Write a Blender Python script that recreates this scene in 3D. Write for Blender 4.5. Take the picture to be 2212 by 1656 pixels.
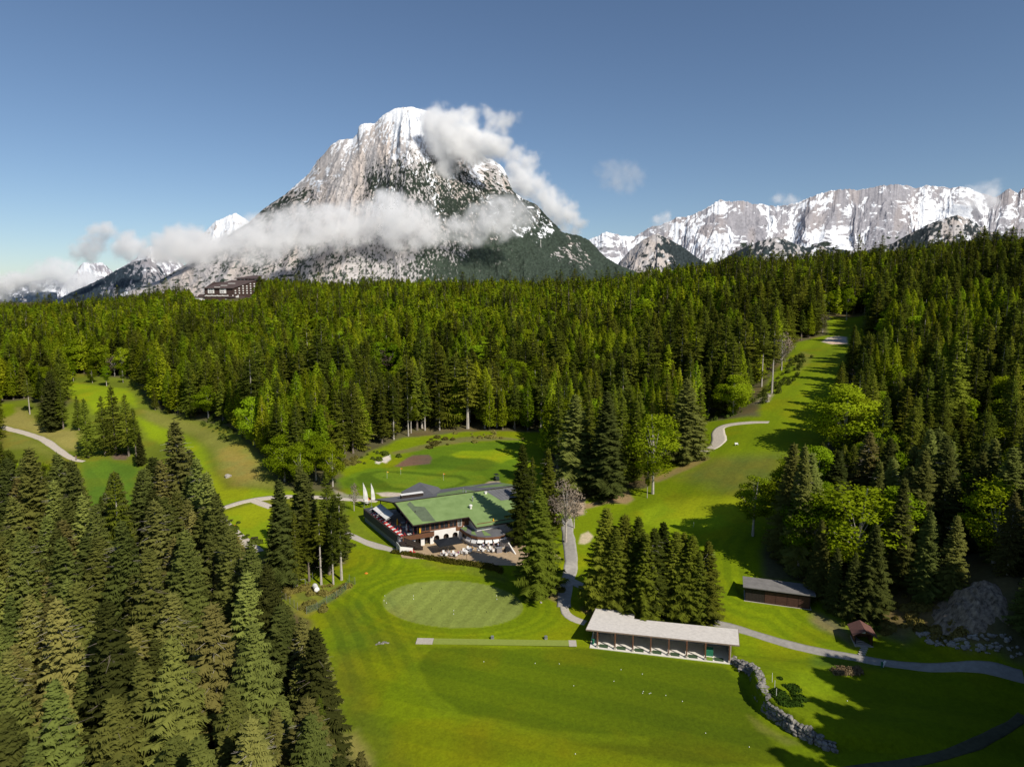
import bpy, bmesh, math, random
import numpy as np
from mathutils import Vector, Matrix

for o in list(bpy.data.objects):
    bpy.data.objects.remove(o)
SC = bpy.context.scene
COL = SC.collection

# ------------------------------------------------------------------ camera, sky, sun, exposure
FPX, CX, CY, TH, HCAM = 1419.0, 1106.0, 828.0, math.radians(7.7), 62.0   # focal length in px of a 2212 px wide frame
cam = bpy.data.objects.new("camera", bpy.data.cameras.new("camera"))
COL.objects.link(cam)
cam.location = (0, 0, HCAM)
cam.rotation_euler = (math.pi / 2 - TH, 0, 0)
cam.data.sensor_width = 36
cam.data.lens = 36 * FPX / 2212
cam.data.clip_start = 1
cam.data.clip_end = 60000
SC.camera = cam

SUN_EL = math.radians(41)
SUN_XY = (0.66, -0.75)
sx, sy = SUN_XY
sl = math.hypot(sx, sy)
SUN_DIR = Vector((sx / sl * math.cos(SUN_EL), sy / sl * math.cos(SUN_EL), math.sin(SUN_EL)))
world = bpy.data.worlds.new("World")
SC.world = world
world.use_nodes = True
wn = world.node_tree
for nd in list(wn.nodes):
    wn.nodes.remove(nd)
sky = wn.nodes.new("ShaderNodeTexSky")
sky.sky_type = 'NISHITA'
sky.sun_disc = False
sky.sun_elevation = SUN_EL
sky.sun_rotation = math.atan2(SUN_DIR.x, SUN_DIR.y)
sky.altitude = 1200
sky.air_density = 1.0
sky.dust_density = 0.8
sky.ozone_density = 3.2
bg = wn.nodes.new("ShaderNodeBackground")
bg.inputs["Strength"].default_value = 0.092
wo = wn.nodes.new("ShaderNodeOutputWorld")
wn.links.new(sky.outputs[0], bg.inputs[0])
wn.links.new(bg.outputs[0], wo.inputs[0])

sun = bpy.data.objects.new("sun", bpy.data.lights.new("sun", 'SUN'))
COL.objects.link(sun)
sun.data.energy = 5.0
sun.data.angle = math.radians(0.53)
sun.data.color = (1.0, 0.93, 0.82)
sun.rotation_euler = SUN_DIR.to_track_quat('Z', 'Y').to_euler()
sun.location = (200, -250, 300)

SC.view_settings.view_transform = 'Standard'
SC.view_settings.look = 'None'
SC.view_settings.exposure = 0.0
SC.view_settings.gamma = 1.0
SC.view_settings.use_curve_mapping = False
SC.cycles.max_bounces = 14
SC.cycles.diffuse_bounces = 3
SC.cycles.glossy_bounces = 2
SC.cycles.transmission_bounces = 3
SC.cycles.transparent_max_bounces = 12
SC.cycles.volume_bounces = 12
SC.cycles.use_denoising = True
SC.cycles.volume_max_steps = 256

# ------------------------------------------------------------------ pixel <-> place helpers (photo coordinates of a 2212 x 1656 frame)
CT, ST = math.cos(TH), math.sin(TH)
def ray(u, v):
    a = (u - CX) / FPX; b = -(v - CY) / FPX
    return a, CT + b * ST, -ST + b * CT
def at_z(u, v, z):
    d = ray(u, v); t = (z - HCAM) / d[2]
    return d[0] * t, d[1] * t, z
def at_y(u, v, y):
    d = ray(u, v); t = y / d[1]
    return d[0] * t, y, HCAM + d[2] * t
def proj(x, y, z):
    z = np.asarray(z) - HCAM
    dep = np.maximum(y * CT - z * ST, 1e-3); up = y * ST + z * CT
    return CX + FPX * x / dep, CY - FPX * up / dep
# the zoomed crops the outlines were read in
def crop(x0, y0, s):
    return lambda x, y: ((x0 + x / s) / 1.085, (y0 + y / s) / 1.085)
c1 = crop(780, 1060, 3.687); c2 = crop(1340, 1380, 3.568); c3 = crop(1900, 1300, 4.14)
c5 = crop(400, 200, 2.212); c6 = crop(1350, 400, 2.1067); c7 = crop(0, 850, 3.16)
c8 = crop(1500, 650, 2.366); cg = crop(780, 1000, 4.809); ck = crop(1240, 1000, 3.313)
cm = crop(880, 1340, 4.254); c0 = crop(0, 480, 3.16); cb = crop(840, 1110, 7.9)
cd = crop(1050, 1180, 9.617); ch = crop(430, 630, 12.29); ct = crop(640, 1330, 10.05)
def dd(x, y): return (x, y)

# ------------------------------------------------------------------ noise
def _hash(ix, iy, iz, seed):
    n = (ix.astype(np.int64) * 374761393 + iy.astype(np.int64) * 668265263 + iz.astype(np.int64) * 2147483647 + seed * 974634777) & 0xFFFFFFFF
    n = ((n ^ (n >> 13)) * 1274126177) & 0xFFFFFFFF
    n = ((n ^ (n >> 16)) * 2246822519) & 0xFFFFFFFF
    return ((n ^ (n >> 15)) & 0xFFFFFF) / float(0xFFFFFF)
def vnoise(x, y, seed=0):
    ix = np.floor(x); iy = np.floor(y)
    fx = x - ix; fy = y - iy
    fx = fx * fx * fx * (fx * (fx * 6 - 15) + 10); fy = fy * fy * fy * (fy * (fy * 6 - 15) + 10)
    z = np.zeros_like(ix)
    a = _hash(ix, iy, z, seed); b = _hash(ix + 1, iy, z, seed)
    c = _hash(ix, iy + 1, z, seed); d = _hash(ix + 1, iy + 1, z, seed)
    return (a * (1 - fx) + b * fx) * (1 - fy) + (c * (1 - fx) + d * fx) * fy
def fbm(x, y, octaves=5, seed=0, gain=0.5, lac=2.03):
    s = 0; a = 1; t = 0
    for i in range(octaves):
        s = s + a * vnoise(x, y, seed + i * 17); t += a
        x = x * lac + 13.7; y = y * lac + 7.1; a *= gain
    return s / t
def ridged(x, y, octaves=5, seed=0, gain=0.5, lac=2.03):
    s = 0; a = 1; t = 0
    for i in range(octaves):
        s = s + a * (1 - np.abs(2 * vnoise(x, y, seed + i * 31) - 1)); t += a
        x = x * lac + 3.7; y = y * lac + 17.1; a *= gain
    return s / t
def sstep(a, b, x):
    t = np.clip((x - a) / (b - a), 0, 1)
    return t * t * (3 - 2 * t)

def poly_sd(px, py, poly):
    """signed distance to a polygon, positive inside"""
    P = np.array(poly, float)
    d = np.full(px.shape, 1e18); inside = np.zeros(px.shape, bool)
    n = len(P)
    for i in range(n):
        x1, y1 = P[i]; x2, y2 = P[(i + 1) % n]
        ex, ey = x2 - x1, y2 - y1
        L = ex * ex + ey * ey + 1e-12
        t = np.clip(((px - x1) * ex + (py - y1) * ey) / L, 0, 1)
        d = np.minimum(d, (px - x1 - t * ex) ** 2 + (py - y1 - t * ey) ** 2)
        if y1 != y2:
            c = ((y1 > py) != (y2 > py)) & (px < (x2 - x1) * (py - y1) / (y2 - y1) + x1)
            inside ^= c
    d = np.sqrt(d)
    return np.where(inside, d, -d)

# ------------------------------------------------------------------ materials
MATS = {}
def new_mat(name):
    m = bpy.data.materials.new(name); m.use_nodes = True
    nt = m.node_tree
    for nd in list(nt.nodes): nt.nodes.remove(nd)
    out = nt.nodes.new("ShaderNodeOutputMaterial")
    return m, nt, out
def N(nt, kind, **kw):
    nd = nt.nodes.new(kind)
    for k, v in kw.items():
        if k.startswith("i_"):
            key = k[2:]
            key = int(key) if key.isdigit() else key.replace("_", " ")
            nd.inputs[key].default_value = v
        else: setattr(nd, k, v)
    return nd
def principled(nt, out, rough=0.8, spec=0.3):
    p = nt.nodes.new("ShaderNodeBsdfPrincipled")
    p.inputs["Roughness"].default_value = rough
    p.inputs["Specular IOR Level"].default_value = spec
    nt.links.new(p.outputs[0], out.inputs[0])
    return p
def mat(name, color, rough=0.75, spec=0.3, var=0.18, scale=3.0, bump=0.0, metal=0.0, c2=None, stretch=None):
    """plain surface with procedural mottling; c2 = second colour for blotches"""
    if name in MATS: return MATS[name]
    m, nt, out = new_mat(name)
    p = principled(nt, out, rough, spec)
    p.inputs["Metallic"].default_value = metal
    tc = N(nt, "ShaderNodeTexCoord")
    src = tc.outputs["Object"]
    if stretch:
        mp = N(nt, "ShaderNodeMapping"); mp.inputs["Scale"].default_value = stretch
        nt.links.new(src, mp.inputs[0]); src = mp.outputs[0]
    nz = N(nt, "ShaderNodeTexNoise", i_Scale=scale, i_Detail=6.0, i_Roughness=0.62)
    nt.links.new(src, nz.inputs["Vector"])
    rp = N(nt, "ShaderNodeValToRGB")
    ca = tuple(min(1, c * (1 - var)) for c in color[:3]) + (1,)
    cb_ = tuple(min(1, c * (1 + var)) for c in (c2 or color)[:3]) + (1,)
    rp.color_ramp.elements[0].position = 0.3; rp.color_ramp.elements[0].color = ca
    rp.color_ramp.elements[1].position = 0.7; rp.color_ramp.elements[1].color = cb_
    nt.links.new(nz.outputs["Fac"], rp.inputs[0]); nt.links.new(rp.outputs[0], p.inputs["Base Color"])
    if bump:
        b = N(nt, "ShaderNodeBump", i_Strength=0.6, i_Distance=bump)
        nt.links.new(nz.outputs["Fac"], b.inputs["Height"]); nt.links.new(b.outputs[0], p.inputs["Normal"])
    MATS[name] = m
    return m

# ------------------------------------------------------------------ object helpers
def tag(o, label=None, cat=None, group=None, kind=None):
    if label: o["label"] = label
    if cat: o["category"] = cat
    if group: o["group"] = group
    if kind: o["kind"] = kind
    return o
def link(o, parent=None):
    COL.objects.link(o)
    if parent is not None: o.parent = parent
    return o
def empty(name, loc=(0, 0, 0), rz=0.0):
    o = bpy.data.objects.new(name, None); o.empty_display_size = 0.5
    o.location = loc; o.rotation_euler = (0, 0, rz)
    return link(o)
def mesh_np(name, V, F, mats=(), mi=None, smooth=False):
    """V (n,3) array; F list of faces, or an array (k,3 or 4)"""
    me = bpy.data.meshes.new(name)
    V = np.asarray(V, np.float32)
    if isinstance(F, np.ndarray):
        k, w = F.shape
        me.vertices.add(len(V)); me.vertices.foreach_set("co", V.ravel())
        me.loops.add(k * w); me.loops.foreach_set("vertex_index", F.astype(np.int32).ravel())
        me.polygons.add(k); me.polygons.foreach_set("loop_start", np.arange(k, dtype=np.int32) * w)
        me.update(calc_edges=True)
    else:
        me.from_pydata([tuple(map(float, v)) for v in V], [], F); me.update()
    for m in mats: me.materials.append(m)
    if mi is not None: me.polygons.foreach_set("material_index", np.asarray(mi, np.int32))
    if smooth: me.polygons.foreach_set("use_smooth", np.ones(len(me.polygons), bool))
    return me
class MB:
    """collects solids and sheets for one mesh"""
    def __init__(s): s.v = []; s.f = []; s.m = []
    def add(s, V, F, mi=0):
        b = len(s.v); s.v += [tuple(map(float, v)) for v in V]; s.f += [tuple(b + i for i in f) for f in F]; s.m += [mi] * len(F); return s
    def box(s, c, size, rz=0.0, mi=0, tilt=None):
        hx, hy, hz = size[0] / 2, size[1] / 2, size[2] / 2
        V = [Vector((x, y, z)) for z in (-hz, hz) for x, y in ((-hx, -hy), (hx, -hy), (hx, hy), (-hx, hy))]
        M = Matrix.Rotation(rz, 3, 'Z')
        if tilt: M = M @ Matrix.Rotation(tilt[1], 3, tilt[0])
        V = [M @ v + Vector(c) for v in V]
        return s.add(V, [(3, 2, 1, 0), (4, 5, 6, 7), (0, 1, 5, 4), (1, 2, 6, 5), (2, 3, 7, 6), (3, 0, 4, 7)], mi)
    def prism(s, poly, z0, z1, mi=0):
        """poly xy list (ccw); z0/z1 numbers or lists"""
        n = len(poly)
        a = z0 if isinstance(z0, (list, tuple)) else [z0] * n
        b = z1 if isinstance(z1, (list, tuple)) else [z1] * n
        V = [(p[0], p[1], a[i]) for i, p in enumerate(poly)] + [(p[0], p[1], b[i]) for i, p in enumerate(poly)]
        F = [tuple(range(n - 1, -1, -1)), tuple(range(n, 2 * n))] + [(i, (i + 1) % n, n + (i + 1) % n, n + i) for i in range(n)]
        return s.add(V, F, mi)
    def tube(s, p0, p1, r0, r1=None, n=8, mi=0, cap=True):
        p0 = Vector(p0); p1 = Vector(p1); r1 = r0 if r1 is None else r1
        d = (p1 - p0).normalized(); a = d.orthogonal().normalized(); b = d.cross(a)
        V = []
        for p, r in ((p0, r0), (p1, r1)):
            V += [p + (a * math.cos(2 * math.pi * i / n) + b * math.sin(2 * math.pi * i / n)) * r for i in range(n)]
        F = [(i, (i + 1) % n, n + (i + 1) % n, n + i) for i in range(n)]
        if cap: F += [tuple(range(n - 1, -1, -1)), tuple(range(n, 2 * n))]
        return s.add(V, F, mi)
    def lathe(s, c, prof, n=12, mi=0):
        """prof list of (r,z)"""
        V = []; k = len(prof)
        for r, z in prof:
            V += [(c[0] + r * math.cos(2 * math.pi * i / n), c[1] + r * math.sin(2 * math.pi * i / n), c[2] + z) for i in range(n)]
        F = [(j * n + i, j * n + (i + 1) % n, (j + 1) * n + (i + 1) % n, (j + 1) * n + i) for j in range(k - 1) for i in range(n)]
        F += [tuple(range(n - 1, -1, -1)), tuple(range((k - 1) * n, k * n))]
        return s.add(V, F, mi)
    def mesh(s, name, mats, smooth=False):
        if not isinstance(mats, (list, tuple)): mats = [mats]
        return mesh_np(name, s.v, s.f, mats, s.m, smooth)
    def obj(s, name, mats, parent=None, smooth=False, loc=None):
        o = bpy.data.objects.new(name, s.mesh(name, mats, smooth))
        if loc is not None: o.location = loc
        return link(o, parent)
def children_of(o): return [c for c in bpy.data.objects if c.parent is o]
def copy_tree(o, kids=None):
    """kids: cached list of (child, grandchildren)"""
    c = o.copy(); COL.objects.link(c)
    for ch_, gs in (kids if kids is not None else tree_kids(o)):
        d = ch_.copy(); COL.objects.link(d); d.parent = c
        for g in gs:
            e_ = g.copy(); COL.objects.link(e_); e_.parent = d
    return c
def tree_kids(o): return [(ch_, children_of(ch_)) for ch_ in children_of(o)]
def instances(proto, places, group=None):
    """proto used for the first place, then copied; places: (loc, rz, label, scale)"""
    kids = tree_kids(proto); out = []
    for i, pl in enumerate(places):
        o = proto if i == 0 else copy_tree(proto, kids)
        o.location = pl[0]; o.rotation_euler = (0, 0, pl[1])
        if len(pl) > 2 and pl[2]: o["label"] = pl[2]
        if len(pl) > 3: o.scale = (pl[3],) * 3
        if group: o["group"] = group
        out.append(o)
    return out
# ------------------------------------------------------------------ ground heights: control points, then one smooth surface
ctl = []
for u, v, z in [(1100,1650,0),(900,1600,-.5),(1400,1600,0),(1640,1640,0),(1000,1480,0),(1300,1500,0),(900,1400,.2),(1240,1390,0),(1560,1440,0.1),
    (980,1290,.8),(780,1330,.6),(1130,1250,1.2),(1250,1300,1.0),(900,1222,1.9),(1050,1232,1.7),(780,1185,2.6),(790,1120,3.8),(990,1140,3.2),(1080,1180,3.0),
    (900,1020,5),(1050,1000,5.5),(1000,950,7),(780,1010,5),(1110,1040,5),(700,1050,4),(1190,940,7.5),
    (1230,1200,3),(1220,1120,4.5),(1330,1080,6),(1420,1010,8.5),(1300,1150,4),(1450,1150,5),(1500,1050,9),(1500,1200,4.2),(1600,1150,8),(1580,1260,3.6),
    (1680,1000,15),(1560,960,15),(1650,910,20),(1700,860,25),(1720,800,31),(1760,740,38),(1830,700,45),
    (1610,1290,2.6),(1680,1305,2.5),(1800,1330,2.5),(1580,1345,1.2),(1600,1370,1.0),(1850,1420,2.2),(1900,1390,2.6),(2000,1440,2.5),(2200,1480,3),(1430,1330,.8),
    (2050,1380,4.5),(2200,1420,5.5),(2120,1290,12),(2200,1230,16),(1960,1330,5),(1780,1560,.6),(1900,1600,.8),(2100,1640,1.5),
    (500,1080,2.5),(560,1150,1.5),(400,920,8),(300,880,11),(180,830,14),(60,890,7),(200,1000,0),(100,920,4),(250,1060,-1),
    (350,1000,2),(460,980,7),(540,1030,6),(480,920,11),(640,1285,.8),(720,1250,1.5)]:
    ctl.append(at_z(u, v, z))
ctl += [(-40,80,-4),(-60,100,0),(-70,130,4),(-100,150,3),(-120,110,2),(-90,80,-3),(-30,108,0.3),
    (0,250,8.5),(0,330,14),(0,450,26),(0,600,43),(0,700,54),(0,800,56),(0,950,40),
    (-63,350,16),(-90,500,32),(-135,750,56),(-150,850,56),(-130,400,20),(-200,600,38),(-260,780,52),(-310,950,56),
    (-384,900,56),(-384,1000,50),(-200,350,14),(-285,500,24),(-400,700,36),(-456,800,38),(-550,950,30),
    (-230,300,5),(-312,400,12),(-430,550,22),(-546,700,28),(-620,800,26),(-760,1000,5),(-330,300,8),(-600,550,20),(-800,720,22),
    (80,380,24),(105,500,42),(124,600,60),(145,700,64),(165,800,58),(115,330,32),(160,470,54),(209,600,70),(245,700,74),(280,820,68),
    (220,420,48),(262,500,64),(290,560,73),(340,650,80),(420,800,76),(110,140,9),(150,190,26),(230,300,50),(330,430,72),(400,520,82),(500,650,90),
    (100,150,8),(133,200,22),(200,300,44),(270,400,62),(160,130,20),(300,250,62),(500,400,100),(700,600,110),
    (0,40,-2),(0,0,-4),(60,60,0),(88,90,3),(100,60,2),(-60,40,-8),(-100,40,-5),(0,-100,-8),(-300,0,0),(300,0,35),(150,60,16),
    (-200,150,0),(-300,200,2),(-180,230,0),(900,900,110),(600,900,84),(0,-600,-10),(600,-400,40),(-700,-300,0),(-900,400,10),(1000,200,90)]
for x in (-1600, -900, -400, 0, 400, 900, 1600):
    ctl.append((x, 1500, -70)); ctl.append((x * 1.4, 2800, -110))
ctl = np.array(ctl, float)
def qmap(x, y):
    r = np.hypot(x, y) + 1e-6
    k = np.log1p(r / 60.0) / r
    return x * k, y * k
cq = np.stack(qmap(ctl[:, 0], ctl[:, 1]), 1)
nC = len(cq)
_D = np.hypot(cq[:, None, 0] - cq[None, :, 0], cq[:, None, 1] - cq[None, :, 1])
A = np.zeros((nC + 3, nC + 3)); A[:nC, :nC] = _D ** 1.6 + np.eye(nC) * -0.004
A[:nC, nC] = 1; A[:nC, nC + 1:] = cq; A[nC, :nC] = 1; A[nC + 1:, :nC] = cq.T
W = np.linalg.solve(A, np.concatenate([ctl[:, 2], [0, 0, 0]]))
def smooth_h(x, y):
    qx, qy = qmap(x, y)
    h = W[nC] + W[nC + 1] * qx + W[nC + 2] * qy
    for i in range(nC):
        h = h + W[i] * ((qx - cq[i, 0]) ** 2 + (qy - cq[i, 1]) ** 2) ** 0.8
    return h

# clubhouse frame: s along the front, t into the depth
ANG = math.radians(25)
EX, EY = math.cos(ANG), math.sin(ANG)
def ST2(s, t): return (s * EX - t * EY, s * EY + t * EX)
PATIO = [ST2(35.5, 140.5), ST2(39, 139.3), ST2(44, 134.8), ST2(49.6, 130.3), ST2(55, 126.4), ST2(63, 121), ST2(72, 121), ST2(76, 140), ST2(76, 167), ST2(35, 167), ST2(35.5, 143)]
WALL = [at_z(*c2(x, y), 0)[:2] for x, y in ((1325, 612), (1400, 650), (1480, 720), (1500, 860), (1560, 1010), (1680, 1105), (1800, 1180), (1950, 1250), (2100, 1310), (2212, 1345))]
TEE = WALL + [(80, 74), (95, 80), (95, 97), (70, 101), (52, 104), (38.0, 106)]

def base_h(x, y):
    h = smooth_h(x, y)
    r = np.hypot(x, y)
    h = h + (fbm(x / 60, y / 60, 3, 5) - .5) * 2.0 * sstep(190, 330, r) + (fbm(x / 14, y / 14, 3, 9) - .5) * .5 * sstep(60, 200, r)
    sd = poly_sd(x, y, PATIO)
    w = sstep(-2.5, 0.2, sd); h = h * (1 - w) + 3.0 * w
    # raised tee behind the dry stone wall
    sd = poly_sd(x, y, TEE)
    tt = sstep(107, 96, y)
    w = sstep(-0.1, 0.5, sd) * (0.6 + 2.0 * tt) * sstep(77, 86, y)
    fade = sstep(14, 2, sd)
    hh = np.maximum(h, 0.0)
    h = np.where(sd > -0.1, hh * (1 - fade) + np.maximum(hh, w) * fade, h)
    # shed slab and garage slab
    for (ax, ay, bx, by, hw, z) in ((14.5, 112.2, 37.5, 107.6, 5.0, 0.0), (46, 124.4, 58, 121.4, 3.4, 2.45)):
        L = math.hypot(bx - ax, by - ay); ex, ey = (bx - ax) / L, (by - ay) / L
        s_ = (x - ax) * ex + (y - ay) * ey; t_ = np.abs(-(x - ax) * ey + (y - ay) * ex)
        dd_ = np.maximum(np.maximum(-s_, s_ - L), t_ - hw)
        w = sstep(1.5, 0.2, dd_); h = h * (1 - w) + z * w
    return h

# one polar sheet round the camera: fine where it is seen, out to the horizon
r_ax = np.concatenate([[0.5, 8, 16, 24, 32, 40, 46], np.exp(np.linspace(math.log(50), math.log(1100), 760)), np.exp(np.linspace(math.log(1130), math.log(3400), 26)), [4500, 7000, 12000, 20000, 45000]])
ph_ax = np.concatenate([np.linspace(-180, -56, 42)[:-1], np.linspace(-56, -43, 40)[:-1], np.linspace(-43, 43, 820)[:-1], np.linspace(43, 56, 40)[:-1], np.linspace(56, 180, 43)]) * math.pi / 180
R_, P_ = np.meshgrid(r_ax, ph_ax, indexing="ij")
GX, GY = R_ * np.sin(P_), R_ * np.cos(P_)
GZ = base_h(GX.ravel(), GY.ravel()).reshape(GX.shape)
far_ = sstep(2600, 3400, R_); GZ = GZ * (1 - far_) - 115 * far_
GZ[:, -1] = GZ[:, 0]
GZ[0, :] = GZ[0, 0]
LR = r_ax; LP = ph_ax
def gh(x, y):
    """height of the ground sheet at a place"""
    x = np.atleast_1d(np.asarray(x, float)); y = np.atleast_1d(np.asarray(y, float))
    r = np.hypot(x, y); p = np.arctan2(x, y)
    i = np.clip(np.searchsorted(LR, r) - 1, 0, len(LR) - 2); j = np.clip(np.searchsorted(LP, p) - 1, 0, len(LP) - 2)
    a = np.clip((r - LR[i]) / (LR[i + 1] - LR[i]), 0, 1); b = np.clip((p - LP[j]) / (LP[j + 1] - LP[j]), 0, 1)
    return (GZ[i, j] * (1 - a) + GZ[i + 1, j] * a) * (1 - b) + (GZ[i, j + 1] * (1 - a) + GZ[i + 1, j + 1] * a) * b
def H1(x, y): return float(gh(x, y)[0])
def ground(u, v, y0=45.0, y1=1400.0):
    """where the ray through a photo point meets the ground"""
    d = ray(u, v)
    ys = np.exp(np.linspace(math.log(y0), math.log(y1), 1500))
    t = ys / d[1]; X = d[0] * t; Z = HCAM + d[2] * t
    below = gh(X, ys) >= Z
    k = int(np.argmax(below))
    if not below.any(): k = len(ys) - 1
    if k == 0: return X[0], ys[0], float(gh(X[0], ys[0])[0])
    lo, hi = ys[k - 1], ys[k]
    for _ in range(12):
        m_ = (lo + hi) / 2; tt = m_ / d[1]
        if H1(d[0] * tt, m_) >= HCAM + d[2] * tt: hi = m_
        else: lo = m_
    tt = hi / d[1]
    return d[0] * tt, hi, H1(d[0] * tt, hi)
def gpoly(f, pts): return [ground(*f(*p))[:2] for p in pts]

# ------------------------------------------------------------------ what covers the ground
OPEN_MAIN = gpoly(dd, [(800,1650),(735,1560),(700,1440),(668,1340),(600,1290),(600,1262),(660,1235),(745,1215),(745,1120),(735,1015),(800,975),(870,945),(1000,932),(1180,935),(1180,1000),(1210,1100),(1260,1080),(1340,1055),(1400,1055),(1440,1000),(1505,975),(1520,912),(1640,898),(1640,850),(1700,770),(1720,740),(1790,722),(1785,690),(1870,680),(1860,740),(1868,760),(1830,800),(1800,850),(1790,950),(1750,1000),(1720,1100),(1640,1190),(1650,1250),(1780,1262),(1790,1310),(1850,1340),(1900,1330),(2010,1360),(2100,1400),(2211,1430)]) + [(110, 95), (90, 60), (40, 40), (-10, 50)]
OPEN_LEFT = gpoly(dd, [(2,868),(60,862),(110,905),(150,870),(138,802),(200,812),(290,818),(330,880),(420,905),(500,925),(560,985),(600,1045),(640,1058),(740,1060),(750,1160),(650,1200),(560,1205),(470,1190),(300,1120),(180,1110),(2,1060)])
HOTEL_OPEN = [(-430, 868), (-350, 868), (-340, 990), (-440, 990)]
LAWN = (.160, .218, .002); DARKL = (.098, .142, .001); LIGHT = (.210, .285, .005); DRY = (.27, .24, .06); DRY2 = (.20, .205, .035)
SOIL = (.15, .105, .07); SAND = (.56, .47, .36); ROUGH = (.135, .170, .012)
Z = []   # (polygon, colour, softness m, strength)
def zone(f, pts, col, soft=1.0, k=1.0): Z.append((gpoly(f, pts), col, soft, k))
Z.append((OPEN_MAIN, LAWN, 1.6, 1)); Z.append((OPEN_LEFT, ROUGH, 2.5, 1))
zone(c7, [(1300,400),(1450,440),(1700,560),(1900,650),(1950,830),(2050,900),(2030,930),(1750,920),(1640,800),(1590,660),(1400,520),(1180,470),(1080,430),(1050,350),(1180,370)], DRY2, 3)
zone(c7, [(1650,640),(1850,700),(1940,820),(1900,880),(1750,880),(1680,790)], DRY, 4, .7)
zone(c7, [(0,330),(150,330),(280,440),(480,490),(580,500),(600,640),(480,650),(330,560),(240,520),(0,455)], DRY, 3)
zone(c7, [(0,490),(200,550),(330,620),(480,720),(420,720),(240,640),(60,640)], DRY2, 3, .8)
zone(c7, [(0,300),(100,305),(130,360),(60,400),(0,405)], LAWN, 1.5)
zone(c7, [(480,120),(600,155),(830,180),(940,190),(1010,270),(1010,330),(900,280),(700,380),(640,300),(520,250)], LIGHT, 2)
zone(c7, [(1010,400),(1080,430),(1250,500),(1420,560),(1520,640),(1560,800),(1680,930),(2060,955),(2212,950),(2212,985),(2020,990),(1740,1030),(1610,1080),(1500,800),(1330,620),(1100,560)], LIGHT, 2)
zone(c7, [(600,735),(800,720),(1040,760),(1000,860),(980,1190),(900,1080),(640,1090)], (.10, .18, .012), 2)
zone(c7, [(1650,1100),(1900,1035),(2060,1090),(2040,1330),(1900,1400),(1700,1200)], LIGHT, 1)
zone(c7, [(820,690),(900,660),(960,680),(930,720),(850,715)], SOIL, 1)
# range
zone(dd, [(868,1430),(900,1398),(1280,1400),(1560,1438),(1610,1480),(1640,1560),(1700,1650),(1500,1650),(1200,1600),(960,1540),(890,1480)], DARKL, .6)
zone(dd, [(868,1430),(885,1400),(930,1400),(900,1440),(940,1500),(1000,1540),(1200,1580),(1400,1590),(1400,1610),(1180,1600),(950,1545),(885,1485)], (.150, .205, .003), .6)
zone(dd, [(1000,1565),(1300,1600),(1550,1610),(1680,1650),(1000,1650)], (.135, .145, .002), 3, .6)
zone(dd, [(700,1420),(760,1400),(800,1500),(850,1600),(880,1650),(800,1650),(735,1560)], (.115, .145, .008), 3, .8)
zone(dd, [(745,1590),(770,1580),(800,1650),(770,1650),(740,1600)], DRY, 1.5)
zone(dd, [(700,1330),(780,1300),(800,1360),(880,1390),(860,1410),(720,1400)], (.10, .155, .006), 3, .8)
zone(ct, [(200,720),(480,520),(900,380),(1500,420),(1700,380),(1900,300),(1950,380),(1750,540),(1300,860),(800,1150),(560,1100),(300,760)], DRY2, .7, .7)
zone(c1, [(100,620),(220,520),(260,600),(420,780),(200,720),(130,700)], (.13, .165, .012), 2, .7)
zone(c1, [(560,900),(900,960),(1300,1000),(1500,1060),(1500,1140),(1200,1040),(800,980)], (.12, .15, .014), 1.2, .8)
# back green
zone(cg, [(900,280),(1100,240),(1500,180),(2130,160),(2100,420),(1960,640),(1700,640),(1300,700),(700,740),(120,700),(20,600),(400,470),(700,450)], (.105, .180, .006), 2)
zone(cg, [(1330,310),(1450,270),(2050,250),(2040,360),(1900,400),(1650,350),(1400,350)], LIGHT, 1.2)
zone(cg, [(100,620),(200,540),(400,490),(700,470),(1150,480),(1500,490),(1700,540),(1720,600),(1600,650),(1300,690),(1200,720),(700,745),(300,720),(140,680)], (.125, .205, .008), .8)
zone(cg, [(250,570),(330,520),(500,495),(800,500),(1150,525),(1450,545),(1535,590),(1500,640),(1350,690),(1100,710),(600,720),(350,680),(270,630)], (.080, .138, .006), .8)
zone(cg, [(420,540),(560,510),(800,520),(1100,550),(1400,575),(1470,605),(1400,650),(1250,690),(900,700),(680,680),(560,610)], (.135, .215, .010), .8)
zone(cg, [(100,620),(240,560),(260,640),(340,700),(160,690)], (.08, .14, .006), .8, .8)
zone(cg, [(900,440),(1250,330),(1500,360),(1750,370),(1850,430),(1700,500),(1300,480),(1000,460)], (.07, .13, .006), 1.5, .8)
zone(cg, [(690,445),(760,400),(900,322),(1080,315),(1120,350),(1095,415),(900,435),(780,450)], (.145, .10, .065), .6)
zone(cg, [(480,410),(490,375),(560,350),(595,335),(605,305),(645,310),(652,365),(600,410),(550,395),(520,420)], (.62, .56, .48), .35)
zone(cg, [(490,745),(620,735),(760,745),(810,765),(760,790),(560,785)], SAND, .4)
zone(cg, [(1715,640),(1760,615),(1880,610),(1890,650),(1800,660)], (.45, .37, .25), .5)
zone(cg, [(640,290),(900,230),(1200,150),(1500,110),(2000,120),(2130,150),(1500,170),(1150,220),(850,290),(700,320)], (.17, .155, .05), 1.2, .85)
zone(cg, [(0,700),(150,760),(340,780),(340,810),(60,790)], (.35, .32, .25), .6, .7)
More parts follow.
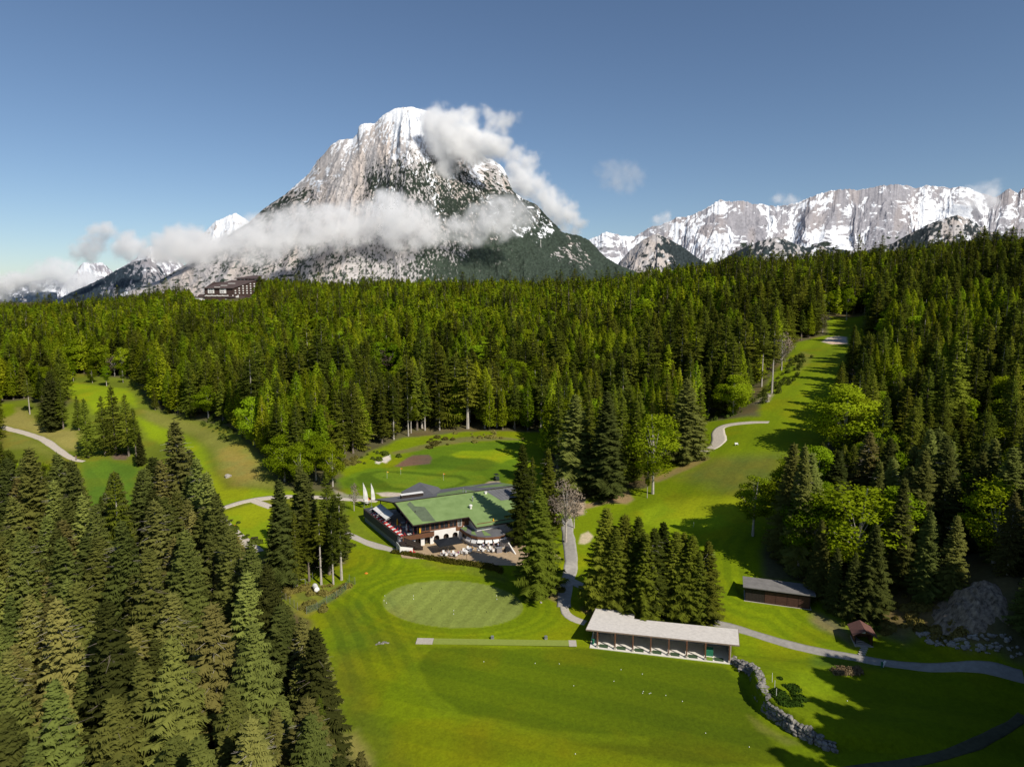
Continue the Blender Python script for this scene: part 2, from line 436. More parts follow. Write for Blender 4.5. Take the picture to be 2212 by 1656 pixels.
# right part
zone(ck, [(360,545),(430,600),(600,560),(680,510),(760,495),(810,560),(760,600),(600,592),(430,640),(380,660)], (.30, .20, .11), .8, .9)
zone(ck, [(300,560),(430,560),(430,680),(330,700),(290,640)], (.42, .32, .22), .6)
zone(ck, [(385,905),(405,835),(460,808),(497,850),(470,890),(430,908)], (.50, .42, .27), .35)
zone(ck, [(60,1280),(200,1220),(240,1300),(240,1370),(150,1330),(40,1340)], (.27, .19, .09), .6, .8)
zone(ck, [(400,1400),(510,1390),(480,1460),(420,1440)], (.27, .18, .09), .6, .7)
zone(c8, [(60,1120),(200,1055),(360,985),(385,1005),(210,1090),(100,1135)], (.24, .19, .08), .9, .8)
zone(c8, [(200,1100),(420,1000),(800,980),(760,1180),(600,1210),(450,1190)], (.125, .145, .025), 5, .8)
zone(c8, [(0,1290),(150,1235),(420,1210),(560,1230),(560,1330),(450,1390),(200,1400),(0,1360)], LIGHT, 2)
zone(c8, [(1010,358),(1040,332),(1100,325),(1145,330),(1152,368),(1060,370)], SAND, .6)
zone(c8, [(1140,370),(1270,370),(1260,395),(1180,385)], (.30, .27, .14), 1.0, .8)
zone(c8, [(1040,215),(1230,225),(1210,245),(1045,245)], LIGHT, 2)
zone(c8, [(640,700),(700,640),(740,650),(710,690)], (.40, .32, .24), 1.0, .8)
zone(c8, [(860,480),(900,410),(960,430),(930,480),(880,520)], DRY2, 2, .8)
zone(c3, [(0,520),(160,600),(330,690),(400,760),(400,870),(200,770),(0,650)], (.20, .165, .07), 1.2, .9)
zone(c3, [(480,380),(900,330),(1350,380),(1500,620),(1400,700),(1100,740),(900,860),(650,740),(560,560)], (.15, .13, .055), 2, .9)
zone(c3, [(0,960),(500,1030),(700,1090),(400,1130),(0,1080)], (.115, .18, .01), 1.5)
zone(c2, [(1880,690),(2212,670),(2212,980),(2000,900),(1880,790)], LIGHT, 1.2, .6)
zone(c2, [(1480,1060),(1700,1180),(1900,1290),(1800,1300),(1560,1180)], DRY2, .8, .7)

gx, gy = GX.ravel(), GY.ravel()
ff_n = fbm(gx / 9, gy / 9, 4, 3)
C = np.empty((len(gx), 3)); C[:] = (.100, .092, .040)
C += ((ff_n - .5) * .05)[:, None] * np.array([1, 1.1, .5])
wob = (fbm(gx / 3.0, gy / 3.0, 3, 77) - .5) * 2.2
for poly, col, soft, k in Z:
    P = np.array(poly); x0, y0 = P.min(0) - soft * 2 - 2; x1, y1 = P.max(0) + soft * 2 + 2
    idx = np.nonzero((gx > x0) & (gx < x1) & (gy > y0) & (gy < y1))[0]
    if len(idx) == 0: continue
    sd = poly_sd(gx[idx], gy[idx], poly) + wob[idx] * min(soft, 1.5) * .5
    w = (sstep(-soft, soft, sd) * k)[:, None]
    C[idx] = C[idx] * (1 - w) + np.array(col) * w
# mowing patterns and wear
def paint(mask, mul):
    C[:] = C * (1 + mask[:, None] * (np.array(mul) - 1))
oc = (-11.9, 124.6); oa = math.radians(-8)
ox = (gx - oc[0]) * math.cos(oa) + (gy - oc[1]) * math.sin(oa); oy = -(gx - oc[0]) * math.sin(oa) + (gy - oc[1]) * math.cos(oa)
orad = np.hypot(ox / 14.2, oy / 9.0)
ring = sstep(1.22, 1.10, orad) * sstep(1.0, 1.05, orad)
paint(ring, (.80, .84, .9))
w = sstep(1.012, .985, orad)[:, None]
st = np.sin((ox * .97 - oy * .22) * 2 * math.pi / 2.9); st2 = (st > 0).astype(float)
C[:] = C * (1 - w) + w * (np.array((.185, .225, .045)) * (1 + .065 * (st2 * 2 - 1)[:, None]))
sw = np.sin((gx * .35 + gy * .94) * 2 * math.pi / 7.5)
main_in = sstep(-1, 2, poly_sd(gx, gy, OPEN_MAIN)) * sstep(.99, 1.05, orad)
paint(main_in * sstep(-.2, .2, sw) * sstep(113, 108, gy), (.86, .90, 1))
sdm = poly_sd(gx, gy, OPEN_MAIN); near_ = sstep(1.5, 3, sdm) * sstep(19, 13, sdm) * sstep(108, 122, np.hypot(gx - 20, gy - 20) + 25) * (gy < 145)
paint(near_ * sstep(-.3, .3, np.sin((sdm + wob * .25) * 2 * math.pi / 3.1)), (.80, .85, 1))
rg_ = sstep(1.04, 1.08, orad) * sstep(1.75, 1.5, orad); paint(rg_ * sstep(-.3, .3, np.sin(orad * 11.6 * 2 * math.pi / 1.9)), (.83, .87, 1))
fw = main_in * sstep(150, 165, gy) * (gx > 25); paint(fw * sstep(-.25, .25, np.sin((gx * .82 - gy * .57) * 2 * math.pi / 9)), (.90, .93, 1))
bg_ = main_in * (gx < 15) * (gy > 165); paint(bg_ * sstep(-.25, .25, np.sin((gx * .3 + gy * .95) * 2 * math.pi / 5)), (.93, .95, 1))
sw = np.sin((gx * .75 + gy * .66) * 2 * math.pi / 11)
lin = sstep(-1, 2, poly_sd(gx, gy, gpoly(c7, [(600,735),(800,720),(1040,760),(1000,860),(980,1190),(900,1080),(640,1090)])))
paint(lin * sstep(-.2, .2, sw), (.88, .9, 1))
C *= (1 + (fbm(gx / 22, gy / 22, 4, 21) - .5) * .5)[:, None]
yel = sstep(.5, .72, fbm(gx / 12, gy / 12, 4, 41))
paint(yel, (1.18, 1.0, .95))
GCOL = np.clip(C, .002, 1)

nr, npn = GX.shape
I = np.arange(nr * npn).reshape(nr, npn)
F = np.stack([I[:-1, :-1], I[:-1, 1:], I[1:, 1:], I[1:, :-1]], -1).reshape(-1, 4)[:, ::-1]
me = mesh_np("ground", np.stack([gx, gy, GZ.ravel()], 1), np.ascontiguousarray(F), smooth=True)
at = me.color_attributes.new("Cover", 'FLOAT_COLOR', 'POINT')
at.data.foreach_set("color", np.concatenate([GCOL, np.ones((len(gx), 1))], 1).astype(np.float32).ravel())
def cover_mat(name, bump=.05, fine=18.0, amp=.35):
    m, nt, out = new_mat(name); p = principled(nt, out, .95, .12)
    a = N(nt, "ShaderNodeAttribute", attribute_name="Cover")
    geo = N(nt, "ShaderNodeNewGeometry")
    n1 = N(nt, "ShaderNodeTexNoise", i_Scale=fine, i_Detail=4.0, i_Roughness=.7)
    n2 = N(nt, "ShaderNodeTexNoise", i_Scale=1.1, i_Detail=5.0, i_Roughness=.65)
    for n_ in (n1, n2): nt.links.new(geo.outputs["Position"], n_.inputs["Vector"])
    mx = N(nt, "ShaderNodeMath", operation='ADD'); nt.links.new(n1.outputs[0], mx.inputs[0]); nt.links.new(n2.outputs[0], mx.inputs[1])
    mr = N(nt, "ShaderNodeMapRange"); mr.inputs[1].default_value = .6; mr.inputs[2].default_value = 1.4
    mr.inputs[3].default_value = 1 - amp; mr.inputs[4].default_value = 1 + amp
    nt.links.new(mx.outputs[0], mr.inputs[0])
    mul = N(nt, "ShaderNodeVectorMath", operation='SCALE')
    nt.links.new(a.outputs["Color"], mul.inputs[0]); nt.links.new(mr.outputs[0], mul.inputs["Scale"])
    nt.links.new(mul.outputs[0], p.inputs["Base Color"])
    b = N(nt, "ShaderNodeBump", i_Strength=.5, i_Distance=bump)
    nt.links.new(mx.outputs[0], b.inputs["Height"]); nt.links.new(b.outputs[0], p.inputs["Normal"])
    return m
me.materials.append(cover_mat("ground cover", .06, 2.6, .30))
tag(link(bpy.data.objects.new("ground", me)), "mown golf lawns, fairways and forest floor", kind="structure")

# ------------------------------------------------------------------ paths, laid on the ground
def ribbon(name, pts, width, material, f=dd, lift=.05, label=None, raw=False):
    P = [p if raw else ground(*f(*p))[:2] for p in pts]
    ws = width if isinstance(width, (list, tuple)) else [width] * len(P)
    # smooth and resample
    D = np.array(P, float); W_ = np.array(ws, float)
    for _ in range(3):
        q = np.empty((len(D) * 2 - 2, 2)); qw = np.empty(len(q))
        q[0::2] = D[:-1] * .75 + D[1:] * .25; q[1::2] = D[:-1] * .25 + D[1:] * .75
        qw[0::2] = W_[:-1] * .75 + W_[1:] * .25; qw[1::2] = W_[:-1] * .25 + W_[1:] * .75
        q[0] = D[0]; q[-1] = D[-1]; D, W_ = q, qw
    seg = np.hypot(*np.diff(D, axis=0).T); L = np.concatenate([[0], np.cumsum(seg)])
    n = max(4, int(L[-1] / 1.0)); s = np.linspace(0, L[-1], n)
    X = np.interp(s, L, D[:, 0]); Y = np.interp(s, L, D[:, 1]); Wd = np.interp(s, L, W_)
    tx, ty = np.gradient(X), np.gradient(Y); tl = np.hypot(tx, ty) + 1e-9; nx, ny = -ty / tl, tx / tl
    Wd = Wd * (1 + (fbm(s / 3, s * 0, 2, 5) - .5) * .25)
    K = 7; V = []
    for k in range(K):
        o = (k / (K - 1) - .5) * Wd
        x = X + nx * o; y = Y + ny * o
        V.append(np.stack([x, y, gh(x, y) + lift], 1))
    V.append(np.stack([V[0][:, 0], V[0][:, 1], V[0][:, 2] - .3], 1)); V.append(np.stack([V[K - 1][:, 0], V[K - 1][:, 1], V[K - 1][:, 2] - .3], 1))
    V = np.concatenate(V); Fs = []
    order = [K] + list(range(K)) + [K + 1]
    for a, b in zip(order[:-1], order[1:]):
        i = np.arange(n - 1)
        Fs.append(np.stack([a * n + i, a * n + i + 1, b * n + i + 1, b * n + i], 1))
    me_ = mesh_np(name, V, np.concatenate(Fs), [material])
    return tag(link(bpy.data.objects.new(name, me_)), label, kind="structure")
asphalt = mat("grey asphalt", (.33, .31, .275), .9, .2, .16, 1.3, .02)
concrete = mat("pale concrete", (.45, .41, .35), .9, .2, .12, 2.0, .01)
gravel = mat("pale gravel", (.52, .46, .38), .95, .1, .2, 2.5, .03)
ribbon("path", [(1224,1120),(1226,1150),(1232,1186),(1235,1222),(1226,1252),(1219,1280),(1218,1311)], 2.9, asphalt, label="grey asphalt path beside the spruces")
ribbon("path", [(1218,1309),(1221,1325),(1240,1338),(1275,1352)], 1.7, concrete, lift=.06, label="concrete path to the driving range shed")
ribbon("path", [(1226,1250),(1260,1268),(1310,1290),(1400,1318),(1470,1332),(1531,1341),(1600,1359),(1690,1388),(1780,1409),(1900,1431),(2010,1441),(2211,1462)], 2.1, asphalt, lift=.054, label="long asphalt path past the sheds")
ribbon("path", [(735,1147),(751,1154),(781,1167),(819,1180),(862,1192)], 2.0, concrete, lift=.055, label="path climbing to the patio")
ribbon("path", [(1590,1095),(1610,1088),(1750,1040),(1900,1010),(2020,996),(2150,990),(2350,992),(2560,1010),(2800,1022)], [2.6] * 9, gravel, c7, label="pale path behind the clubhouse")
ribbon("path", [(1870,1018),(1930,1040),(2010,1072)], 2.2, gravel, c7, lift=.057, label="short pale path branch")
ribbon("path", [(1620,1160),(1650,1180),(1680,1215),(1750,1275),(1830,1335),(1910,1400)], 3.0, gravel, c7, label="pale track beside the lower left wood")
ribbon("path", [(1,470),(150,510),(290,550),(400,620),(480,680),(560,722),(625,730)], [3.2, 3.2, 3.2, 3, 2.6, 2, 1.2], gravel, c7, label="pale gravel path across the left meadow")
ribbon("path", [(290,980),(350,965),(420,935),(442,900),(430,862),(440,832),(500,815),(600,805),(715,803)], [1.6, 3, 4.6, 4.6, 4.2, 3.6, 3, 2.4, 1.6], gravel, c8, label="curved pale gravel path on the right fairway")
ribbon("path", [(1800,1668),(1900,1655),(2010,1640),(2110,1608),(2180,1570),(2211,1545)], 1.5, mat("shade darkened track", (.085, .085, .05), .9, .2, .25, 1.3, .02), label="shaded path in the lower right corner")  # path colour itself darkened for the tree shadow it lies in
# paved patio in front of the clubhouse
m, nt, out = new_mat("sandy patio paving"); p = principled(nt, out, .85, .2)
tc = N(nt, "ShaderNodeTexCoord"); br = N(nt, "ShaderNodeTexBrick", i_Scale=1.0)
br.inputs["Color1"].default_value = (.50, .37, .23, 1); br.inputs["Color2"].default_value = (.42, .31, .19, 1); br.inputs["Mortar"].default_value = (.30, .24, .16, 1)
br.inputs["Mortar Size"].default_value = .02; br.inputs["Brick Width"].default_value = .6; br.inputs["Row Height"].default_value = .3
nz = N(nt, "ShaderNodeTexNoise", i_Scale=.6, i_Detail=5.0); mxx = N(nt, "ShaderNodeMix", data_type='RGBA', blend_type='MULTIPLY')
mxx.inputs[0].default_value = .5
nt.links.new(tc.outputs["Object"], br.inputs["Vector"]); nt.links.new(tc.outputs["Object"], nz.inputs["Vector"])
rp = N(nt, "ShaderNodeValToRGB"); rp.color_ramp.elements[0].color = (.6, .6, .6, 1); rp.color_ramp.elements[1].color = (1.25, 1.2, 1.15, 1)
nt.links.new(nz.outputs[0], rp.inputs[0]); nt.links.new(br.outputs[0], mxx.inputs[6]); nt.links.new(rp.outputs[0], mxx.inputs[7]); nt.links.new(mxx.outputs[2], p.inputs["Base Color"])
patio = MB(); patio.prism([ST2(37.5, 139.6), ST2(41, 137.2), ST2(44.2, 134.8), ST2(49.6, 130.4), ST2(55, 126.6), ST2(62, 123), ST2(70, 123), ST2(70, 145), ST2(38, 145)], 2.8, 3.06)
tag(patio.obj("patio_paving", m), "sandy paved patio in front of the clubhouse", kind="structure")
# ------------------------------------------------------------------ mountains: real height fields kilometres away
def cover_far(name):
    m, nt, out = new_mat(name); p = principled(nt, out, .9, .1)
    a = N(nt, "ShaderNodeAttribute", attribute_name="Cover")
    geo = N(nt, "ShaderNodeNewGeometry")
    n1 = N(nt, "ShaderNodeTexNoise", i_Scale=.02, i_Detail=8.0, i_Roughness=.75)
    nt.links.new(geo.outputs["Position"], n1.inputs["Vector"])
    mr = N(nt, "ShaderNodeMapRange"); mr.inputs[1].default_value = .3; mr.inputs[2].default_value = .7
    mr.inputs[3].default_value = .8; mr.inputs[4].default_value = 1.18
    nt.links.new(n1.outputs[0], mr.inputs[0])
    mul = N(nt, "ShaderNodeVectorMath", operation='SCALE')
    nt.links.new(a.outputs["Color"], mul.inputs[0]); nt.links.new(mr.outputs[0], mul.inputs["Scale"])
    nt.links.new(mul.outputs[0], p.inputs["Base Color"])
    b = N(nt, "ShaderNodeBump", i_Strength=.55, i_Distance=5.0)
    nt.links.new(n1.outputs[0], b.inputs["Height"]); nt.links.new(b.outputs[0], p.inputs["Normal"])
    return m
MTN = []
FARMAT = cover_far("mountain cover")
def mountain(name, f, crest, Yc, s0, nu, nt_, ctlpts, label, seed=1, amp=120, gfreq=14, jag=6, zb=-110, power=1.15, rock=(.42, .395, .385), veg=(.030, .040, .030), snow=(.80, .82, .85), ribs=(), s1=1.45, shape=None, nscale=1.0, vs=1.0, front=None, slant=None, center=None, rough=1.0, ck=.2, smooth_=.10, fine=1.0, big=1.0):
    P = np.array([f(*p) for p in crest])
    U = np.linspace(P[0, 0], P[-1, 0], nu); Vc = np.interp(U, P[:, 0], P[:, 1])
    Vc = Vc + (fbm(U / 5.0, U * 0, 4, seed) - .5) * jag
    Yv = np.full(nu, float(Yc)) if not callable(Yc) else Yc(U)
    d = np.stack(ray(U, Vc)); t = Yv / d[1]; Xc = d[0] * t; Zc = HCAM + d[2] * t
    tt = np.concatenate([np.linspace(0, 1, nt_), 1 + (np.linspace(0, 1, 26)[1:]) ** 1.3 * (s1 - 1) / (1 - s0)])
    S = s0 + (1 - s0) * tt
    T, UU = np.meshgrid(tt, U, indexing="ij"); SS, XC = np.meshgrid(S, Xc, indexing="ij"); _, YC = np.meshgrid(S, Yv, indexing="ij"); _, ZC = np.meshgrid(S, Zc, indexing="ij")
    sh = np.where(T <= 1, np.clip(T, 0, 1) ** power if shape is None else np.interp(T, *shape), np.clip(1 - (T - 1) / (T.max() - 1) * 1.0, 0, 1) ** 1.1)
    X = XC * SS; Y = YC * SS
    # gullies follow the fall line: fanning out from a summit, or slanting with the ridge
    kw_ = max(5, int(nu * smooth_)) | 1; ker = np.hanning(kw_ + 2)[1:-1]; ker /= ker.sum()
    Zs = np.convolve(np.pad(Zc, kw_ // 2, mode='edge'), ker, 'valid'); ZS = np.broadcast_to(Zs, T.shape)
    ZB = zb + (ZS - zb) * sh + (ZC - ZS) * np.where(T <= 1, np.clip(T, 0, 1) ** 7, np.clip(2 - T, 0, 1) ** 6)
    _, V0 = proj(X, Y, ZB)
    if center is not None:
        cu_, cv_ = f(*center); rr_ = np.hypot(UU - cu_, V0 - cv_) + 1; G = np.arctan2(UU - cu_, np.maximum(V0 - cv_, 20)) * 620; Rr = rr_
    else:
        vt_ = np.interp(UU[0], P[:, 0], P[:, 1]); kk = np.hanning(max(9, nu // 16)); kk /= kk.sum(); vs__ = np.convolve(np.pad(vt_, len(kk) // 2, mode='edge'), kk, 'same')[len(kk) // 2:len(kk) // 2 + nu]
        ln_ = np.tanh(np.gradient(vs__, UU[0]) * 3.0); G = UU - (V0 - vs__[None, :]) * (.15 + .55 * ln_)[None, :]; Rr = V0
    wp = (fbm(UU / 45, V0 / 45, 3, seed + 5) - .5) * (16 if center is not None else 14)
    n1 = ridged((G + wp) * gfreq / 620, Rr / 150, 4, seed + 11, .45)
    nL = ridged((G + wp * 2) / 95 + 3, Rr / 210, 2, seed + 19, .4)
    n2 = .62 + (ridged((G + wp * 2.2) / 15, (Rr + wp) / 15, 4, seed + 23, .55) - .62) * (1 if center is not None else .35 + .9 * sstep(.35, .6, T))
    n3 = fbm(UU / 6, V0 / 6, 4, seed + 37, .6)
    win = np.clip(T * 6, 0, 1) * np.clip((1 - T) * 5, 0.0, 1) ** .8
    win = np.where(T > 1, .35 * np.clip((T - 1) * 8, 0, 1), win)
    hh = (nL - .6) * amp * big + (n1 - .62) * amp * 1.15 + ((n2 - .62) * amp * .36 + (n3 - .5) * amp * .16) * rough * (1 - .6 * sstep(.8, .95, T) * (center is not None))
    Zm = ZB + hh * win
    for (pts, wd, A_) in ribs:     # pts (u px, t)
        q = np.array(pts); ur = np.interp(T, q[:, 1], q[:, 0]); inr = (T >= q[0, 1]) & (T <= q[-1, 1])
        Zm = Zm + A_ * np.exp(-np.abs((UU - ur) / wd) ** 1.3) * np.sin(np.clip((T - q[0, 1]) / (q[-1, 1] - q[0, 1]), 0, 1) * math.pi) ** .7 * inr
    if front is not None: Zm = front(UU, T, Zm)
    # cover: rock, dwarf pine / forest, snow
    u_, v_ = proj(X, Y, Zm)
    cp = np.array([(*f(a, b), c_, d_) for a, b, c_, d_ in ctlpts])
    num_v = 0; num_s = 0; den = 1e-9
    uq = u_ + (fbm(UU / 18, T * 12, 3, seed + 51) - .5) * 26; vq = v_ + (fbm(UU / 18, T * 12, 3, seed + 61) - .5) * 26
    for a, b, c_, d_ in cp:
        w = 1 / ((uq - a) ** 2 + ((vq - b) * 1.2) ** 2 + 30) ** 1.6
        num_v = num_v + w * c_; num_s = num_s + w * d_; den = den + w
    vg, sn = np.clip(num_v / den, 0, 1) ** .75, num_s / den
    gz = np.gradient(Zm, axis=0) / (np.abs(np.gradient(SS, axis=0) * YC) + 1e-6)
    pat = fbm((G + wp * .5) / (7.0 * fine), v_ / (8.0 * fine), 5, seed + 71, .64)
    pat2 = fbm((G + wp * 2.5) / (6.5 * (fine + 1) * .6) + v_ / 40, v_ / (6.5 * (fine + 1) * .6), 5, seed + 91, .62)
    pat = np.clip((pat - .5) * 2.1 + .5, 0, 1); pat2 = np.clip((pat2 - .5) * 2.1 + .5, 0, 1)
    steep = np.clip((gz - np.median(gz)) * .35, -.18, .18); hollow = np.clip((.62 - n1) * 1.4, -.2, .25)
    wv = sstep(-.08, .16, vg - pat - steep * .5 + (vg > .93) * .2 - (vg < .03) * .3)
    ws = sstep(-.06, .14, sn - pat2 - steep + hollow + (sn > .93) * .2 - (sn < .03) * .5)
    Cc = np.empty(X.shape + (3,)); Cc[:] = rock
    Cc *= (1 + (n2 - .6) * ck * .6 + (fbm(u_ / 4, v_ / 4, 4, seed + 99) - .5) * ck * 1.4)[..., None]
    warm = sstep(.45, .7, fbm(UU / 25, T * 4, 4, seed + 101)); Cc *= (1 + warm[..., None] * (np.array([.07, .01, -.05])))
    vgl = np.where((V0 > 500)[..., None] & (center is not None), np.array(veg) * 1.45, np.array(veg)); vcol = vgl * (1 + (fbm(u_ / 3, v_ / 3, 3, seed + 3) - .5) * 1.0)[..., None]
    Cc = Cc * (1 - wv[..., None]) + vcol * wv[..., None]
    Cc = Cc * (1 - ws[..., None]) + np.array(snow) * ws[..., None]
    nr_, nc_ = X.shape; I_ = np.arange(nr_ * nc_).reshape(nr_, nc_)
    F_ = np.stack([I_[:-1, :-1], I_[:-1, 1:], I_[1:, 1:], I_[1:, :-1]], -1).reshape(-1, 4)
    me_ = mesh_np(name, np.stack([X.ravel(), Y.ravel(), Zm.ravel()], 1), np.ascontiguousarray(F_), [FARMAT], smooth=True)
    at_ = me_.color_attributes.new("Cover", 'FLOAT_COLOR', 'POINT')
    at_.data.foreach_set("color", np.concatenate([np.clip(Cc, 0.004, .9).reshape(-1, 3), np.ones((X.size, 1))], 1).astype(np.float32).ravel())
    MTN.append((u_, v_, X, Y, Zm, T))
    return tag(link(bpy.data.objects.new(name, me_)), label, kind="structure")

MAIN_C = [(-260,1080),(-60,1010),(60,940),(180,860),(290,780),(400,715),(480,640),(600,560),(680,490),(715,460),(760,390),(800,350),(830,310),(870,285),(945,275),(968,250),(975,212),(1000,197),(1060,197),(1100,155),(1165,118),(1250,112),(1320,130),(1390,160),(1450,205),(1520,270),(1600,345),(1640,383),(1660,380),(1720,422),(1745,470),(1770,545),(1830,590),(1900,620),(1960,690),(2030,762),(2120,780),(2170,802),(2215,850),(2260,895),(2330,935),(2400,960),(2480,1010),(2560,1060),(2700,1100)]
MAIN_K = [(1250,150,0,1),(1180,230,0,.9),(1280,220,0,1),(1100,240,0,.8),(1200,320,0,.45),(1150,170,0,1),(1020,205,0,.95),(1050,280,0,.65),(900,300,0,.42),(850,380,0,.06),(950,400,0,.06),(1080,330,0,.3),(1250,290,0,.75),(1330,230,0,1),(1250,380,.3,.7),(1150,430,.5,.3),(790,500,.1,.6),(730,505,.1,.8),(690,520,.2,.5),(900,465,.05,.4),(860,540,.1,0),(700,580,.5,.05),(600,600,.66,.05),(500,680,.55,0),
    (1000,540,.25,0),(1060,520,.9,.1),(1150,500,.8,.15),(1230,470,.75,.3),(1310,440,.7,.45),(1370,520,.75,.3),(1500,470,.7,.45),(1550,550,.85,.22),(1600,430,.2,.6),(1650,480,.5,.45),(1700,430,.15,.45),(1650,600,.9,.12),(1760,640,.9,.1),(1830,620,.9,.12),(1900,680,.9,.12),(1980,720,.9,.1),(1450,620,.95,.08),
    (900,640,.04,0),(850,600,.04,0),(980,640,.3,0),(1300,750,.3,0),(700,820,.6,0),(600,880,.4,0),(450,900,.32,0),(300,950,.32,0),(100,1000,.2,0),(200,900,.25,0),(800,900,.38,0),(950,900,.38,0),(1050,860,.3,0),(1100,960,.36,0),(1180,900,.25,0),(1130,1040,.45,0),(1000,1000,.4,0),(850,1000,.5,0),(700,950,.5,0),(1230,980,.5,0),(1300,930,.75,0),(1450,840,.55,0),(1500,800,.7,0),(1400,950,1,0),(1350,1000,.9,0),
    (1600,850,1,0),(1800,850,1,0),(2000,800,1,0),(2170,830,1,0),(2080,850,.7,0),(1700,1000,1,0),(1550,950,1,0),(2300,1000,1,0),(2000,980,1,0)]
mountain("mountain", c5, MAIN_C, 6000, .60, 1150, 560, MAIN_K, "tall limestone mountain with a snow covered top", seed=4, amp=58, gfreq=12, jag=3.0, center=(1220, -330), fine=.62, big=1.6,
    ribs=[([(905, .1), (870, .45), (900, .8), (960, 1.0)], 70, 200), ([(1180, .0), (1130, .5), (1080, 1.0)], 70, 120), ([(700, .0), (720, .5), (760, 1.0)], 80, 80), ([(1290, .0), (1230, .6), (1200, 1.0)], 60, 120)],
    veg=(.026, .036, .026), nscale=1.0)
RC = [(40,352),(65,340),(150,303),(220,320),(290,325),(340,295),(390,270),(420,270),(500,230),(560,225),(640,185),(710,143),(760,155),(825,147),(870,165),(930,165),(980,178),(1090,160),(1170,125),(1250,100),(1330,90),(1400,95),(1500,75),(1560,70),(1640,70),(1680,90),(1730,72),(1800,80),(1850,85),(1900,75),(1960,95),(2040,125),(2080,130),(2140,85),(2180,110),(2212,80),(2300,95),(2420,60),(2560,120)]
RC_K = [(150,330,0,.8),(100,370,.05,.5),(240,350,0,.5),(380,300,.05,.2),(300,330,0,.5),(480,290,0,.7),(560,260,0,.4),(520,360,.0,.5),(620,330,0,.95),(700,370,0,1),(760,350,0,.9),(650,290,0,.12),(700,240,0,.12),(780,260,0,.1),(850,280,0,.15),(700,180,0,.6),(820,190,0,.55),(900,220,0,.4),(1000,230,0,.5),(1050,290,0,.7),(1100,330,0,.8),(1180,320,0,.95),(1290,320,0,.95),(950,310,0,.5),(980,370,.5,.2),(1150,250,0,.1),(1250,240,0,.08),(1200,150,0,.6),(1350,150,0,.2),(1450,130,0,.25),(1350,220,0,.12),(1420,260,0,.05),(1500,200,0,.3),(1450,310,0,.35),(1380,350,.2,.3),(1560,250,0,.55),(1650,200,0,.8),(1600,130,0,.35),(1700,160,0,.6),(1800,130,0,.6),(1900,150,0,.6),(1750,220,0,.75),(1900,190,0,.85),(1600,300,.2,.4),(2000,170,0,.6),(2100,160,0,.15),(2150,220,0,.8),(2080,260,0,.55),(2200,180,0,.6),(2150,300,.1,.3),(2200,280,0,.6),(850,400,.8,.1),(1200,380,.6,.15)]
mountain("mountain_range", c6, RC, 12500, .72, 1300, 420, RC_K, "long jagged snowy limestone range", seed=8, big=3.2, amp=100, gfreq=18, jag=5, rock=(.30, .292, .315), nscale=.9, vs=.8,
    shape=([0, .25, .5, .72, 1.0], [0, .22, .42, .58, 1.0]))
mountain("mountain", c6, [(150,520),(190,480),(260,400),(330,340),(400,308),(440,330),(520,370),(600,430),(650,460),(720,520)], 10300, .80, 260, 160,
    [(300,400,.1,.03),(380,350,.1,.03),(330,440,.3,0),(450,380,.95,.02),(520,420,1,0),(600,450,1,0),(410,440,.5,.05)], "grey rock pyramid with a dark wooded right flank below the snowy range", seed=14, amp=90, gfreq=20, jag=2, veg=(.028, .038, .040))
mountain("mountain", c6, [(600,500),(640,470),(720,440),(800,395),(900,350),(960,335),(1010,328),(1080,360),(1140,380),(1200,370),(1300,388),(1400,400),(1500,430),(1560,470)], 10100, .80, 300, 140,
    [(800,430,1,0),(900,400,.9,.02),(960,360,.5,.08),(1050,390,.6,.1),(1150,400,.7,.25),(1300,410,.8,.15)], "low dark wooded ridge under the snow bowls", seed=15, amp=80, gfreq=20, jag=3, veg=(.028, .038, .040))
mountain("mountain", c6, [(1260,470),(1330,420),(1500,378),(1560,360),(1650,310),(1740,265),(1820,235),(1885,218),(1960,250),(2040,300),(2120,325),(2212,360),(2320,420)], 9300, .78, 340, 160,
    [(1600,360,.8,.05),(1750,300,.7,.1),(1880,240,.4,.12),(1880,300,.7,.08),(2000,300,.8,.03),(2100,350,.95,0),(1700,370,1,0)], "dark pyramid mountain in front of the range at right", seed=16, amp=90, gfreq=20, jag=3, veg=(.028, .036, .038))
# left side; wooded ridges carry the blue of distant air in their colours
mountain("mountain", c0, [(1380,330),(1450,260),(1520,200),(1600,120),(1690,80),(1745,60),(1800,90),(1840,120),(1900,170),(1990,260),(2100,360)], 13000, .75, 260, 160,
    [(1745,90,0,1),(1650,130,0,.85),(1600,200,0,.8),(1800,150,0,.8),(1500,260,0,.7),(1700,240,0,.6)], "distant white snow peak behind the clouds", seed=24, amp=170, gfreq=26, jag=4)
mountain("mountain", c0, [(420,640),(500,560),(560,500),(590,452),(620,426),(690,430),(760,430),(800,465),(830,490),(900,560),(960,640)], 17000, .78, 200, 130,
    [(620,450,0,.85),(700,470,0,.55),(760,500,0,.6),(800,520,0,.7)], "small distant snowy peak at the left", seed=26, amp=200, gfreq=30, jag=4, rock=(.33, .32, .35))
mountain("mountain", c0, [(860,480),(940,440),(1000,400),(1060,340),(1110,300),(1180,330),(1260,380),(1350,430),(1420,520),(1480,620)], 12500, .78, 240, 140,
    [(1080,340,0,.9),(1150,400,0,.4),(1250,440,0,.7),(1320,450,0,.7),(1200,500,.1,.6)], "snow streaked mountain behind the wooded left spur", seed=28, amp=150, gfreq=26, jag=3, rock=(.32, .31, .34))
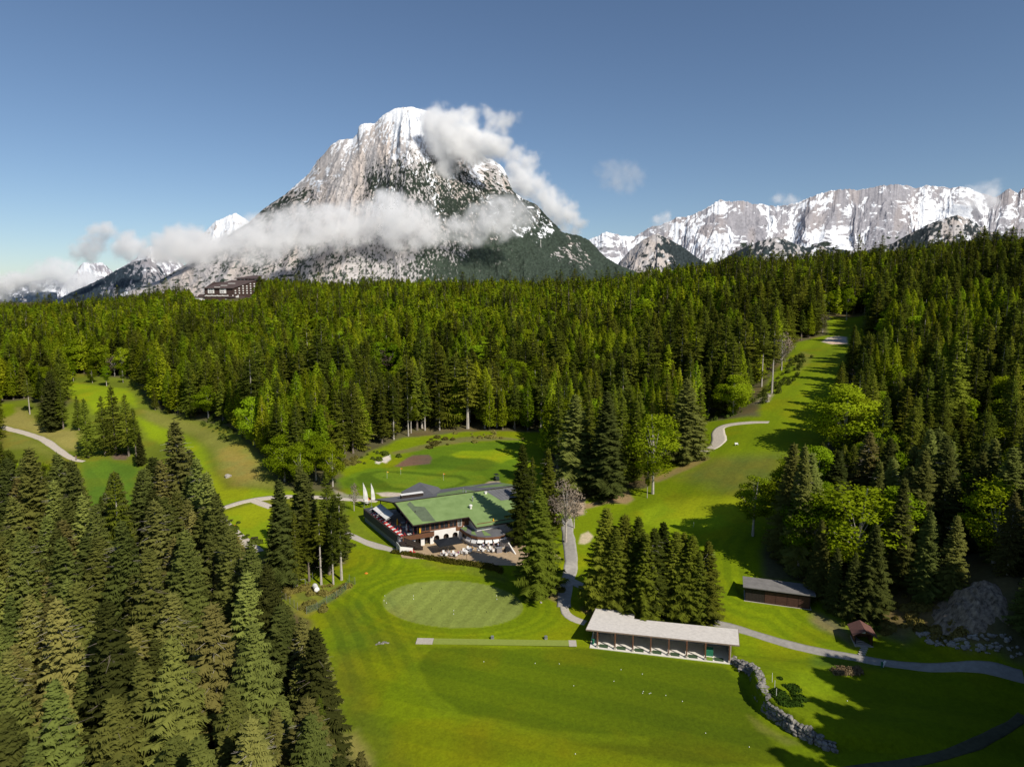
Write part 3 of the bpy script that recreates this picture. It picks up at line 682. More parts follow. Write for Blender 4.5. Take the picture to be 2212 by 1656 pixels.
mountain("mountain", c0, [(380,720),(520,652),(640,600),(760,542),(900,462),(1000,418),(1080,402),(1140,425),(1180,455),(1230,520),(1290,600),(1360,690)], 10500, .76, 300, 180,
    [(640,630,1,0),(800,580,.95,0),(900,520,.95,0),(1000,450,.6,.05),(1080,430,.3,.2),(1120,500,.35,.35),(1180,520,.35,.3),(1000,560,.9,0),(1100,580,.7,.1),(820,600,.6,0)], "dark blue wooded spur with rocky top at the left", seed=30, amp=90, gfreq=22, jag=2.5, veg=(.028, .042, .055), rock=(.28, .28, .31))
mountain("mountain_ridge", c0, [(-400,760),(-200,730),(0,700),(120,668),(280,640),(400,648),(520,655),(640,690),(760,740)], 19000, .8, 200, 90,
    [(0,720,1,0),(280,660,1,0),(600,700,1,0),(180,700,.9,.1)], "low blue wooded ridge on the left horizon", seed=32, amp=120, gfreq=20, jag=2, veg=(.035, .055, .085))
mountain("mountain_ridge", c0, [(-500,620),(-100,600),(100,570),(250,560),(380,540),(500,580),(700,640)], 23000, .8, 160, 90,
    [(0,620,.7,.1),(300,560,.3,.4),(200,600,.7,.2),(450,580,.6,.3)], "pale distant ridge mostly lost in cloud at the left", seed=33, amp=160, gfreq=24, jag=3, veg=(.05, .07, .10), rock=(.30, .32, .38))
# ------------------------------------------------------------------ clouds: real volumes round the mountain
def cloud_mat(name, dens, aniso=.0):
    m, nt, out = new_mat(name)
    pv = N(nt, "ShaderNodeVolumePrincipled")
    pv.inputs["Color"].default_value = (1, 1, 1, 1); pv.inputs["Density"].default_value = dens * .95; pv.inputs["Anisotropy"].default_value = aniso
    nt.links.new(pv.outputs[0], out.inputs["Volume"])
    return m
def cloud(f, outline, Yc, label, dens=.03, thick=.5, vox=12.0, nsc=1.0, n=260, erode=.55, seed=0, rmax=40, slope=0.0):
    """outline: polygon in a photo crop, filled with soft blobs at distance Yc (m)"""
    rng = np.random.RandomState(seed + 5)
    P = np.array([f(*p) for p in outline]); mpp = Yc / FPX
    x0, y0 = P.min(0); x1, y1 = P.max(0); pts = []
    Q = rng.rand(n * 6, 2) * (x1 - x0, y1 - y0) + (x0, y0)
    sd = poly_sd(Q[:, 0], Q[:, 1], P)
    Q, sd = Q[sd > 1.0][:n], sd[sd > 1.0][:n]
    rad = np.minimum(sd + 16, rmax * 1.3) * mpp
    Y_ = Yc + (Q[:, 1] - (y0 + y1) / 2) * slope * mpp + (rng.rand(len(Q)) - .5) * rad * thick
    V = np.array([at_y(q[0], q[1], y) for q, y in zip(Q, Y_)])
    me_ = bpy.data.meshes.new("cloud"); me_.vertices.add(len(V)); me_.vertices.foreach_set("co", V.astype(np.float32).ravel())
    a_ = me_.attributes.new("rad", 'FLOAT', 'POINT'); a_.data.foreach_set("value", rad.astype(np.float32))
    me_.update()
    o = link(bpy.data.objects.new("cloud", me_))
    mt = cloud_mat("cloud vapour", dens)
    g = bpy.data.node_groups.new("cloud volume", 'GeometryNodeTree')
    g.interface.new_socket("Geometry", in_out='INPUT', socket_type='NodeSocketGeometry'); g.interface.new_socket("Geometry", in_out='OUTPUT', socket_type='NodeSocketGeometry')
    gi = g.nodes.new("NodeGroupInput"); go = g.nodes.new("NodeGroupOutput"); L = g.links.new
    mn, mxv = (V - rad[:, None]).min(0), (V + rad[:, None]).max(0)
    vc = g.nodes.new("GeometryNodeVolumeCube")
    vc.inputs["Min"].default_value = mn; vc.inputs["Max"].default_value = mxv
    for i, ax in enumerate("XYZ"): vc.inputs["Resolution " + ax].default_value = int(np.clip((mxv[i] - mn[i]) / vox, 12, 420))
    pos = g.nodes.new("GeometryNodeInputPosition")
    # wobble the lookup so that edges billow
    nz = g.nodes.new("ShaderNodeTexNoise"); nz.inputs["Scale"].default_value = .004 * nsc; nz.inputs["Detail"].default_value = 6; nz.inputs["Roughness"].default_value = .6
    L(pos.outputs[0], nz.inputs["Vector"])
    vm = g.nodes.new("ShaderNodeVectorMath"); vm.operation = 'SUBTRACT'; vm.inputs[1].default_value = (.5, .5, .5); L(nz.outputs["Color"], vm.inputs[0])
    vs = g.nodes.new("ShaderNodeVectorMath"); vs.operation = 'SCALE'; vs.inputs["Scale"].default_value = 230.0 / nsc; L(vm.outputs[0], vs.inputs[0])
    va = g.nodes.new("ShaderNodeVectorMath"); va.operation = 'ADD'; L(pos.outputs[0], va.inputs[0]); L(vs.outputs[0], va.inputs[1])
    sn = g.nodes.new("GeometryNodeSampleNearest"); L(gi.outputs[0], sn.inputs["Geometry"]); L(va.outputs[0], sn.inputs["Sample Position"])
    si = g.nodes.new("GeometryNodeSampleIndex"); si.data_type = 'FLOAT_VECTOR'; L(gi.outputs[0], si.inputs["Geometry"]); L(pos.outputs[0], [s for s in si.inputs if s.name == "Value" and s.enabled][0]); L(sn.outputs[0], si.inputs["Index"])
    na = g.nodes.new("GeometryNodeInputNamedAttribute"); na.data_type = 'FLOAT'; na.inputs[0].default_value = "rad"
    sr = g.nodes.new("GeometryNodeSampleIndex"); sr.data_type = 'FLOAT'; L(gi.outputs[0], sr.inputs["Geometry"]); L([s for s in na.outputs if s.name == "Attribute" and s.enabled][0], [s for s in sr.inputs if s.name == "Value" and s.enabled][0]); L(sn.outputs[0], sr.inputs["Index"])
    ds = g.nodes.new("ShaderNodeVectorMath"); ds.operation = 'DISTANCE'; L(va.outputs[0], ds.inputs[0]); L([s for s in si.outputs if s.enabled][0], ds.inputs[1])
    dv = g.nodes.new("ShaderNodeMath"); dv.operation = 'DIVIDE'; L(ds.outputs["Value"], dv.inputs[0]); L([s for s in sr.outputs if s.enabled][0], dv.inputs[1])
    n2 = g.nodes.new("ShaderNodeTexNoise"); n2.inputs["Scale"].default_value = .010 * nsc; n2.inputs["Detail"].default_value = 6; n2.inputs["Roughness"].default_value = .62
    L(pos.outputs[0], n2.inputs["Vector"])
    m1 = g.nodes.new("ShaderNodeMath"); m1.operation = 'MULTIPLY_ADD'; m1.inputs[1].default_value = -1.0; m1.inputs[2].default_value = 1.0; L(dv.outputs[0], m1.inputs[0])   # 1 - d/r
    m2 = g.nodes.new("ShaderNodeMath"); m2.operation = 'MULTIPLY_ADD'; m2.inputs[1].default_value = 4.6 * erode; m2.inputs[2].default_value = -2.3 * erode - .12; L(n2.outputs["Fac"], m2.inputs[0])
    m3 = g.nodes.new("ShaderNodeMath"); m3.operation = 'ADD'; L(m1.outputs[0], m3.inputs[0]); L(m2.outputs[0], m3.inputs[1])
    mr = g.nodes.new("ShaderNodeMapRange"); mr.interpolation_type = 'SMOOTHSTEP'; mr.inputs[1].default_value = 0.0; mr.inputs[2].default_value = 1.5; L(m3.outputs[0], mr.inputs[0])
    L(mr.outputs[0], vc.inputs["Density"])
    sm = g.nodes.new("GeometryNodeSetMaterial"); sm.inputs["Material"].default_value = mt
    L(vc.outputs[0], sm.inputs[0]); L(sm.outputs[0], go.inputs[0])
    md = o.modifiers.new("volume", 'NODES'); md.node_group = g
    me_.materials.append(mt)
    return tag(o, label, "cloud", kind="stuff")
# the band across the mountain
cloud(c5, [(-60,800),(30,740),(110,740),(200,800),(330,760),(420,690),(540,660),(650,650),(760,640),(900,600),(1040,600),(1100,560),(1180,560),(1260,610),(1340,640),(1420,690),(1560,640),(1680,590),(1790,600),(1880,670),(1860,720),(1700,780),(1540,820),(1380,830),(1200,850),(1060,800),(960,850),(820,850),(700,860),(560,880),(420,900),(260,910),(120,950),(20,930),(-80,880)],
      4150, "long white cloud bank lying across the middle of the mountain", dens=.030, thick=.5, vox=12, n=420, erode=.5, seed=1, rmax=42, slope=-.6)
cloud(c5, [(1340,110),(1400,110),(1480,150),(1560,110),(1580,150),(1560,200),(1640,240),(1700,270),(1740,320),(1720,380),(1640,400),(1560,420),(1480,400),(1440,480),(1380,530),(1360,440),(1390,370),(1330,290),(1300,230),(1320,150)],
      5150, "bright cloud plume clinging to the right of the summit", dens=.048, thick=.6, vox=12, n=320, erode=.5, seed=2, rmax=40)
cloud(c5, [(1620,130),(1700,150),(1760,140),(1790,170),(1750,220),(1680,240),(1640,220)], 5200, "small torn cloud puff right of the summit", dens=.018, thick=.6, vox=11, n=60, erode=.7, seed=3, rmax=24)
cloud(c5, [(1760,330),(1820,330),(1850,380),(1900,360),(1900,400),(1860,440),(1900,480),(1990,540),(2080,620),(2140,740),(2100,780),(2020,740),(1940,680),(1880,600),(1800,580),(1720,540),(1680,480),(1740,420)],
      6900, "cloud trailing down behind the right shoulder of the mountain", dens=.028, thick=.6, vox=16, n=200, erode=.6, seed=4, rmax=34)
# left banks
cloud(c0, [(1060,380),(1130,300),(1180,220),(1240,180),(1360,150),(1460,180),(1540,230),(1640,260),(1760,250),(1830,170),(2000,140),(2212,160),(2212,340),(1900,360),(1700,400),(1560,440),(1400,430),(1250,400),(1120,410)],
      5600, "white cloud bank left of the mountain", dens=.034, thick=.5, vox=14, n=240, erode=.5, seed=5, rmax=34)
cloud(c0, [(850,260),(930,195),(1020,230),(1110,270),(1100,320),(1050,390),(960,410),(880,370),(850,320)], 9000, "dense rounded cumulus with a grey base over the left peaks", dens=.02, thick=.8, vox=18, n=60, erode=.45, seed=6, rmax=30, nsc=.6)
cloud(c0, [(530,310),(600,290),(660,270),(650,210),(720,190),(840,180),(840,240),(760,280),(800,320),(720,350),(680,410),(570,400),(550,350)], 9600, "torn cumulus above the small snowy peak", dens=.014, thick=.7, vox=18, n=90, erode=.65, seed=7, rmax=22, nsc=.6)
cloud(c0, [(-60,580),(60,540),(200,510),(260,460),(430,410),(520,430),(600,500),(700,480),(750,520),(700,590),(560,640),(420,630),(300,640),(150,640),(60,680),(-60,690)], 14500, "low white cloud bank on the left horizon", dens=.010, thick=.6, vox=26, n=240, erode=.55, seed=8, rmax=30, nsc=.4)
# small ones at right
cloud(c6, [(110,20),(170,-30),(260,-55),(320,-30),(340,30),(300,80),(200,90),(120,70)], 9000, "faint lone cloud in the open sky", dens=.0035, thick=.8, vox=20, n=60, erode=.5, seed=9, rmax=26, nsc=.5)
cloud(c6, [(390,245),(450,225),(475,260),(450,300),(400,285)], 11500, "little cloud on the left end of the snowy range", dens=.010, thick=.8, vox=20, n=40, erode=.6, seed=10, rmax=14, nsc=.6)
cloud(c6, [(980,140),(1040,125),(1110,150),(1060,172),(990,165)], 12400, "thin cloud wisp resting on the crest of the range", dens=.006, thick=.8, vox=20, n=40, erode=.7, seed=11, rmax=12, nsc=.6)
cloud(c6, [(1910,120),(1980,90),(2080,70),(2090,130),(2060,180),(1980,195),(1920,170)], 11700, "hazy cloud over the right part of the range", dens=.006, thick=.8, vox=20, n=60, erode=.6, seed=12, rmax=18, nsc=.6)
# ------------------------------------------------------------------ trees
def leaf_mat(name, c_a, c_b, trans=.25, hue=.0, nscale=.7):
    m, nt, out = new_mat(name)
    oi = N(nt, "ShaderNodeObjectInfo")
    geo = N(nt, "ShaderNodeTexCoord")
    nz = N(nt, "ShaderNodeTexNoise", i_Scale=nscale, i_Detail=3.0); nt.links.new(geo.outputs["Object"], nz.inputs["Vector"])
    ad = N(nt, "ShaderNodeMath", operation='MULTIPLY_ADD'); ad.inputs[1].default_value = .62; ad.inputs[2].default_value = -.12
    nt.links.new(oi.outputs["Random"], ad.inputs[0])
    ad2 = N(nt, "ShaderNodeMath", operation='MULTIPLY_ADD'); ad2.inputs[1].default_value = .55; nt.links.new(nz.outputs[0], ad2.inputs[0]); nt.links.new(ad.outputs[0], ad2.inputs[2])
    rp = N(nt, "ShaderNodeValToRGB"); e = rp.color_ramp.elements
    e[0].position = .15; e[0].color = (*c_a, 1); e[1].position = .85; e[1].color = (*c_b, 1)
    nt.links.new(ad2.outputs[0], rp.inputs[0])
    r7 = N(nt, "ShaderNodeMath", operation='MULTIPLY'); r7.inputs[1].default_value = 7.31; nt.links.new(oi.outputs["Random"], r7.inputs[0]); fr = N(nt, "ShaderNodeMath", operation='FRACT'); nt.links.new(r7.outputs[0], fr.inputs[0])
    r9 = N(nt, "ShaderNodeMath", operation='MULTIPLY'); r9.inputs[1].default_value = 19.7; nt.links.new(oi.outputs["Random"], r9.inputs[0]); f9 = N(nt, "ShaderNodeMath", operation='FRACT'); nt.links.new(r9.outputs[0], f9.inputs[0])
    hs = N(nt, "ShaderNodeHueSaturation"); m8 = N(nt, "ShaderNodeMapRange"); m8.inputs[3].default_value = .68; m8.inputs[4].default_value = 1.38; nt.links.new(fr.outputs[0], m8.inputs[0]); nt.links.new(m8.outputs[0], hs.inputs["Value"])
    m9 = N(nt, "ShaderNodeMapRange"); m9.inputs[3].default_value = .488; m9.inputs[4].default_value = .522; nt.links.new(f9.outputs[0], m9.inputs[0]); nt.links.new(m9.outputs[0], hs.inputs["Hue"]); nt.links.new(rp.outputs[0], hs.inputs["Color"]); rp = hs
    df = N(nt, "ShaderNodeBsdfDiffuse"); tr = N(nt, "ShaderNodeBsdfTranslucent"); mx = N(nt, "ShaderNodeMixShader"); mx.inputs[0].default_value = trans
    nt.links.new(rp.outputs[0], df.inputs[0]); nt.links.new(rp.outputs[0], tr.inputs[0])
    nt.links.new(df.outputs[0], mx.inputs[1]); nt.links.new(tr.outputs[0], mx.inputs[2]); nt.links.new(mx.outputs[0], out.inputs[0])
    return m
M_SPR = leaf_mat("spruce needles", (.046, .058, .009), (.165, .182, .017), .25)
M_SPRN = leaf_mat("near spruce needles", (.058, .068, .016), (.195, .208, .045), .24)
M_SPR2 = leaf_mat("dry spruce needles", (.12, .115, .03), (.20, .18, .05), .15)
M_LAR = leaf_mat("fresh larch needles", (.15, .20, .008), (.29, .33, .014), .38)
M_BRO = leaf_mat("spring leaves", (.14, .20, .006), (.27, .34, .012), .38)
M_BAR = leaf_mat("bare twigs", (.13, .10, .075), (.20, .155, .12), .0)
M_BARK = mat("spruce bark", (.20, .165, .135), .95, .1, .3, 2.0, .02)
M_BARKP = mat("pale bark", (.42, .38, .33), .9, .1, .25, 2.0, .02)
M_SHRUB = leaf_mat("shrub leaves", (.07, .10, .015), (.14, .17, .03), .25)

class TB:
    """triangle soup"""
    def __init__(s): s.v = []; s.n = 0
    def tri(s, P): s.v.append(np.asarray(P, float).reshape(-1, 3, 3))
    def arrays(s):
        V = np.concatenate(s.v).reshape(-1, 3); return V, np.arange(len(V)).reshape(-1, 3)
def trunk_mb(h, r, top=1.0, n=7, bend=0, rng=None):
    mb = MB(); k = 6; ang = rng.rand() * 6.28 if rng is not None else 0; prev = None
    V = []
    for i in range(k):
        f = i / (k - 1) * top; rr = r * (1 - f) ** .8 + .02
        if i == 0: rr *= 1.25
        cx_ = math.cos(ang) * bend * h * f * f; cy_ = math.sin(ang) * bend * h * f * f
        V += [(cx_ + rr * math.cos(6.283 * j / n), cy_ + rr * math.sin(6.283 * j / n), h * f - (.6 if i == 0 else 0)) for j in range(n)]
    F = [(i * n + j, i * n + (j + 1) % n, (i + 1) * n + (j + 1) % n, (i + 1) * n + j) for i in range(k - 1) for j in range(n)]
    mb.add(V, F); return mb
def spruce_parts(seed, h=25.0, rmax=3.6, base=.08, whorl=.62, nb=7, tw=9, thin=0.0, droop=.25, gap=.12, narrow=1.0):
    """branches in whorls, each a drooping frond of hanging twig sprays. base = bare share of the trunk"""
    rng = np.random.RandomState(seed); T = TB(); dead = MB()
    z = h * base; zs = []
    while z < h * .985:
        zs.append(z); z += whorl * (0.75 + .5 * rng.rand()) * (1.0 - .45 * z / h)
    side = 1 + .18 * np.sin(np.arange(12) + rng.rand() * 6)
    for z in zs:
        f = (z - h * base) / (h * (1 - base)); prof = (1 - f) ** .82 * min(1, .55 + f * 3.2)
        L0 = rmax * prof + .22
        n = max(4, int(nb * (.7 + .6 * rng.rand()))); a0 = rng.rand() * 6.28
        for b in range(n):
            if rng.rand() < gap: continue
            a = a0 + b * 6.283 / n + (rng.rand() - .5) * .7
            L = L0 * (.5 + .75 * rng.rand() ** .8) * side[int(a * 12 / 6.283) % 12] * narrow
            up = .35 * f - droop * (1 - f)
            ca, sa = math.cos(a), math.sin(a)
            m_ = max(3, int(tw * (L / rmax) + 1.5)); q = (np.arange(m_) + .5 + (rng.rand(m_) - .5) * .6) / m_
            q = .12 + .88 * q
            bz = z + L * (up * q - .22 * q ** 2 + .16 * q ** 3) + (rng.rand() - .5) * .2
            bx, by = ca * L * q, sa * L * q
            for sgn in (-1, 1):
                tl = L * (.15 + .22 * (1 - q)) * (.7 + .6 * rng.rand(m_)) + .14
                aa = a + sgn * (.85 + .35 * rng.rand(m_)); dx, dy = np.cos(aa), np.sin(aa)
                dz = -.35 - .45 * rng.rand(m_)
                w = (.115 + .17 * L / m_) * (.7 + .6 * rng.rand(m_))
                p0 = np.stack([bx - ca * w, by - sa * w, bz + .04], 1); p1 = np.stack([bx + ca * w, by + sa * w, bz - .02], 1)
                p2 = np.stack([bx + dx * tl, by + dy * tl, bz + dz * tl], 1)
                if thin and rng.rand() < thin: continue
                T.tri(np.stack([p0, p1, p2], 1))
            # hanging curtain and tip
            hl = (.30 + .25 * rng.rand(m_)) * (.5 + .5 * L / rmax); w = .10 + .10 * rng.rand(m_)
            p0 = np.stack([bx - ca * w * 2, by - sa * w * 2, bz], 1); p1 = np.stack([bx + ca * w * 2, by + sa * w * 2, bz], 1)
            p2 = np.stack([bx + (rng.rand(m_) - .5) * .3, by + (rng.rand(m_) - .5) * .3, bz - hl], 1)
            T.tri(np.stack([p0, p1, p2], 1))
            e = np.array([ca * L * .92, sa * L * .92, bz[-1]]); e2 = np.array([ca * L * 1.08, sa * L * 1.08, bz[-1] + .12 * L * .3]); px_ = np.array([-sa, ca, 0]) * .13
            T.tri([e - px_, e + px_, e2])
    # leader
    for k in range(4):
        a = k * 1.57; T.tri([(math.cos(a) * .28, math.sin(a) * .28, h * .955), (math.cos(a + 1.57) * .28, math.sin(a + 1.57) * .28, h * .955), (0, 0, h * 1.01)])
    return T.arrays(), rng
def blob_tree(seed, h=18.0, r=5.0, base=.25, n=1500, leaf=.55, clumps=26, shape=1.0, flat=.8):
    """broadleaf crown: leaf faces gathered on limb-end clumps with gaps between"""
    rng = np.random.RandomState(seed); T = TB()
    cz = h * (base + (1 - base) * .5); hz = h * (1 - base) * .52
    cl = []
    for k in range(clumps):
        d = rng.normal(size=3); d /= np.linalg.norm(d); q = (.45 + .55 * rng.rand() ** .6)
        zz = d[2] * q
        w = (1 - max(0, zz) * .35 * shape) * (1 - max(0, -zz) * .3)
        cl.append((d[0] * r * q * w * .86, d[1] * r * q * w * .86, cz + zz * hz * .9, r * (.24 + .20 * rng.rand())))
    per = n // clumps
    for x, y, z, cr in cl:
        d = rng.normal(size=(per, 3)); d /= np.linalg.norm(d, axis=1)[:, None]
        rr = cr * (.55 + .5 * rng.rand(per))[:, None]
        P = d * rr * np.array([1, 1, flat]) + np.array([x, y, z])
        a = rng.normal(size=(per, 3)) + d * .3; b = rng.normal(size=(per, 3))
        a /= np.linalg.norm(a, axis=1)[:, None]; b = np.cross(d * 1.2 + b * .6, a); b /= np.linalg.norm(b, axis=1)[:, None] + 1e-9
        s_ = (leaf * (.6 + .8 * rng.rand(per)))[:, None]
        T.tri(np.stack([P - a * s_ * .5, P + a * s_ * .5 + b * s_ * .25, P + b * s_ * .8], 1))
    return T.arrays(), cl, rng
def limbs(mb, cl, h, base, r0, rng, k=12, n=5):
    for i in range(min(k, len(cl))):
        x, y, z, cr = cl[i]; z0 = h * base * (.8 + .2 * rng.rand()) + (z - h * base) * .35
        mb.tube((0, 0, z0), (x * .9, y * .9, z), r0 * .35, r0 * .08, n, cap=False)
def larch_parts(seed, h=22.0, rmax=3.6, base=.12, n=1400, leaf=.5):
    rng = np.random.RandomState(seed); T = TB()
    z = h * (base + (1 - base) * rng.rand(n) ** 1.15); f = (z - h * base) / (h * (1 - base))
    R = rmax * (1 - f) ** .75 * np.minimum(1, .5 + f * 3.5)
    nb_ = 40; ang = rng.rand(nb_) * 6.28; bi = rng.randint(0, nb_, n)
    lump = .65 + .5 * vnoise(ang[bi] * 3, f * 9, seed)
    a = ang[bi] + (rng.rand(n) - .5) * .7
    rr = R * lump * (rng.rand(n) ** .45)
    P = np.stack([np.cos(a) * rr, np.sin(a) * rr, z + rr * (-.12) + (rng.rand(n) - .5) * .5], 1)
    u = rng.normal(size=(n, 3)); u[:, 2] *= .5; u /= np.linalg.norm(u, axis=1)[:, None]
    w = rng.normal(size=(n, 3)); w = np.cross(u, w); w /= np.linalg.norm(w, axis=1)[:, None]
    s_ = (leaf * (.6 + .8 * rng.rand(n)) * (.55 + .6 * (1 - f)))[:, None]
    T.tri(np.stack([P - u * s_ * .6, P + u * s_ * .6, P + w * s_ * .7], 1))
    T.tri([(-.2, 0, h * .93), (.2, 0, h * .93), (0, 0, h)]); T.tri([(0, -.2, h * .93), (0, .2, h * .93), (0, 0, h)])
    return T.arrays(), rng
def stub_branches(mb, h, z0, z1, n, rng, L=1.2, r=.03):
    for k in range(n):
        z = z0 + (z1 - z0) * rng.rand(); a = rng.rand() * 6.28; l = L * (.5 + .8 * rng.rand())
        mb.tube((0, 0, z), (math.cos(a) * l, math.sin(a) * l, z + l * (rng.rand() * .3 - .25)), r, r * .3, 4, cap=False)
PROTO = {}     # kind -> list of dict(crown, trunk, h, joined)
def orient(arr, conical, h):
    """turn leaf faces outwards and soften their shading towards the crown's own surface"""
    V, Fc = arr; Tt = V.reshape(-1, 3, 3).copy(); c = Tt.mean(1)
    g = np.cross(Tt[:, 1] - Tt[:, 0], Tt[:, 2] - Tt[:, 0]); g /= np.linalg.norm(g, axis=1)[:, None] + 1e-9
    if conical:
        r = np.hypot(c[:, 0], c[:, 1])[:, None] + 1e-6; o = np.concatenate([c[:, :2] / r, np.full((len(c), 1), .55)], 1)
    else:
        m = c.mean(0); o = (c - m) / np.array([1, 1, 1.2]) ; o /= np.linalg.norm(o, axis=1)[:, None] + 1e-6; o[:, 2] += .35
    o /= np.linalg.norm(o, axis=1)[:, None]
    fl = (g * o).sum(1) < 0; Tt[fl] = Tt[fl][:, ::-1]; g[fl] *= -1
    n = o * (.55 if conical else .6) + g * .55; n /= np.linalg.norm(n, axis=1)[:, None]
    return Tt.reshape(-1, 3), Fc, np.repeat(n, 3, axis=0)
def set_normals(me_, nrm, extra=0):
    if extra:
        vn = np.zeros(len(me_.vertices) * 3, np.float32); me_.vertices.foreach_get("normal", vn); vn = vn.reshape(-1, 3); vn[:len(nrm)] = nrm
    else: vn = nrm
    me_.normals_split_custom_set_from_vertices([tuple(v) for v in vn.tolist()])
def joined(name, crown_arr, tr, cm, bm_):
    V, Fc, nrm = crown_arr; n = len(V)
    tv = np.array(tr.v, float); F = [tuple(f) for f in Fc.tolist()] + [tuple(n + i for i in f) for f in tr.f]
    me_ = mesh_np(name, np.concatenate([V, tv]), F, [cm, bm_], [0] * len(Fc) + [1] * len(tr.f)); set_normals(me_, nrm, 1); return me_
def proto(kind, name, crown_arr, tr, cm, bm_, h, w):
    crown_arr = orient(crown_arr, name in ("spruce", "larch"), h); cme = mesh_np(name + "_crown", crown_arr[0], crown_arr[1], [cm]); set_normals(cme, crown_arr[2])
    PROTO.setdefault(kind, []).append(dict(crown=cme, trunk=tr.mesh(name + "_trunk", bm_), arr=crown_arr, tr=tr, cm=cm, bm=bm_, h=h, w=w, name=name, j=None))
def jmesh(p):
    if p['j'] is None: p['j'] = joined(p['name'] + "_tree", p['arr'], p['tr'], p['cm'], p['bm'])
    return p['j']
for i in range(5):      # big near spruces
    arr, rng = spruce_parts(100 + i, 25, [3.7, 3.3, 4.0, 3.5, 3.1][i], .05, .50, 9, 22, thin=[0, .12, .05, .3, .2][i], gap=.08)
    tr = trunk_mb(25, .30, 1.0, 8, .0, rng); stub_branches(tr, 25, 2, 22, [10, 40, 15, 90, 50][i], rng, 1.7, .028)
    proto("spruce_near", "spruce", arr, tr, M_SPR2 if i == 3 else M_SPRN, M_BARKP if i in (1, 3) else M_BARK, 25, 3.6)
for i in range(5):
    arr, rng = spruce_parts(200 + i, 25, [3.3, 2.8, 3.6, 3.0, 2.6][i], [.08, .12, .05, .2, .3][i], .70, 7, 7, thin=.05, gap=.12)
    tr = trunk_mb(25, .26, 1.0, 6, .0, rng); proto("spruce_mid", "spruce", arr, tr, M_SPR, M_BARK, 25, 3.1)
for i in range(4):
    arr, rng = spruce_parts(250 + i, 25, [3.0, 2.6, 2.8, 2.4][i], [.40, .48, .35, .55][i], .70, 6, 7, thin=.05, gap=.15)
    tr = trunk_mb(25, .24, 1.0, 6, .0, rng); stub_branches(tr, 25, 4, 12, 10, rng, .9, .03)
    proto("spruce_tall", "spruce", arr, tr, M_SPR, M_BARKP, 25, 2.6)
for i in range(5):
    arr, rng = spruce_parts(300 + i, 25, [3.2, 2.7, 3.5, 3.0, 2.5][i], .12, 1.25, 6, 4, gap=.12)
    tr = trunk_mb(25, .25, 1.0, 4, .0, rng); proto("spruce_far", "spruce", arr, tr, M_SPR, M_BARK, 25, 3.0)
for i in range(4):
    arr, rng = larch_parts(400 + i, 21, [3.3, 3.8, 3.0, 3.5][i], .12, 2600, .55)
    tr = trunk_mb(21, .22, 1.0, 6, .0, rng); proto("larch_mid", "larch", arr, tr, M_LAR, M_BARK, 21, 3.3)
for i in range(4):
    arr, rng = larch_parts(450 + i, 21, [3.4, 4.0, 3.1, 3.7][i], .10, 620, 1.05)
    tr = trunk_mb(21, .22, 1.0, 4, .0, rng); proto("larch_far", "larch", arr, tr, M_LAR, M_BARK, 21, 3.3)
for i in range(4):
    arr, cl, rng = blob_tree(500 + i, 17, [5.2, 4.2, 4.8, 3.6][i], [.12, .25, .2, .3][i], 9000, .40, [48, 38, 44, 30][i])
    tr = trunk_mb(17, .24, .85, 7, .02, rng); limbs(tr, cl, 17, .25, .24, rng, 14); proto("broad_mid", "broadleaf", arr, tr, M_BRO, M_BARKP, 17, 4.6)
for i in range(3):
    arr, cl, rng = blob_tree(550 + i, 17, [4.8, 4.2, 5.2][i], .1, 1100, 1.15, 22)
    tr = trunk_mb(17, .24, .8, 4, .02, rng); proto("broad_far", "broadleaf", arr, tr, M_BRO, M_BARK, 17, 4.6)
for i in range(3):      # thin birches with white stems
    arr, cl, rng = blob_tree(600 + i, 16, [2.6, 3.0, 3.6][i], [.3, .25, .2][i], 5000, .33, [30, 34, 38][i])
    tr = trunk_mb(16, .16, .95, 6, .03, rng); limbs(tr, cl, 16, .3, .16, rng, 12); proto("birch", "birch", arr, tr, M_BRO, M_BARKP, 16, 3.0)
for i in range(3):      # still leafless
    arr, cl, rng = blob_tree(650 + i, 13, [3.6, 3.2, 3.9][i], .2, [1500, 1100, 1300][i], .34, 30)
    tr = trunk_mb(13, .2, .8, 6, .03, rng); limbs(tr, cl, 13, .25, .2, rng, 30, 4); proto("bare", "bare_tree", arr, tr, M_BAR, M_BARKP, 13, 3.6)
ctry = 0
ROOTNAME = {"spruce_near": "spruce_tree", "spruce_mid": "spruce_tree", "spruce_tall": "spruce_tree", "spruce_far": "spruce_tree", "larch_mid": "larch_tree", "larch_far": "larch_tree", "broad_mid": "broadleaf_tree", "broad_far": "broadleaf_tree", "birch": "birch_tree", "bare": "leafless_tree"}
CATN = {"spruce_tree": "spruce", "larch_tree": "larch", "broadleaf_tree": "tree", "birch_tree": "birch", "leafless_tree": "bare tree"}
def put_tree(kind, idx, x, y, z, h, wscale, rz, label, group=None, parts=True):
    lush = idx >= 100; idx = idx % 100; p = PROTO[kind][idx % len(PROTO[kind])]; rn = ROOTNAME[kind]
    k = h / p['h']
    if parts:
        o = empty(rn, (x, y, z), rz); o.scale = (k * wscale, k * wscale, k)
        cr_ = link(bpy.data.objects.new("crown", p['crown']), o)
        if lush: cr_.material_slots[0].link = 'OBJECT'; cr_.material_slots[0].material = M_SPR
        link(bpy.data.objects.new("trunk", p['trunk']), o)
    else:
        o = link(bpy.data.objects.new(rn, jmesh(p))); o.location = (x, y, z); o.rotation_euler = (0, 0, rz); o.scale = (k * wscale, k * wscale, k)
    return tag(o, label, CATN[rn], group)

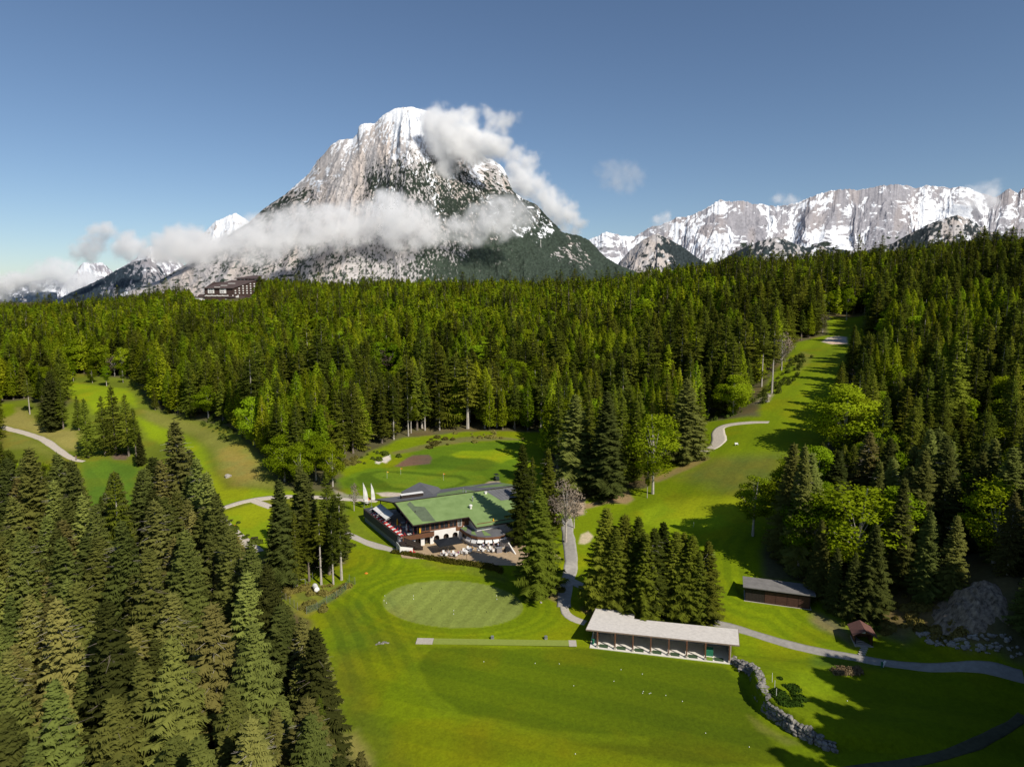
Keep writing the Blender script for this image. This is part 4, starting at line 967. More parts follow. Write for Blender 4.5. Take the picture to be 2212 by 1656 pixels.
# ---- where trees must not hide what the photo shows (outlines of what is in view)
KEEP = [[(800,1656),(745,1560),(708,1440),(690,1352),(620,1300),(605,1275),(650,1252),(690,1240),(735,1250),(748,1225),(745,1175),(735,1100),(725,1035),(790,985),(870,950),(1000,940),(1110,942),(1108,1000),(1100,1060),(1098,1150),(1120,1290),(1205,1290),(1205,1190),(1250,1180),(1255,1090),(1370,1072),(1440,1005),(1500,985),(1525,925),(1600,902),(1625,850),(1700,780),(1730,748),(1790,744),(1815,746),(1800,790),(1750,850),(1740,930),(1690,960),(1600,1025),(1640,1200),(1600,1240),(1760,1262),(1765,1310),(1830,1335),(1900,1355),(2010,1375),(2160,1400),(2212,1420),(2212,1656)],
  [c7(*p) for p in [(500,120),(600,155),(830,180),(940,170),(1010,260),(1030,330),(1180,380),(1290,375),(1400,430),(1540,445),(1640,460),(1760,560),(1880,640),(1840,740),(1930,840),(2060,930),(2212,950),(2212,990),(2060,1090),(1990,1200),(1950,1330),(1900,1400),(1700,1200),(1620,1090),(1580,950),(1500,780),(1430,700),(1380,560),(1330,490),(1250,550),(1130,520),(1060,500),(1030,420),(1000,290),(960,230),(880,220),(830,190),(770,240),(700,340),(650,270),(600,240),(530,240)]],
  [c7(*p) for p in [(0,290),(130,310),(200,385),(300,470),(490,500),(570,510),(590,640),(620,700),(740,700),(930,700),(960,740),(1080,765),(1030,800),(985,850),(975,960),(990,1080),(970,1180),(900,1060),(915,940),(880,820),(840,790),(780,920),(720,1040),(660,1100),(640,950),(600,800),(530,720),(480,690),(420,650),(330,700),(280,680),(215,610),(160,700),(130,790),(90,740),(100,620),(40,560),(0,540)]],
  [(1782,686),(1790,680),(1880,678),(1870,700),(1800,710),(1795,745),(1782,742)], [(2040,1240),(2110,1232),(2140,1290),(2160,1340),(2040,1360),(2000,1330)],
  [(440,600),(550,592),(552,640),(500,648),(410,645),(415,630)]]
KEEPP = [np.array(k) for k in KEEP]
PROT = []
def hides(x, y, z, h, w):
    qs = []
    for f in (.0, .2, .4, .6, .8, 1.0):
        for s_ in (-1, 1):
            ww = w * (1 - f) ** .8 * (1 if f > 0 else .6)
            qs.append((x + s_ * ww * .8, y, z + h * f))
    Q = np.array(qs); u, v = proj(Q[:, 0], Q[:, 1], Q[:, 2])
    for K, yl in PROT:
        if y > yl - 3 or u.max() < K[:, 0].min() or u.min() > K[:, 0].max() or v.max() < K[:, 1].min() or v.min() > K[:, 1].max(): continue
        if (poly_sd(u, v, K) > 1.5).any(): return True
    for K in KEEPP:
        if u.max() < K[:, 0].min() or u.min() > K[:, 0].max() or v.max() < K[:, 1].min() or v.min() > K[:, 1].max(): continue
        if (poly_sd(u, v, K) > 1.5).any(): return True
    return False
RNG = np.random.RandomState(77)
TREES = []   # dict(kind, x, y, z, h, w, rz, idx, label)
def T_add(kind, x, y, h, w=1.0, label=None, region=None, idx=None, rz=None, z=None):
    if kind.startswith(("spruce", "larch")): w *= 1.34
    TREES.append(dict(kind=kind, x=x, y=y, z=(H1(x, y) if z is None else z) - .1, h=h, w=w, idx=RNG.randint(0, 99) if idx is None else idx, rz=RNG.rand() * 6.28 if rz is None else rz, label=label, region=region))
def T_px(kind, ub, vb, vt, w=1.0, label=None, idx=None, f=dd, ut=None, **k):
    """tree from the photo position of its foot and of its top"""
    b = f(ub, vb); t = f(ut if ut is not None else ub, vt)
    x, y, z = ground(*b); zt = at_y(t[0], t[1], y)[2]
    hw = (b[1] - t[1]) * (.17 if kind.startswith('spruce') else .30) * w; k_ = .78; vm = t[1] + (b[1] - t[1]) * k_
    PROT.append((np.array([(t[0], t[1]), (t[0] + hw * .7, t[1] + (vm - t[1]) * .5), (t[0] + hw, vm), (t[0] - hw, vm), (t[0] - hw * .7, t[1] + (vm - t[1]) * .5)]), y))
    T_add(kind, x, y, zt - z, w, label, "hand", idx, **k)
def T_top(kind, ut, vt, y, w=1.0, label=None, idx=None, f=dd, **k):
    """tree from the photo position of its top and its distance"""
    u, v = f(ut, vt); x, _, zt = at_y(u, v, y); T_add(kind, x, y, zt - H1(x, y), w, label, "hand", idx, **k)

# --- trees one can name
T_px("spruce_near", 1164, 1283, 1050, 1.15, "broad dark green spruce at the right end of the patio, nearest the lawn", 100)
T_px("spruce_near", 1128, 1176, 957, .9, "tall slim spruce rising against the right end of the green roof", 104)
T_px("spruce_near", 1183, 1160, 965, .9, "spruce with a pale top standing behind the pair at the roof end", 101)
T_px("spruce_mid", 1150, 1130, 985, .8, "spruce half hidden behind the slim one at the roof end", 1)
T_px("bare", 1222, 1170, 1030, 1.15, "leafless brown tree over the asphalt path right of the clubhouse", 0)
T_px("bare", 1240, 1140, 1050, .9, "thin leafless tree just behind the brown one by the asphalt path", 1)
for i, (ut, vt, ub, vb) in enumerate([(1304, 1094, 1306, 1312), (1343, 1108, 1345, 1318), (1371, 1114, 1374, 1322), (1404, 1138, 1408, 1335), (1427, 1125, 1428, 1322), (1452, 1146, 1456, 1330), (1468, 1148, 1472, 1326), (1482, 1154, 1490, 1336), (1520, 1166, 1524, 1340), (1390, 1150, 1392, 1340), (1325, 1140, 1328, 1325), (1500, 1190, 1506, 1342)]):
    T_px("spruce_near", ub, vb, vt, [1.15, 1.2, 1.1, 1.2, 1.15, 1.15, 1.1, 1.1, 1.1, 1.2, 1.1, 1.1][i], ["leftmost tall spruce in the clump behind the driving range shed", "second tall spruce from the left in the clump behind the driving range shed", "slim spruce in the left middle of the clump behind the driving range shed", "full spruce in the middle of the clump behind the driving range shed", "pointed spruce at the back of the clump behind the driving range shed", "spruce right of the middle in the clump behind the driving range shed", "thin rear spruce in the right half of the clump behind the shed", "lower spruce near the right end of the clump behind the shed", "rightmost spruce with wide low branches in the clump behind the shed", "short front spruce close to the roof step of the driving range shed", "front spruce above the raised roof corner of the driving range shed", "small front spruce above the right half of the shed roof"][i], i + 100)
# clump left of the clubhouse
for i, (ut, vt, ub, vb) in enumerate([(609, 1033, 612, 1262), (708, 1020, 712, 1240), (735, 1062, 738, 1252), (690, 1098, 694, 1262), (662, 1080, 668, 1255), (640, 1105, 642, 1265), (720, 1105, 720, 1262), (628, 1085, 630, 1250)]):
    T_px(["spruce_near", "spruce_mid", "spruce_tall", "spruce_tall", "spruce_mid", "spruce_mid", "spruce_tall", "spruce_mid"][i], ub, vb, vt, [1.0, .9, 1.0, 1.0, .9, .8, .9, .8][i], ["dark pointed spruce at the left end of the clump beside the white tank", "tallest spruce in the clump left of the clubhouse", "bare stemmed spruce at the right end of the clump left of the clubhouse", "long bare trunk spruce right behind the white tank", "spruce in the back middle of the clump left of the clubhouse", "lower dark spruce between the pointed one and the goal frame", "thin spruce with naked trunk beside the green fence posts", "rear spruce just right of the dark pointed one by the goal frame"][i], i)
T_px("bare", 765, 1103, 1040, .8, "small leafless tree beside the white banner flags", 1)
# trees in the left meadow
for i, (ut, vt, ub, vb, l, kd) in enumerate([(640,255,655,700,"pointed dark spruce, left of the group standing by the left path","spruce_mid"),(765,240,780,690,"spruce with a double top in the middle of the group by the left path","spruce_mid"),(850,165,860,680,"tallest spruce in the group standing in the left meadow","spruce_mid"),(940,225,955,690,"broad spruce right of the tallest in the left meadow group","spruce_mid"),(1000,330,1010,700,"spruce on the right side of the left meadow group","spruce_mid"),(1045,520,1045,758,"low dense spruce at the right foot of the left meadow group","spruce_near"),(570,240,585,500,"spruce just behind the left meadow group, beside the bunker strip","spruce_mid"),
     (390,60,400,500,"large old spruce left of the upper fairway above the path","spruce_near"),(470,110,470,490,"spruce right behind the large old one above the left path","spruce_mid"),(215,90,222,380,"bare stemmed spruce at the edge of the far left lawn","spruce_tall"),(330,150,335,470,"spruce leaning on the large old one above the left path","spruce_mid"),
     (545,40,545,140,"round green tree on the back edge of the upper left fairway, leftmost of three","x"),(685,20,685,148,"middle round green tree on the back edge of the upper left fairway","x"),(790,20,790,172,"widest round green tree on the back edge of the upper left fairway","x"),(905,30,912,148,"white stemmed tree on the back edge of the upper left fairway","b"),
     (25,590,20,715,"dark shrubby spruce at the left photo edge below the path","spruce_mid"),(1150,180,1150,350,"small spruce at the corner of wood above the left hillside","spruce_mid"),(1245,200,1250,375,"small full spruce on the rim above the left hillside","spruce_mid"),(1800,480,1800,570,"lone low spruce on the dry left hillside edge","spruce_mid")]):
    k2 = {"x": "broad_mid", "b": "birch"}.get(kd, kd)
    T_px(k2, ub, vb, vt, 1.1 if k2 in ("broad_mid",) else .95, l, i, c7, ut)
# right side
T_px("spruce_near", 1722, 1243, 958, .80, "tall lone spruce standing forward of the right wood above the garage", 1)
T_px("broad_mid", 1822, 985, 832, 1.75, "big round bright green maple at the edge of the right wood", 0)
T_px("broad_mid", 1790, 960, 850, .9, "duller round tree left behind the big bright maple", 2)
T_px("birch", 1845, 1262, 1040, 2.0, "large pale green birch right of the tall lone spruce", 2)
T_px("birch", 1880, 1240, 1085, 1.3, "pale green birch at the right shoulder of the large one", 1)
T_px("birch", 1770, 1270, 1150, 1.3, "low light green birch at the foot of the tall lone spruce", 0)
T_px("birch", 1626, 1157, 1026, 1.7, "thin see-through birch alone on the right fairway", 1)
T_px("spruce_mid", 1838, 828, 700, .95, "spruce standing forward beside the top bunker of the right fairway", 0)
T_px("spruce_mid", 1892, 735, 610, 1.1, "dark wide spruce right of the hilltop green", 2)
T_px("broad_mid", 1828, 692, 622, 1.1, "light green tree with white forked stem behind the hilltop green", 1)
T_px("broad_mid", 1790, 690, 630, .8, "slim light green tree left of the forked one at the hilltop green", 3)
T_px("birch", 1410, 1066, 885, 1.5, "tall bright green birch with white trunk at the wood corner right of the clubhouse", 2)
T_px("birch", 1398, 1075, 990, .7, "small crooked white birch stem beside the tall one", 0)
T_px("spruce_near", 1478, 998, 815, 1.15, "dark full pine beside the start of the curved gravel path", 2)
T_px("spruce_mid", 1508, 985, 830, .9, "narrow spruce touching the curved gravel path", 1)
T_px("bare", 1688, 800, 715, 1.0, "large leafless grey brown tree on the left rim of the right fairway", 2)
T_px("spruce_tall", 1645, 835, 700, .9, "dead straight spruce with long white trunk, left of a pair on the fairway rim", 3)
T_px("spruce_tall", 1667, 850, 690, .9, "spruce with long pale trunk, right of a pair on the fairway rim", 1)
T_px("bare", 838, 815, 752, 1.3, "leafless purple brown tree inside the middle wood", 0)
T_px("spruce_near", 1240, 1063, 850, 1.25, "big spruce at the left of the row right of the back green", 2)
T_px("spruce_near", 1307, 1073, 842, 1.15, "big dark spruce in the middle of the row right of the back green", 0)
T_px("spruce_mid", 1340, 1060, 850, .95, "spruce behind and right of the big dark one above the dirt track", 0)
T_px("spruce_mid", 1270, 1050, 840, .9, "spruce squeezed between the two big ones right of the back green", 1)
T_px("spruce_mid", 1372, 1035, 860, .9, "spruce left of the tall bright birch at the wood corner", 2)
T_px("spruce_mid", 1205, 1010, 820, .9, "spruce at the right end of the back green lawn", 3)
for i, (ut, vt, ub, vb, w_, l) in enumerate([(2099, 973, 2103, 1190, .95, "grey green spruce with pale twigs alone among dark ones in the right wood"), (2026, 960, 2030, 1200, .85, "slim bright topped spruce left of the grey green one"), (1972, 970, 1978, 1215, 1.0, "wide olive spruce in the front of the right wood, second row"), (1862, 930, 1866, 1120, 1.1, "spruce directly right below the big bright maple"), (1930, 1030, 1935, 1270, 1.0, "spruce above the brown hut roof in the right wood"), (1880, 1130, 1878, 1335, 1.05, "yellow green spruce right of the garage with low branches"), (2050, 1110, 2052, 1290, .95, "grey spruce left of the rock outcrop"), (1990, 1100, 1994, 1300, .85, "dense spruce between the hut and the rock outcrop"), (2170, 1060, 2175, 1240, .9, "spruce above the rock outcrop"), (1800, 1180, 1800, 1325, .9, "dark spruce right behind the garage end"), (1765, 1120, 1765, 1290, .9, "shaded spruce between the lone one and the garage"), (2208, 1040, 2208, 1230, .9, "spruce at the right photo edge above the rocks"), (1835, 1190, 1838, 1340, .8, "small dark spruce nearest the dry bank right of the garage")]):
    T_px("spruce_near", ub, vb, vt, w_, l, i, dd, ut)
# lower left wood, tops that cut into the meadows
for i, (u, v, y, w_, kd, l) in enumerate([(62.7, 964, 128, .9, "spruce_near", "spruce with a slim top at the far left rim of the lower left wood"), (122, 976, 132, .9, "spruce_near", "leaning topped spruce between the far left pair in the lower left wood"), (154, 993, 125, .9, "spruce_near", "spruce below the end of the left gravel path"), (245, 1016, 118, .72, "spruce_tall", "narrow spruce with white double stem standing alone before the striped fairway"), (204, 1087, 108, .7, "spruce_near", "low pointed spruce left of the narrow white stemmed one"), (306, 1012, 128, 1.0, "spruce_near", "spruce left of the giant one in the lower left wood"), (376, 906, 136, 1.05, "spruce_near", "giant brownish spruce, highest top of the lower left wood"), (423, 985, 128, .9, "spruce_near", "spruce close right of the giant one"), (446, 1016, 120, .9, "spruce_near", "spruce two right of the giant one"), (466, 1062, 112, .85, "spruce_near", "lower spruce stepping down right of the giant one"), (14, 985, 130, .9, "spruce_near", "spruce cut by the left photo edge"), (495, 1135, 100, .9, "spruce_near", "spruce beside the pale track at the edge of the lower left wood"), (540, 1165, 96, .8, "spruce_near", "spruce covering the lower end of the pale track"), (575, 1215, 92, .85, "spruce_near", "spruce left of the fenced tank corner"), (653, 1330, 84, .95, "spruce_near", "grey twiggy spruce, rightmost of the lower left wood beside the lawn"), (610, 1300, 88, .8, "spruce_near", "spruce just left of the rightmost grey twiggy one"), (455, 1300, 78, 1.1, "spruce_near", "pale grey trunk spruce in the middle of the lower left wood"), (400, 1165, 98, 1.0, "spruce_near", "spruce above the pale grey trunk one"), (120, 1290, 80, 1.05, "spruce_near", "dry twiggy spruce low at the left"), (260, 1120, 100, .95, "spruce_near", "spruce with bare pale stem left of the middle"), (320, 1180, 92, .95, "spruce_near", "brown tinged spruce left of the pale trunk one"), (45, 1140, 100, 1, "spruce_near", "spruce with brown cones near the left photo edge"), (545, 1340, 76, .95, "spruce_near", "green full spruce between the pale trunk one and the rightmost one"), (370, 1370, 72, 1.0, "spruce_near", "dark green spruce at the bottom left of the pale trunk one"), (230, 1290, 76, 1.0, "spruce_near", "olive spruce between the dry twiggy one and the brown tinged one"), (690, 1500, 74, .62, "spruce_mid", "low young spruce at the right foot of the lower left wood")]):
    T_top(kd, u, v, y, w_, l, [0, 1, 4, 0, 2, 0, 3, 1, 4, 2, 1, 1, 0, 2, 3, 2, 3, 0, 3, 1, 4, 1, 0, 2, 4, 0][i])
# trees right of the frame whose shadows lie across the tee
for x, y, h in [(x_ - 7, y_ + 3, h_ + 1) for x_, y_, h_ in [(60,47,30),(67,52,32),(74,57,33),(72,47,30),(80,53,33),(88,60,33),(81,64,30),(88,70,31),(95,66,33),(96,76,30),(102,72,33),(94,50,32),(100,58,33),(108,66,34),(66,41,30),(78,44,31),(104,84,30),(112,78,32),(88,44,31),(112,92,28),(110,60,32),(119,86,30),(120,100,26),(126,110,26),(84,70,32),(64,58,31),(90,78,31),(70,66,30),(76,76,26),(99,37,33),(105,43,33),(111,49,33),(117,55,33),(93,33,33),(123,61,33),(129,69,33),(107,35,33),(115,43,33),(121,50,33),(86,38,33),(100,62,34),(92,54,34),(62,41,32),(69,46,32),(76,51,32),(83,56,32),(90,49,33),(97,56,33),(104,63,33),(73,38,32),(80,34,32),(66,36,32),(95,71,31),(101,78,30),(88,75,27)]]:
    if proj(x - 5.5, y, H1(x, y) + h * .3)[0] > 2225: T_add("spruce_near", x, y, h, 1.1, None, "hand")

for x, y, h in [(76,68,38),(80,73,37),(84,78,36),(88,84,34),(92,91,32),(82,64,38),(88,70,38),(94,76,37),(99,83,35),(72,61,38),(78,58,38),(68,55,37),(98,93,32),(105,90,33),(64,50,37),(74,52,38),(86,60,38),(95,66,38),(104,74,37),(60,46,36),(110,84,34)]:
    T_add("spruce_near", x, y, h, 1.25, None, "hand")

# --- the woods
hand = np.array([(t['x'], t['y']) for t in TREES])
cand = []
step = 4.6
for iy in range(int(52 / step), int(985 / step)):
    y = iy * step; k = 1.0 if y < 160 else (1.12 if y < 260 else 1.35 if y < 420 else 1.6 if y < 600 else 1.8)
    x = -y * 1.12 - 60
    while x < y * 1.05 + 60:
        cand.append((x + (RNG.rand() - .5) * 3.4, y + (RNG.rand() - .5) * 3.6)); x += step * k
cand = np.array(cand)
keep = RNG.rand(len(cand)) < np.where(cand[:, 1] > 420, .82, .95)
cand = cand[keep]
inside = np.maximum(poly_sd(cand[:, 0], cand[:, 1], OPEN_MAIN), poly_sd(cand[:, 0], cand[:, 1], OPEN_LEFT))
inside = np.maximum(inside, poly_sd(cand[:, 0], cand[:, 1], HOTEL_OPEN)); inside = np.maximum(inside, poly_sd(cand[:, 0], cand[:, 1], PATIO))
cand = cand[inside < -1.5]
cz = gh(cand[:, 0], cand[:, 1])
mixn = fbm(cand[:, 0] / 45, cand[:, 1] / 45, 3, 131); mixf = fbm(cand[:, 0] / 16, cand[:, 1] / 16, 2, 171)
cu, cv = proj(cand[:, 0], cand[:, 1], cz + 12)
hfac = fbm(cand[:, 0] / 22, cand[:, 1] / 22, 3, 211)
for i in range(len(cand)):
    x, y = cand[i]; z = cz[i]
    if y < 320 and (np.hypot(hand[:, 0] - x, hand[:, 1] - y) < 2.6).any(): continue
    if x > 40 and y < 98 and cu[i] < 2330: continue
    if x > 30 and y < 90: continue
    # kind by place: larches and broadleaves along the ridge and the middle, spruces at the right and in front
    pl = .20 + .55 * float(sstep(.44, .62, mixn[i])) + .34 * float(sstep(230, 420, y)) * float(sstep(1750, 1200, cu[i])) + (mixf[i] - .5) * .9
    if cu[i] > 1500: pl -= .06
    if y < 165 and cu[i] < 800: pl = -1
    if y < 170 and cu[i] > 1600: pl -= .05
    r = RNG.rand()
    if r < pl:
        kind = "larch" if (RNG.rand() < .62 and y > 200) else "broad"
        h = (17 + 6 * RNG.rand()) if kind == "larch" else (12 + 6 * RNG.rand())
    elif r > .988 and not (y < 170 and cu[i] < 800): kind = "bare"; h = 10 + 4 * RNG.rand()
    else: kind = "spruce"; h = 14 + 12 * RNG.rand() ** 1.1
    if y < 170 and cu[i] < 800: h = 16 + 9 * RNG.rand()
    if y > 170: h *= .80 + .55 * float(hfac[i]); h *= 1.28 if (kind == 'spruce' and RNG.rand() < .10) else 1
    sdn = inside[inside < -1.5][i] if False else 0
    w = (.85 + .4 * RNG.rand()) * ((1.32 if y < 260 else 1.6 if y < 420 else 2.0) if kind == 'spruce' else (1.25 if y < 260 else 1.6))
    ok = True
    if cu[i] > -60 and cu[i] < 2270:
        for tr_ in range(4):
            if not hides(x, y, z, h, (3.2 if kind in ("spruce", "larch", "bare") else 4.6) * w * h / 25): break
            h *= .8; w *= 1.02
        else: ok = False
        if h < 9.5: ok = False
    if not ok: continue
    d = y
    if kind == "spruce":
        kd = "spruce_near" if d < 150 else "spruce_mid" if d < 420 else "spruce_far"
        if 180 < d < 300 and RNG.rand() < (.75 if 780 < cu[i] < 1230 else .3): kd = "spruce_tall"
    elif kind == "larch": kd = "larch_mid" if d < 420 else "larch_far"
    elif kind == "broad": kd = ("broad_mid" if RNG.rand() < .6 else "birch") if d < 420 else "broad_far"
    else: kd = "bare"
    TREES.append(dict(kind=kd, x=x, y=y, z=z - .15, h=h, w=w, idx=RNG.randint(0, 99), rz=RNG.rand() * 6.28, label=None, region=None))

# --- which of them show largest: a coarse near-to-far coverage test
W2, H2 = 1106, 828
order = sorted(range(len(TREES)), key=lambda i: TREES[i]['y'])
cov = np.zeros((H2, W2), bool)
for t in TREES: t['vis'] = 0
for i in order:
    t = TREES[i]; wr = (3.1 if t['kind'].startswith(("spruce", "larch")) else 4.3 if t['kind'].startswith("broad") else 3.0) * t['w'] * t['h'] / 25 * (1.3 if not t['kind'].startswith(("spruce", "larch")) else 1)
    (u0, v0), (u1, v1) = proj(t['x'], t['y'], t['z']), proj(t['x'], t['y'], t['z'] + t['h'])
    t['u'], t['vb'], t['vt'] = float(u0), float(v0), float(v1)
    sc_ = FPX / max(t['y'], 30)
    a, b = int(v1 / 2), int(v0 / 2)
    if b < 0 or a >= H2 or b - a < 1: continue
    wpx = wr * sc_ / 2
    for row in range(max(a, 0), min(b, H2 - 1) + 1):
        f = (row - a) / max(1, b - a); hw = wpx * (min(1, .12 + f) if t['kind'].startswith(("spruce", "larch")) else min(1, .35 + 2 * f)) * .8
        x0, x1 = int(u0 / 2 - hw), int(u0 / 2 + hw) + 1
        x0, x1 = max(x0, 0), min(x1, W2)
        if x1 <= x0: continue
        sl_ = cov[row, x0:x1]; t['vis'] += int((~sl_).sum()); sl_[:] = True
print("TREES", len(TREES), {k: sum(1 for t in TREES if t['kind'] == k) for k in PROTO}, "visible", sum(1 for t in TREES if t['vis'] > 0))
# ---- individuals and the rest as woods
def region_of(t):
    u, y = t['u'], t['y']
    if u < 760 and y < 175: return "lower left wood"
    if u > 1640 and y < 520: return "right hillside wood"
    if y < 300: return "middle wood" if u > 700 else "left meadow wood"
    return "left ridge wood" if u < 760 else "central ridge wood" if u < 1500 else "right ridge wood"
ORD = ["leftmost"] + ["%dth" % i for i in range(2, 200)]
def ordw(i):
    i += 1
    s_ = "th" if 10 <= i % 100 <= 20 else {1: "st", 2: "nd", 3: "rd"}.get(i % 10, "th")
    return "%d%s" % (i, s_)
fam = {"spruce": [], "larch": [], "broad": [], "bare": []}
for i, t in enumerate(TREES):
    k = "spruce" if t['kind'].startswith("spruce") else "larch" if t['kind'].startswith("larch") else "bare" if t['kind'] == "bare" else "broad"
    t['fam'] = k; fam[k].append(i)
indiv = set()
for k, ids in fam.items():
    ids = [i for i in ids if TREES[i]['vis'] > 0 or TREES[i]['label']]
    ids.sort(key=lambda i: (-1 if TREES[i]['label'] else 0, -TREES[i]['vis'])); indiv |= set(ids[:300])
WHAT = {"spruce": "spruce", "larch": "larch", "broad": "broadleaf tree", "bare": "leafless tree"}
LOOK = {"spruce_near": "dense dark spruce", "spruce_mid": "dark spruce", "spruce_tall": "spruce with long bare trunk", "spruce_far": "small dark spruce", "larch_mid": "light green larch", "larch_far": "small light green larch", "broad_mid": "round light green tree", "broad_far": "small round green tree", "birch": "light green birch", "bare": "leafless brown tree"}
buckets = {}
for i in indiv:
    t = TREES[i]
    if t['label']: continue
    buckets.setdefault((region_of(t), t['kind']), []).append(i)
for (reg, kd), ids in buckets.items():
    ids.sort(key=lambda i: TREES[i]['y']); rows = [ids[j:j + 9] for j in range(0, len(ids), 9)]
    for r_i, row in enumerate(rows):
        row.sort(key=lambda i: TREES[i]['u'])
        for c_i, i in enumerate(row):
            where = "nearest" if r_i == 0 else ordw(r_i) + " nearest"
            pos = "leftmost" if c_i == 0 else "rightmost" if c_i == len(row) - 1 else ordw(c_i) + " from left"
            TREES[i]['label'] = "%s, %s in %s row, %s" % (LOOK[kd], pos, where, reg)
GRP = {"spruce": "spruces of the golf course woods", "larch": "larches among the spruces", "broad": "broadleaf trees of the woods", "bare": "leafless trees of the woods"}
for i in sorted(indiv):
    t = TREES[i]
    put_tree(t['kind'], t['idx'], t['x'], t['y'], t['z'], t['h'], t['w'], t['rz'], t['label'], GRP[t['fam']], parts=(t['vt'] < 5000 and (t['vb'] - t['vt']) > 34))

def wood(name, kinds, ids, label, cat):
    """the rest of one kind as one object: instances of the same tree shapes"""
    protos = []
    for k in kinds:
        for p in PROTO[k]: protos.append((k, p))
    col = bpy.data.collections.new(name + "_shapes")
    base = {}
    for j, (k, p) in enumerate(protos):
        o = bpy.data.objects.new("%s_shape_%02d" % (name, j), jmesh(p)); col.objects.link(o); base.setdefault(k, []).append(j)
    ids = [i for i in ids if TREES[i]['kind'] in kinds]
    if not ids: return
    V = np.array([(TREES[i]['x'], TREES[i]['y'], TREES[i]['z']) for i in ids], np.float32)
    me_ = bpy.data.meshes.new(name); me_.vertices.add(len(V)); me_.vertices.foreach_set("co", V.ravel())
    def attr(n, typ, key, val):
        a = me_.attributes.new(n, typ, 'POINT'); a.data.foreach_set(key, val)
    attr("shape", 'INT', "value", np.array([base[TREES[i]['kind']][TREES[i]['idx'] % 100 % len(base[TREES[i]['kind']])] for i in ids], np.int32))
    attr("turn", 'FLOAT_VECTOR', "vector", np.array([(0, 0, TREES[i]['rz']) for i in ids], np.float32).ravel())
    sc_ = [(TREES[i]['h'] / PROTO[TREES[i]['kind']][0]['h']) for i in ids]
    attr("size", 'FLOAT_VECTOR', "vector", np.array([(s * TREES[i]['w'], s * TREES[i]['w'], s) for i, s in zip(ids, sc_)], np.float32).ravel())
    me_.update()
    g = bpy.data.node_groups.new(name + " scatter", 'GeometryNodeTree')
    g.interface.new_socket("Geometry", in_out='INPUT', socket_type='NodeSocketGeometry'); g.interface.new_socket("Geometry", in_out='OUTPUT', socket_type='NodeSocketGeometry')
    gi = g.nodes.new("NodeGroupInput"); go = g.nodes.new("NodeGroupOutput")
    ci = g.nodes.new("GeometryNodeCollectionInfo"); ci.inputs["Collection"].default_value = col; ci.inputs["Separate Children"].default_value = True; ci.inputs["Reset Children"].default_value = True
    ip = g.nodes.new("GeometryNodeInstanceOnPoints"); ip.inputs["Pick Instance"].default_value = True
    def na(n, typ):
        a = g.nodes.new("GeometryNodeInputNamedAttribute"); a.data_type = typ; a.inputs[0].default_value = n
        return [s for s in a.outputs if s.name == "Attribute" and s.enabled][0]
    g.links.new(gi.outputs[0], ip.inputs["Points"]); g.links.new(ci.outputs[0], ip.inputs["Instance"])
    g.links.new(na("shape", 'INT'), ip.inputs["Instance Index"])
    er = g.nodes.new("FunctionNodeEulerToRotation"); g.links.new(na("turn", 'FLOAT_VECTOR'), er.inputs[0]); g.links.new(er.outputs[0], ip.inputs["Rotation"])
    g.links.new(na("size", 'FLOAT_VECTOR'), ip.inputs["Scale"]); g.links.new(ip.outputs[0], go.inputs[0])
    o = link(bpy.data.objects.new(name, me_)); md = o.modifiers.new("scatter", 'NODES'); md.node_group = g
    return tag(o, label, cat, kind="stuff")
rest = [i for i in range(len(TREES)) if i not in indiv]
wood("spruce_forest", ["spruce_near", "spruce_mid", "spruce_tall", "spruce_far"], rest, "dark spruce forest covering the hills behind the single trees", "forest")
wood("larch_forest", ["larch_mid", "larch_far"], rest, "light green larches mixed through the ridge forest", "forest")
wood("broadleaf_forest", ["broad_mid", "broad_far", "birch", "bare"], rest, "fresh green broadleaf trees scattered through the forest", "forest")
# ------------------------------------------------------------------ materials for buildings and things
WHITE = mat("white render", (.72, .70, .66), .9, .2, .07, .8, .0); WOOD = mat("brown weathered wood", (.16, .075, .040), .8, .2, .28, 3.0, .01, stretch=(1, 1, 8))
DKWOOD = mat("dark stained wood", (.035, .026, .022), .8, .2, .3, 3.0, .01); GLASS = mat("dark window glass", (.020, .024, .030), .12, .6, .1, 1.0)
GREENROOF = mat("green roof sheet", (.165, .250, .080), .7, .3, .12, .45, .005, c2=(.185, .265, .095)); GREYROOF = mat("grey roof sheet", (.135, .135, .140), .75, .3, .14, .5, .005)
DKROOF = mat("patched grey green roof sheet", (.105, .135, .080), .8, .3, .16, .8); PALEROOF = mat("pale weathered roof boards", (.66, .62, .57), .9, .2, .12, 1.6, .01)
METAL = mat("galvanised metal", (.40, .41, .42), .45, .5, .1, 3.0, 0, .6); BLACK = mat("black fabric", (.016, .018, .022), .8, .2, .2, 2.0); DECK = mat("terrace floor tiles", (.36, .33, .31), .85, .2, .15, 2.0)
RED = mat("red chair plastic", (.50, .035, .035), .5, .4, .1, 3.0); CANVAS = mat("white canvas", (.74, .73, .70), .85, .2, .05, 1.0); TABLEW = mat("white table top", (.78, .76, .73), .5, .4, .05, 2.0)
YEL = mat("yellow fabric", (.70, .42, .03), .8, .2, .1, 2.0); ORANGE = mat("orange fabric", (.65, .22, .03), .8, .2, .1, 2.0); SLATE = mat("dark slate boards", (.055, .062, .075), .8, .25, .18, 1.5, .01, stretch=(1, 1, 6))
SHADEWHITE = mat("shade toned white render", (.22, .25, .29), .9, .2, .12, .7); CONC = concrete; TURFMAT = mat("dark green tee mat", (.05, .085, .045), .95, .1, .2, 6.0); DARKIN = mat("dark interior", (.03, .026, .024), .9, .1, .3, 1.0)  # terrace wall: shade on white render put into its blue grey colour
ORG = (56.0, 144.0, 3.0)
def q(s, t): return (s - ORG[0], t - ORG[1])
def q3(s, t, z): return (s - ORG[0], t - ORG[1], z - ORG[2])
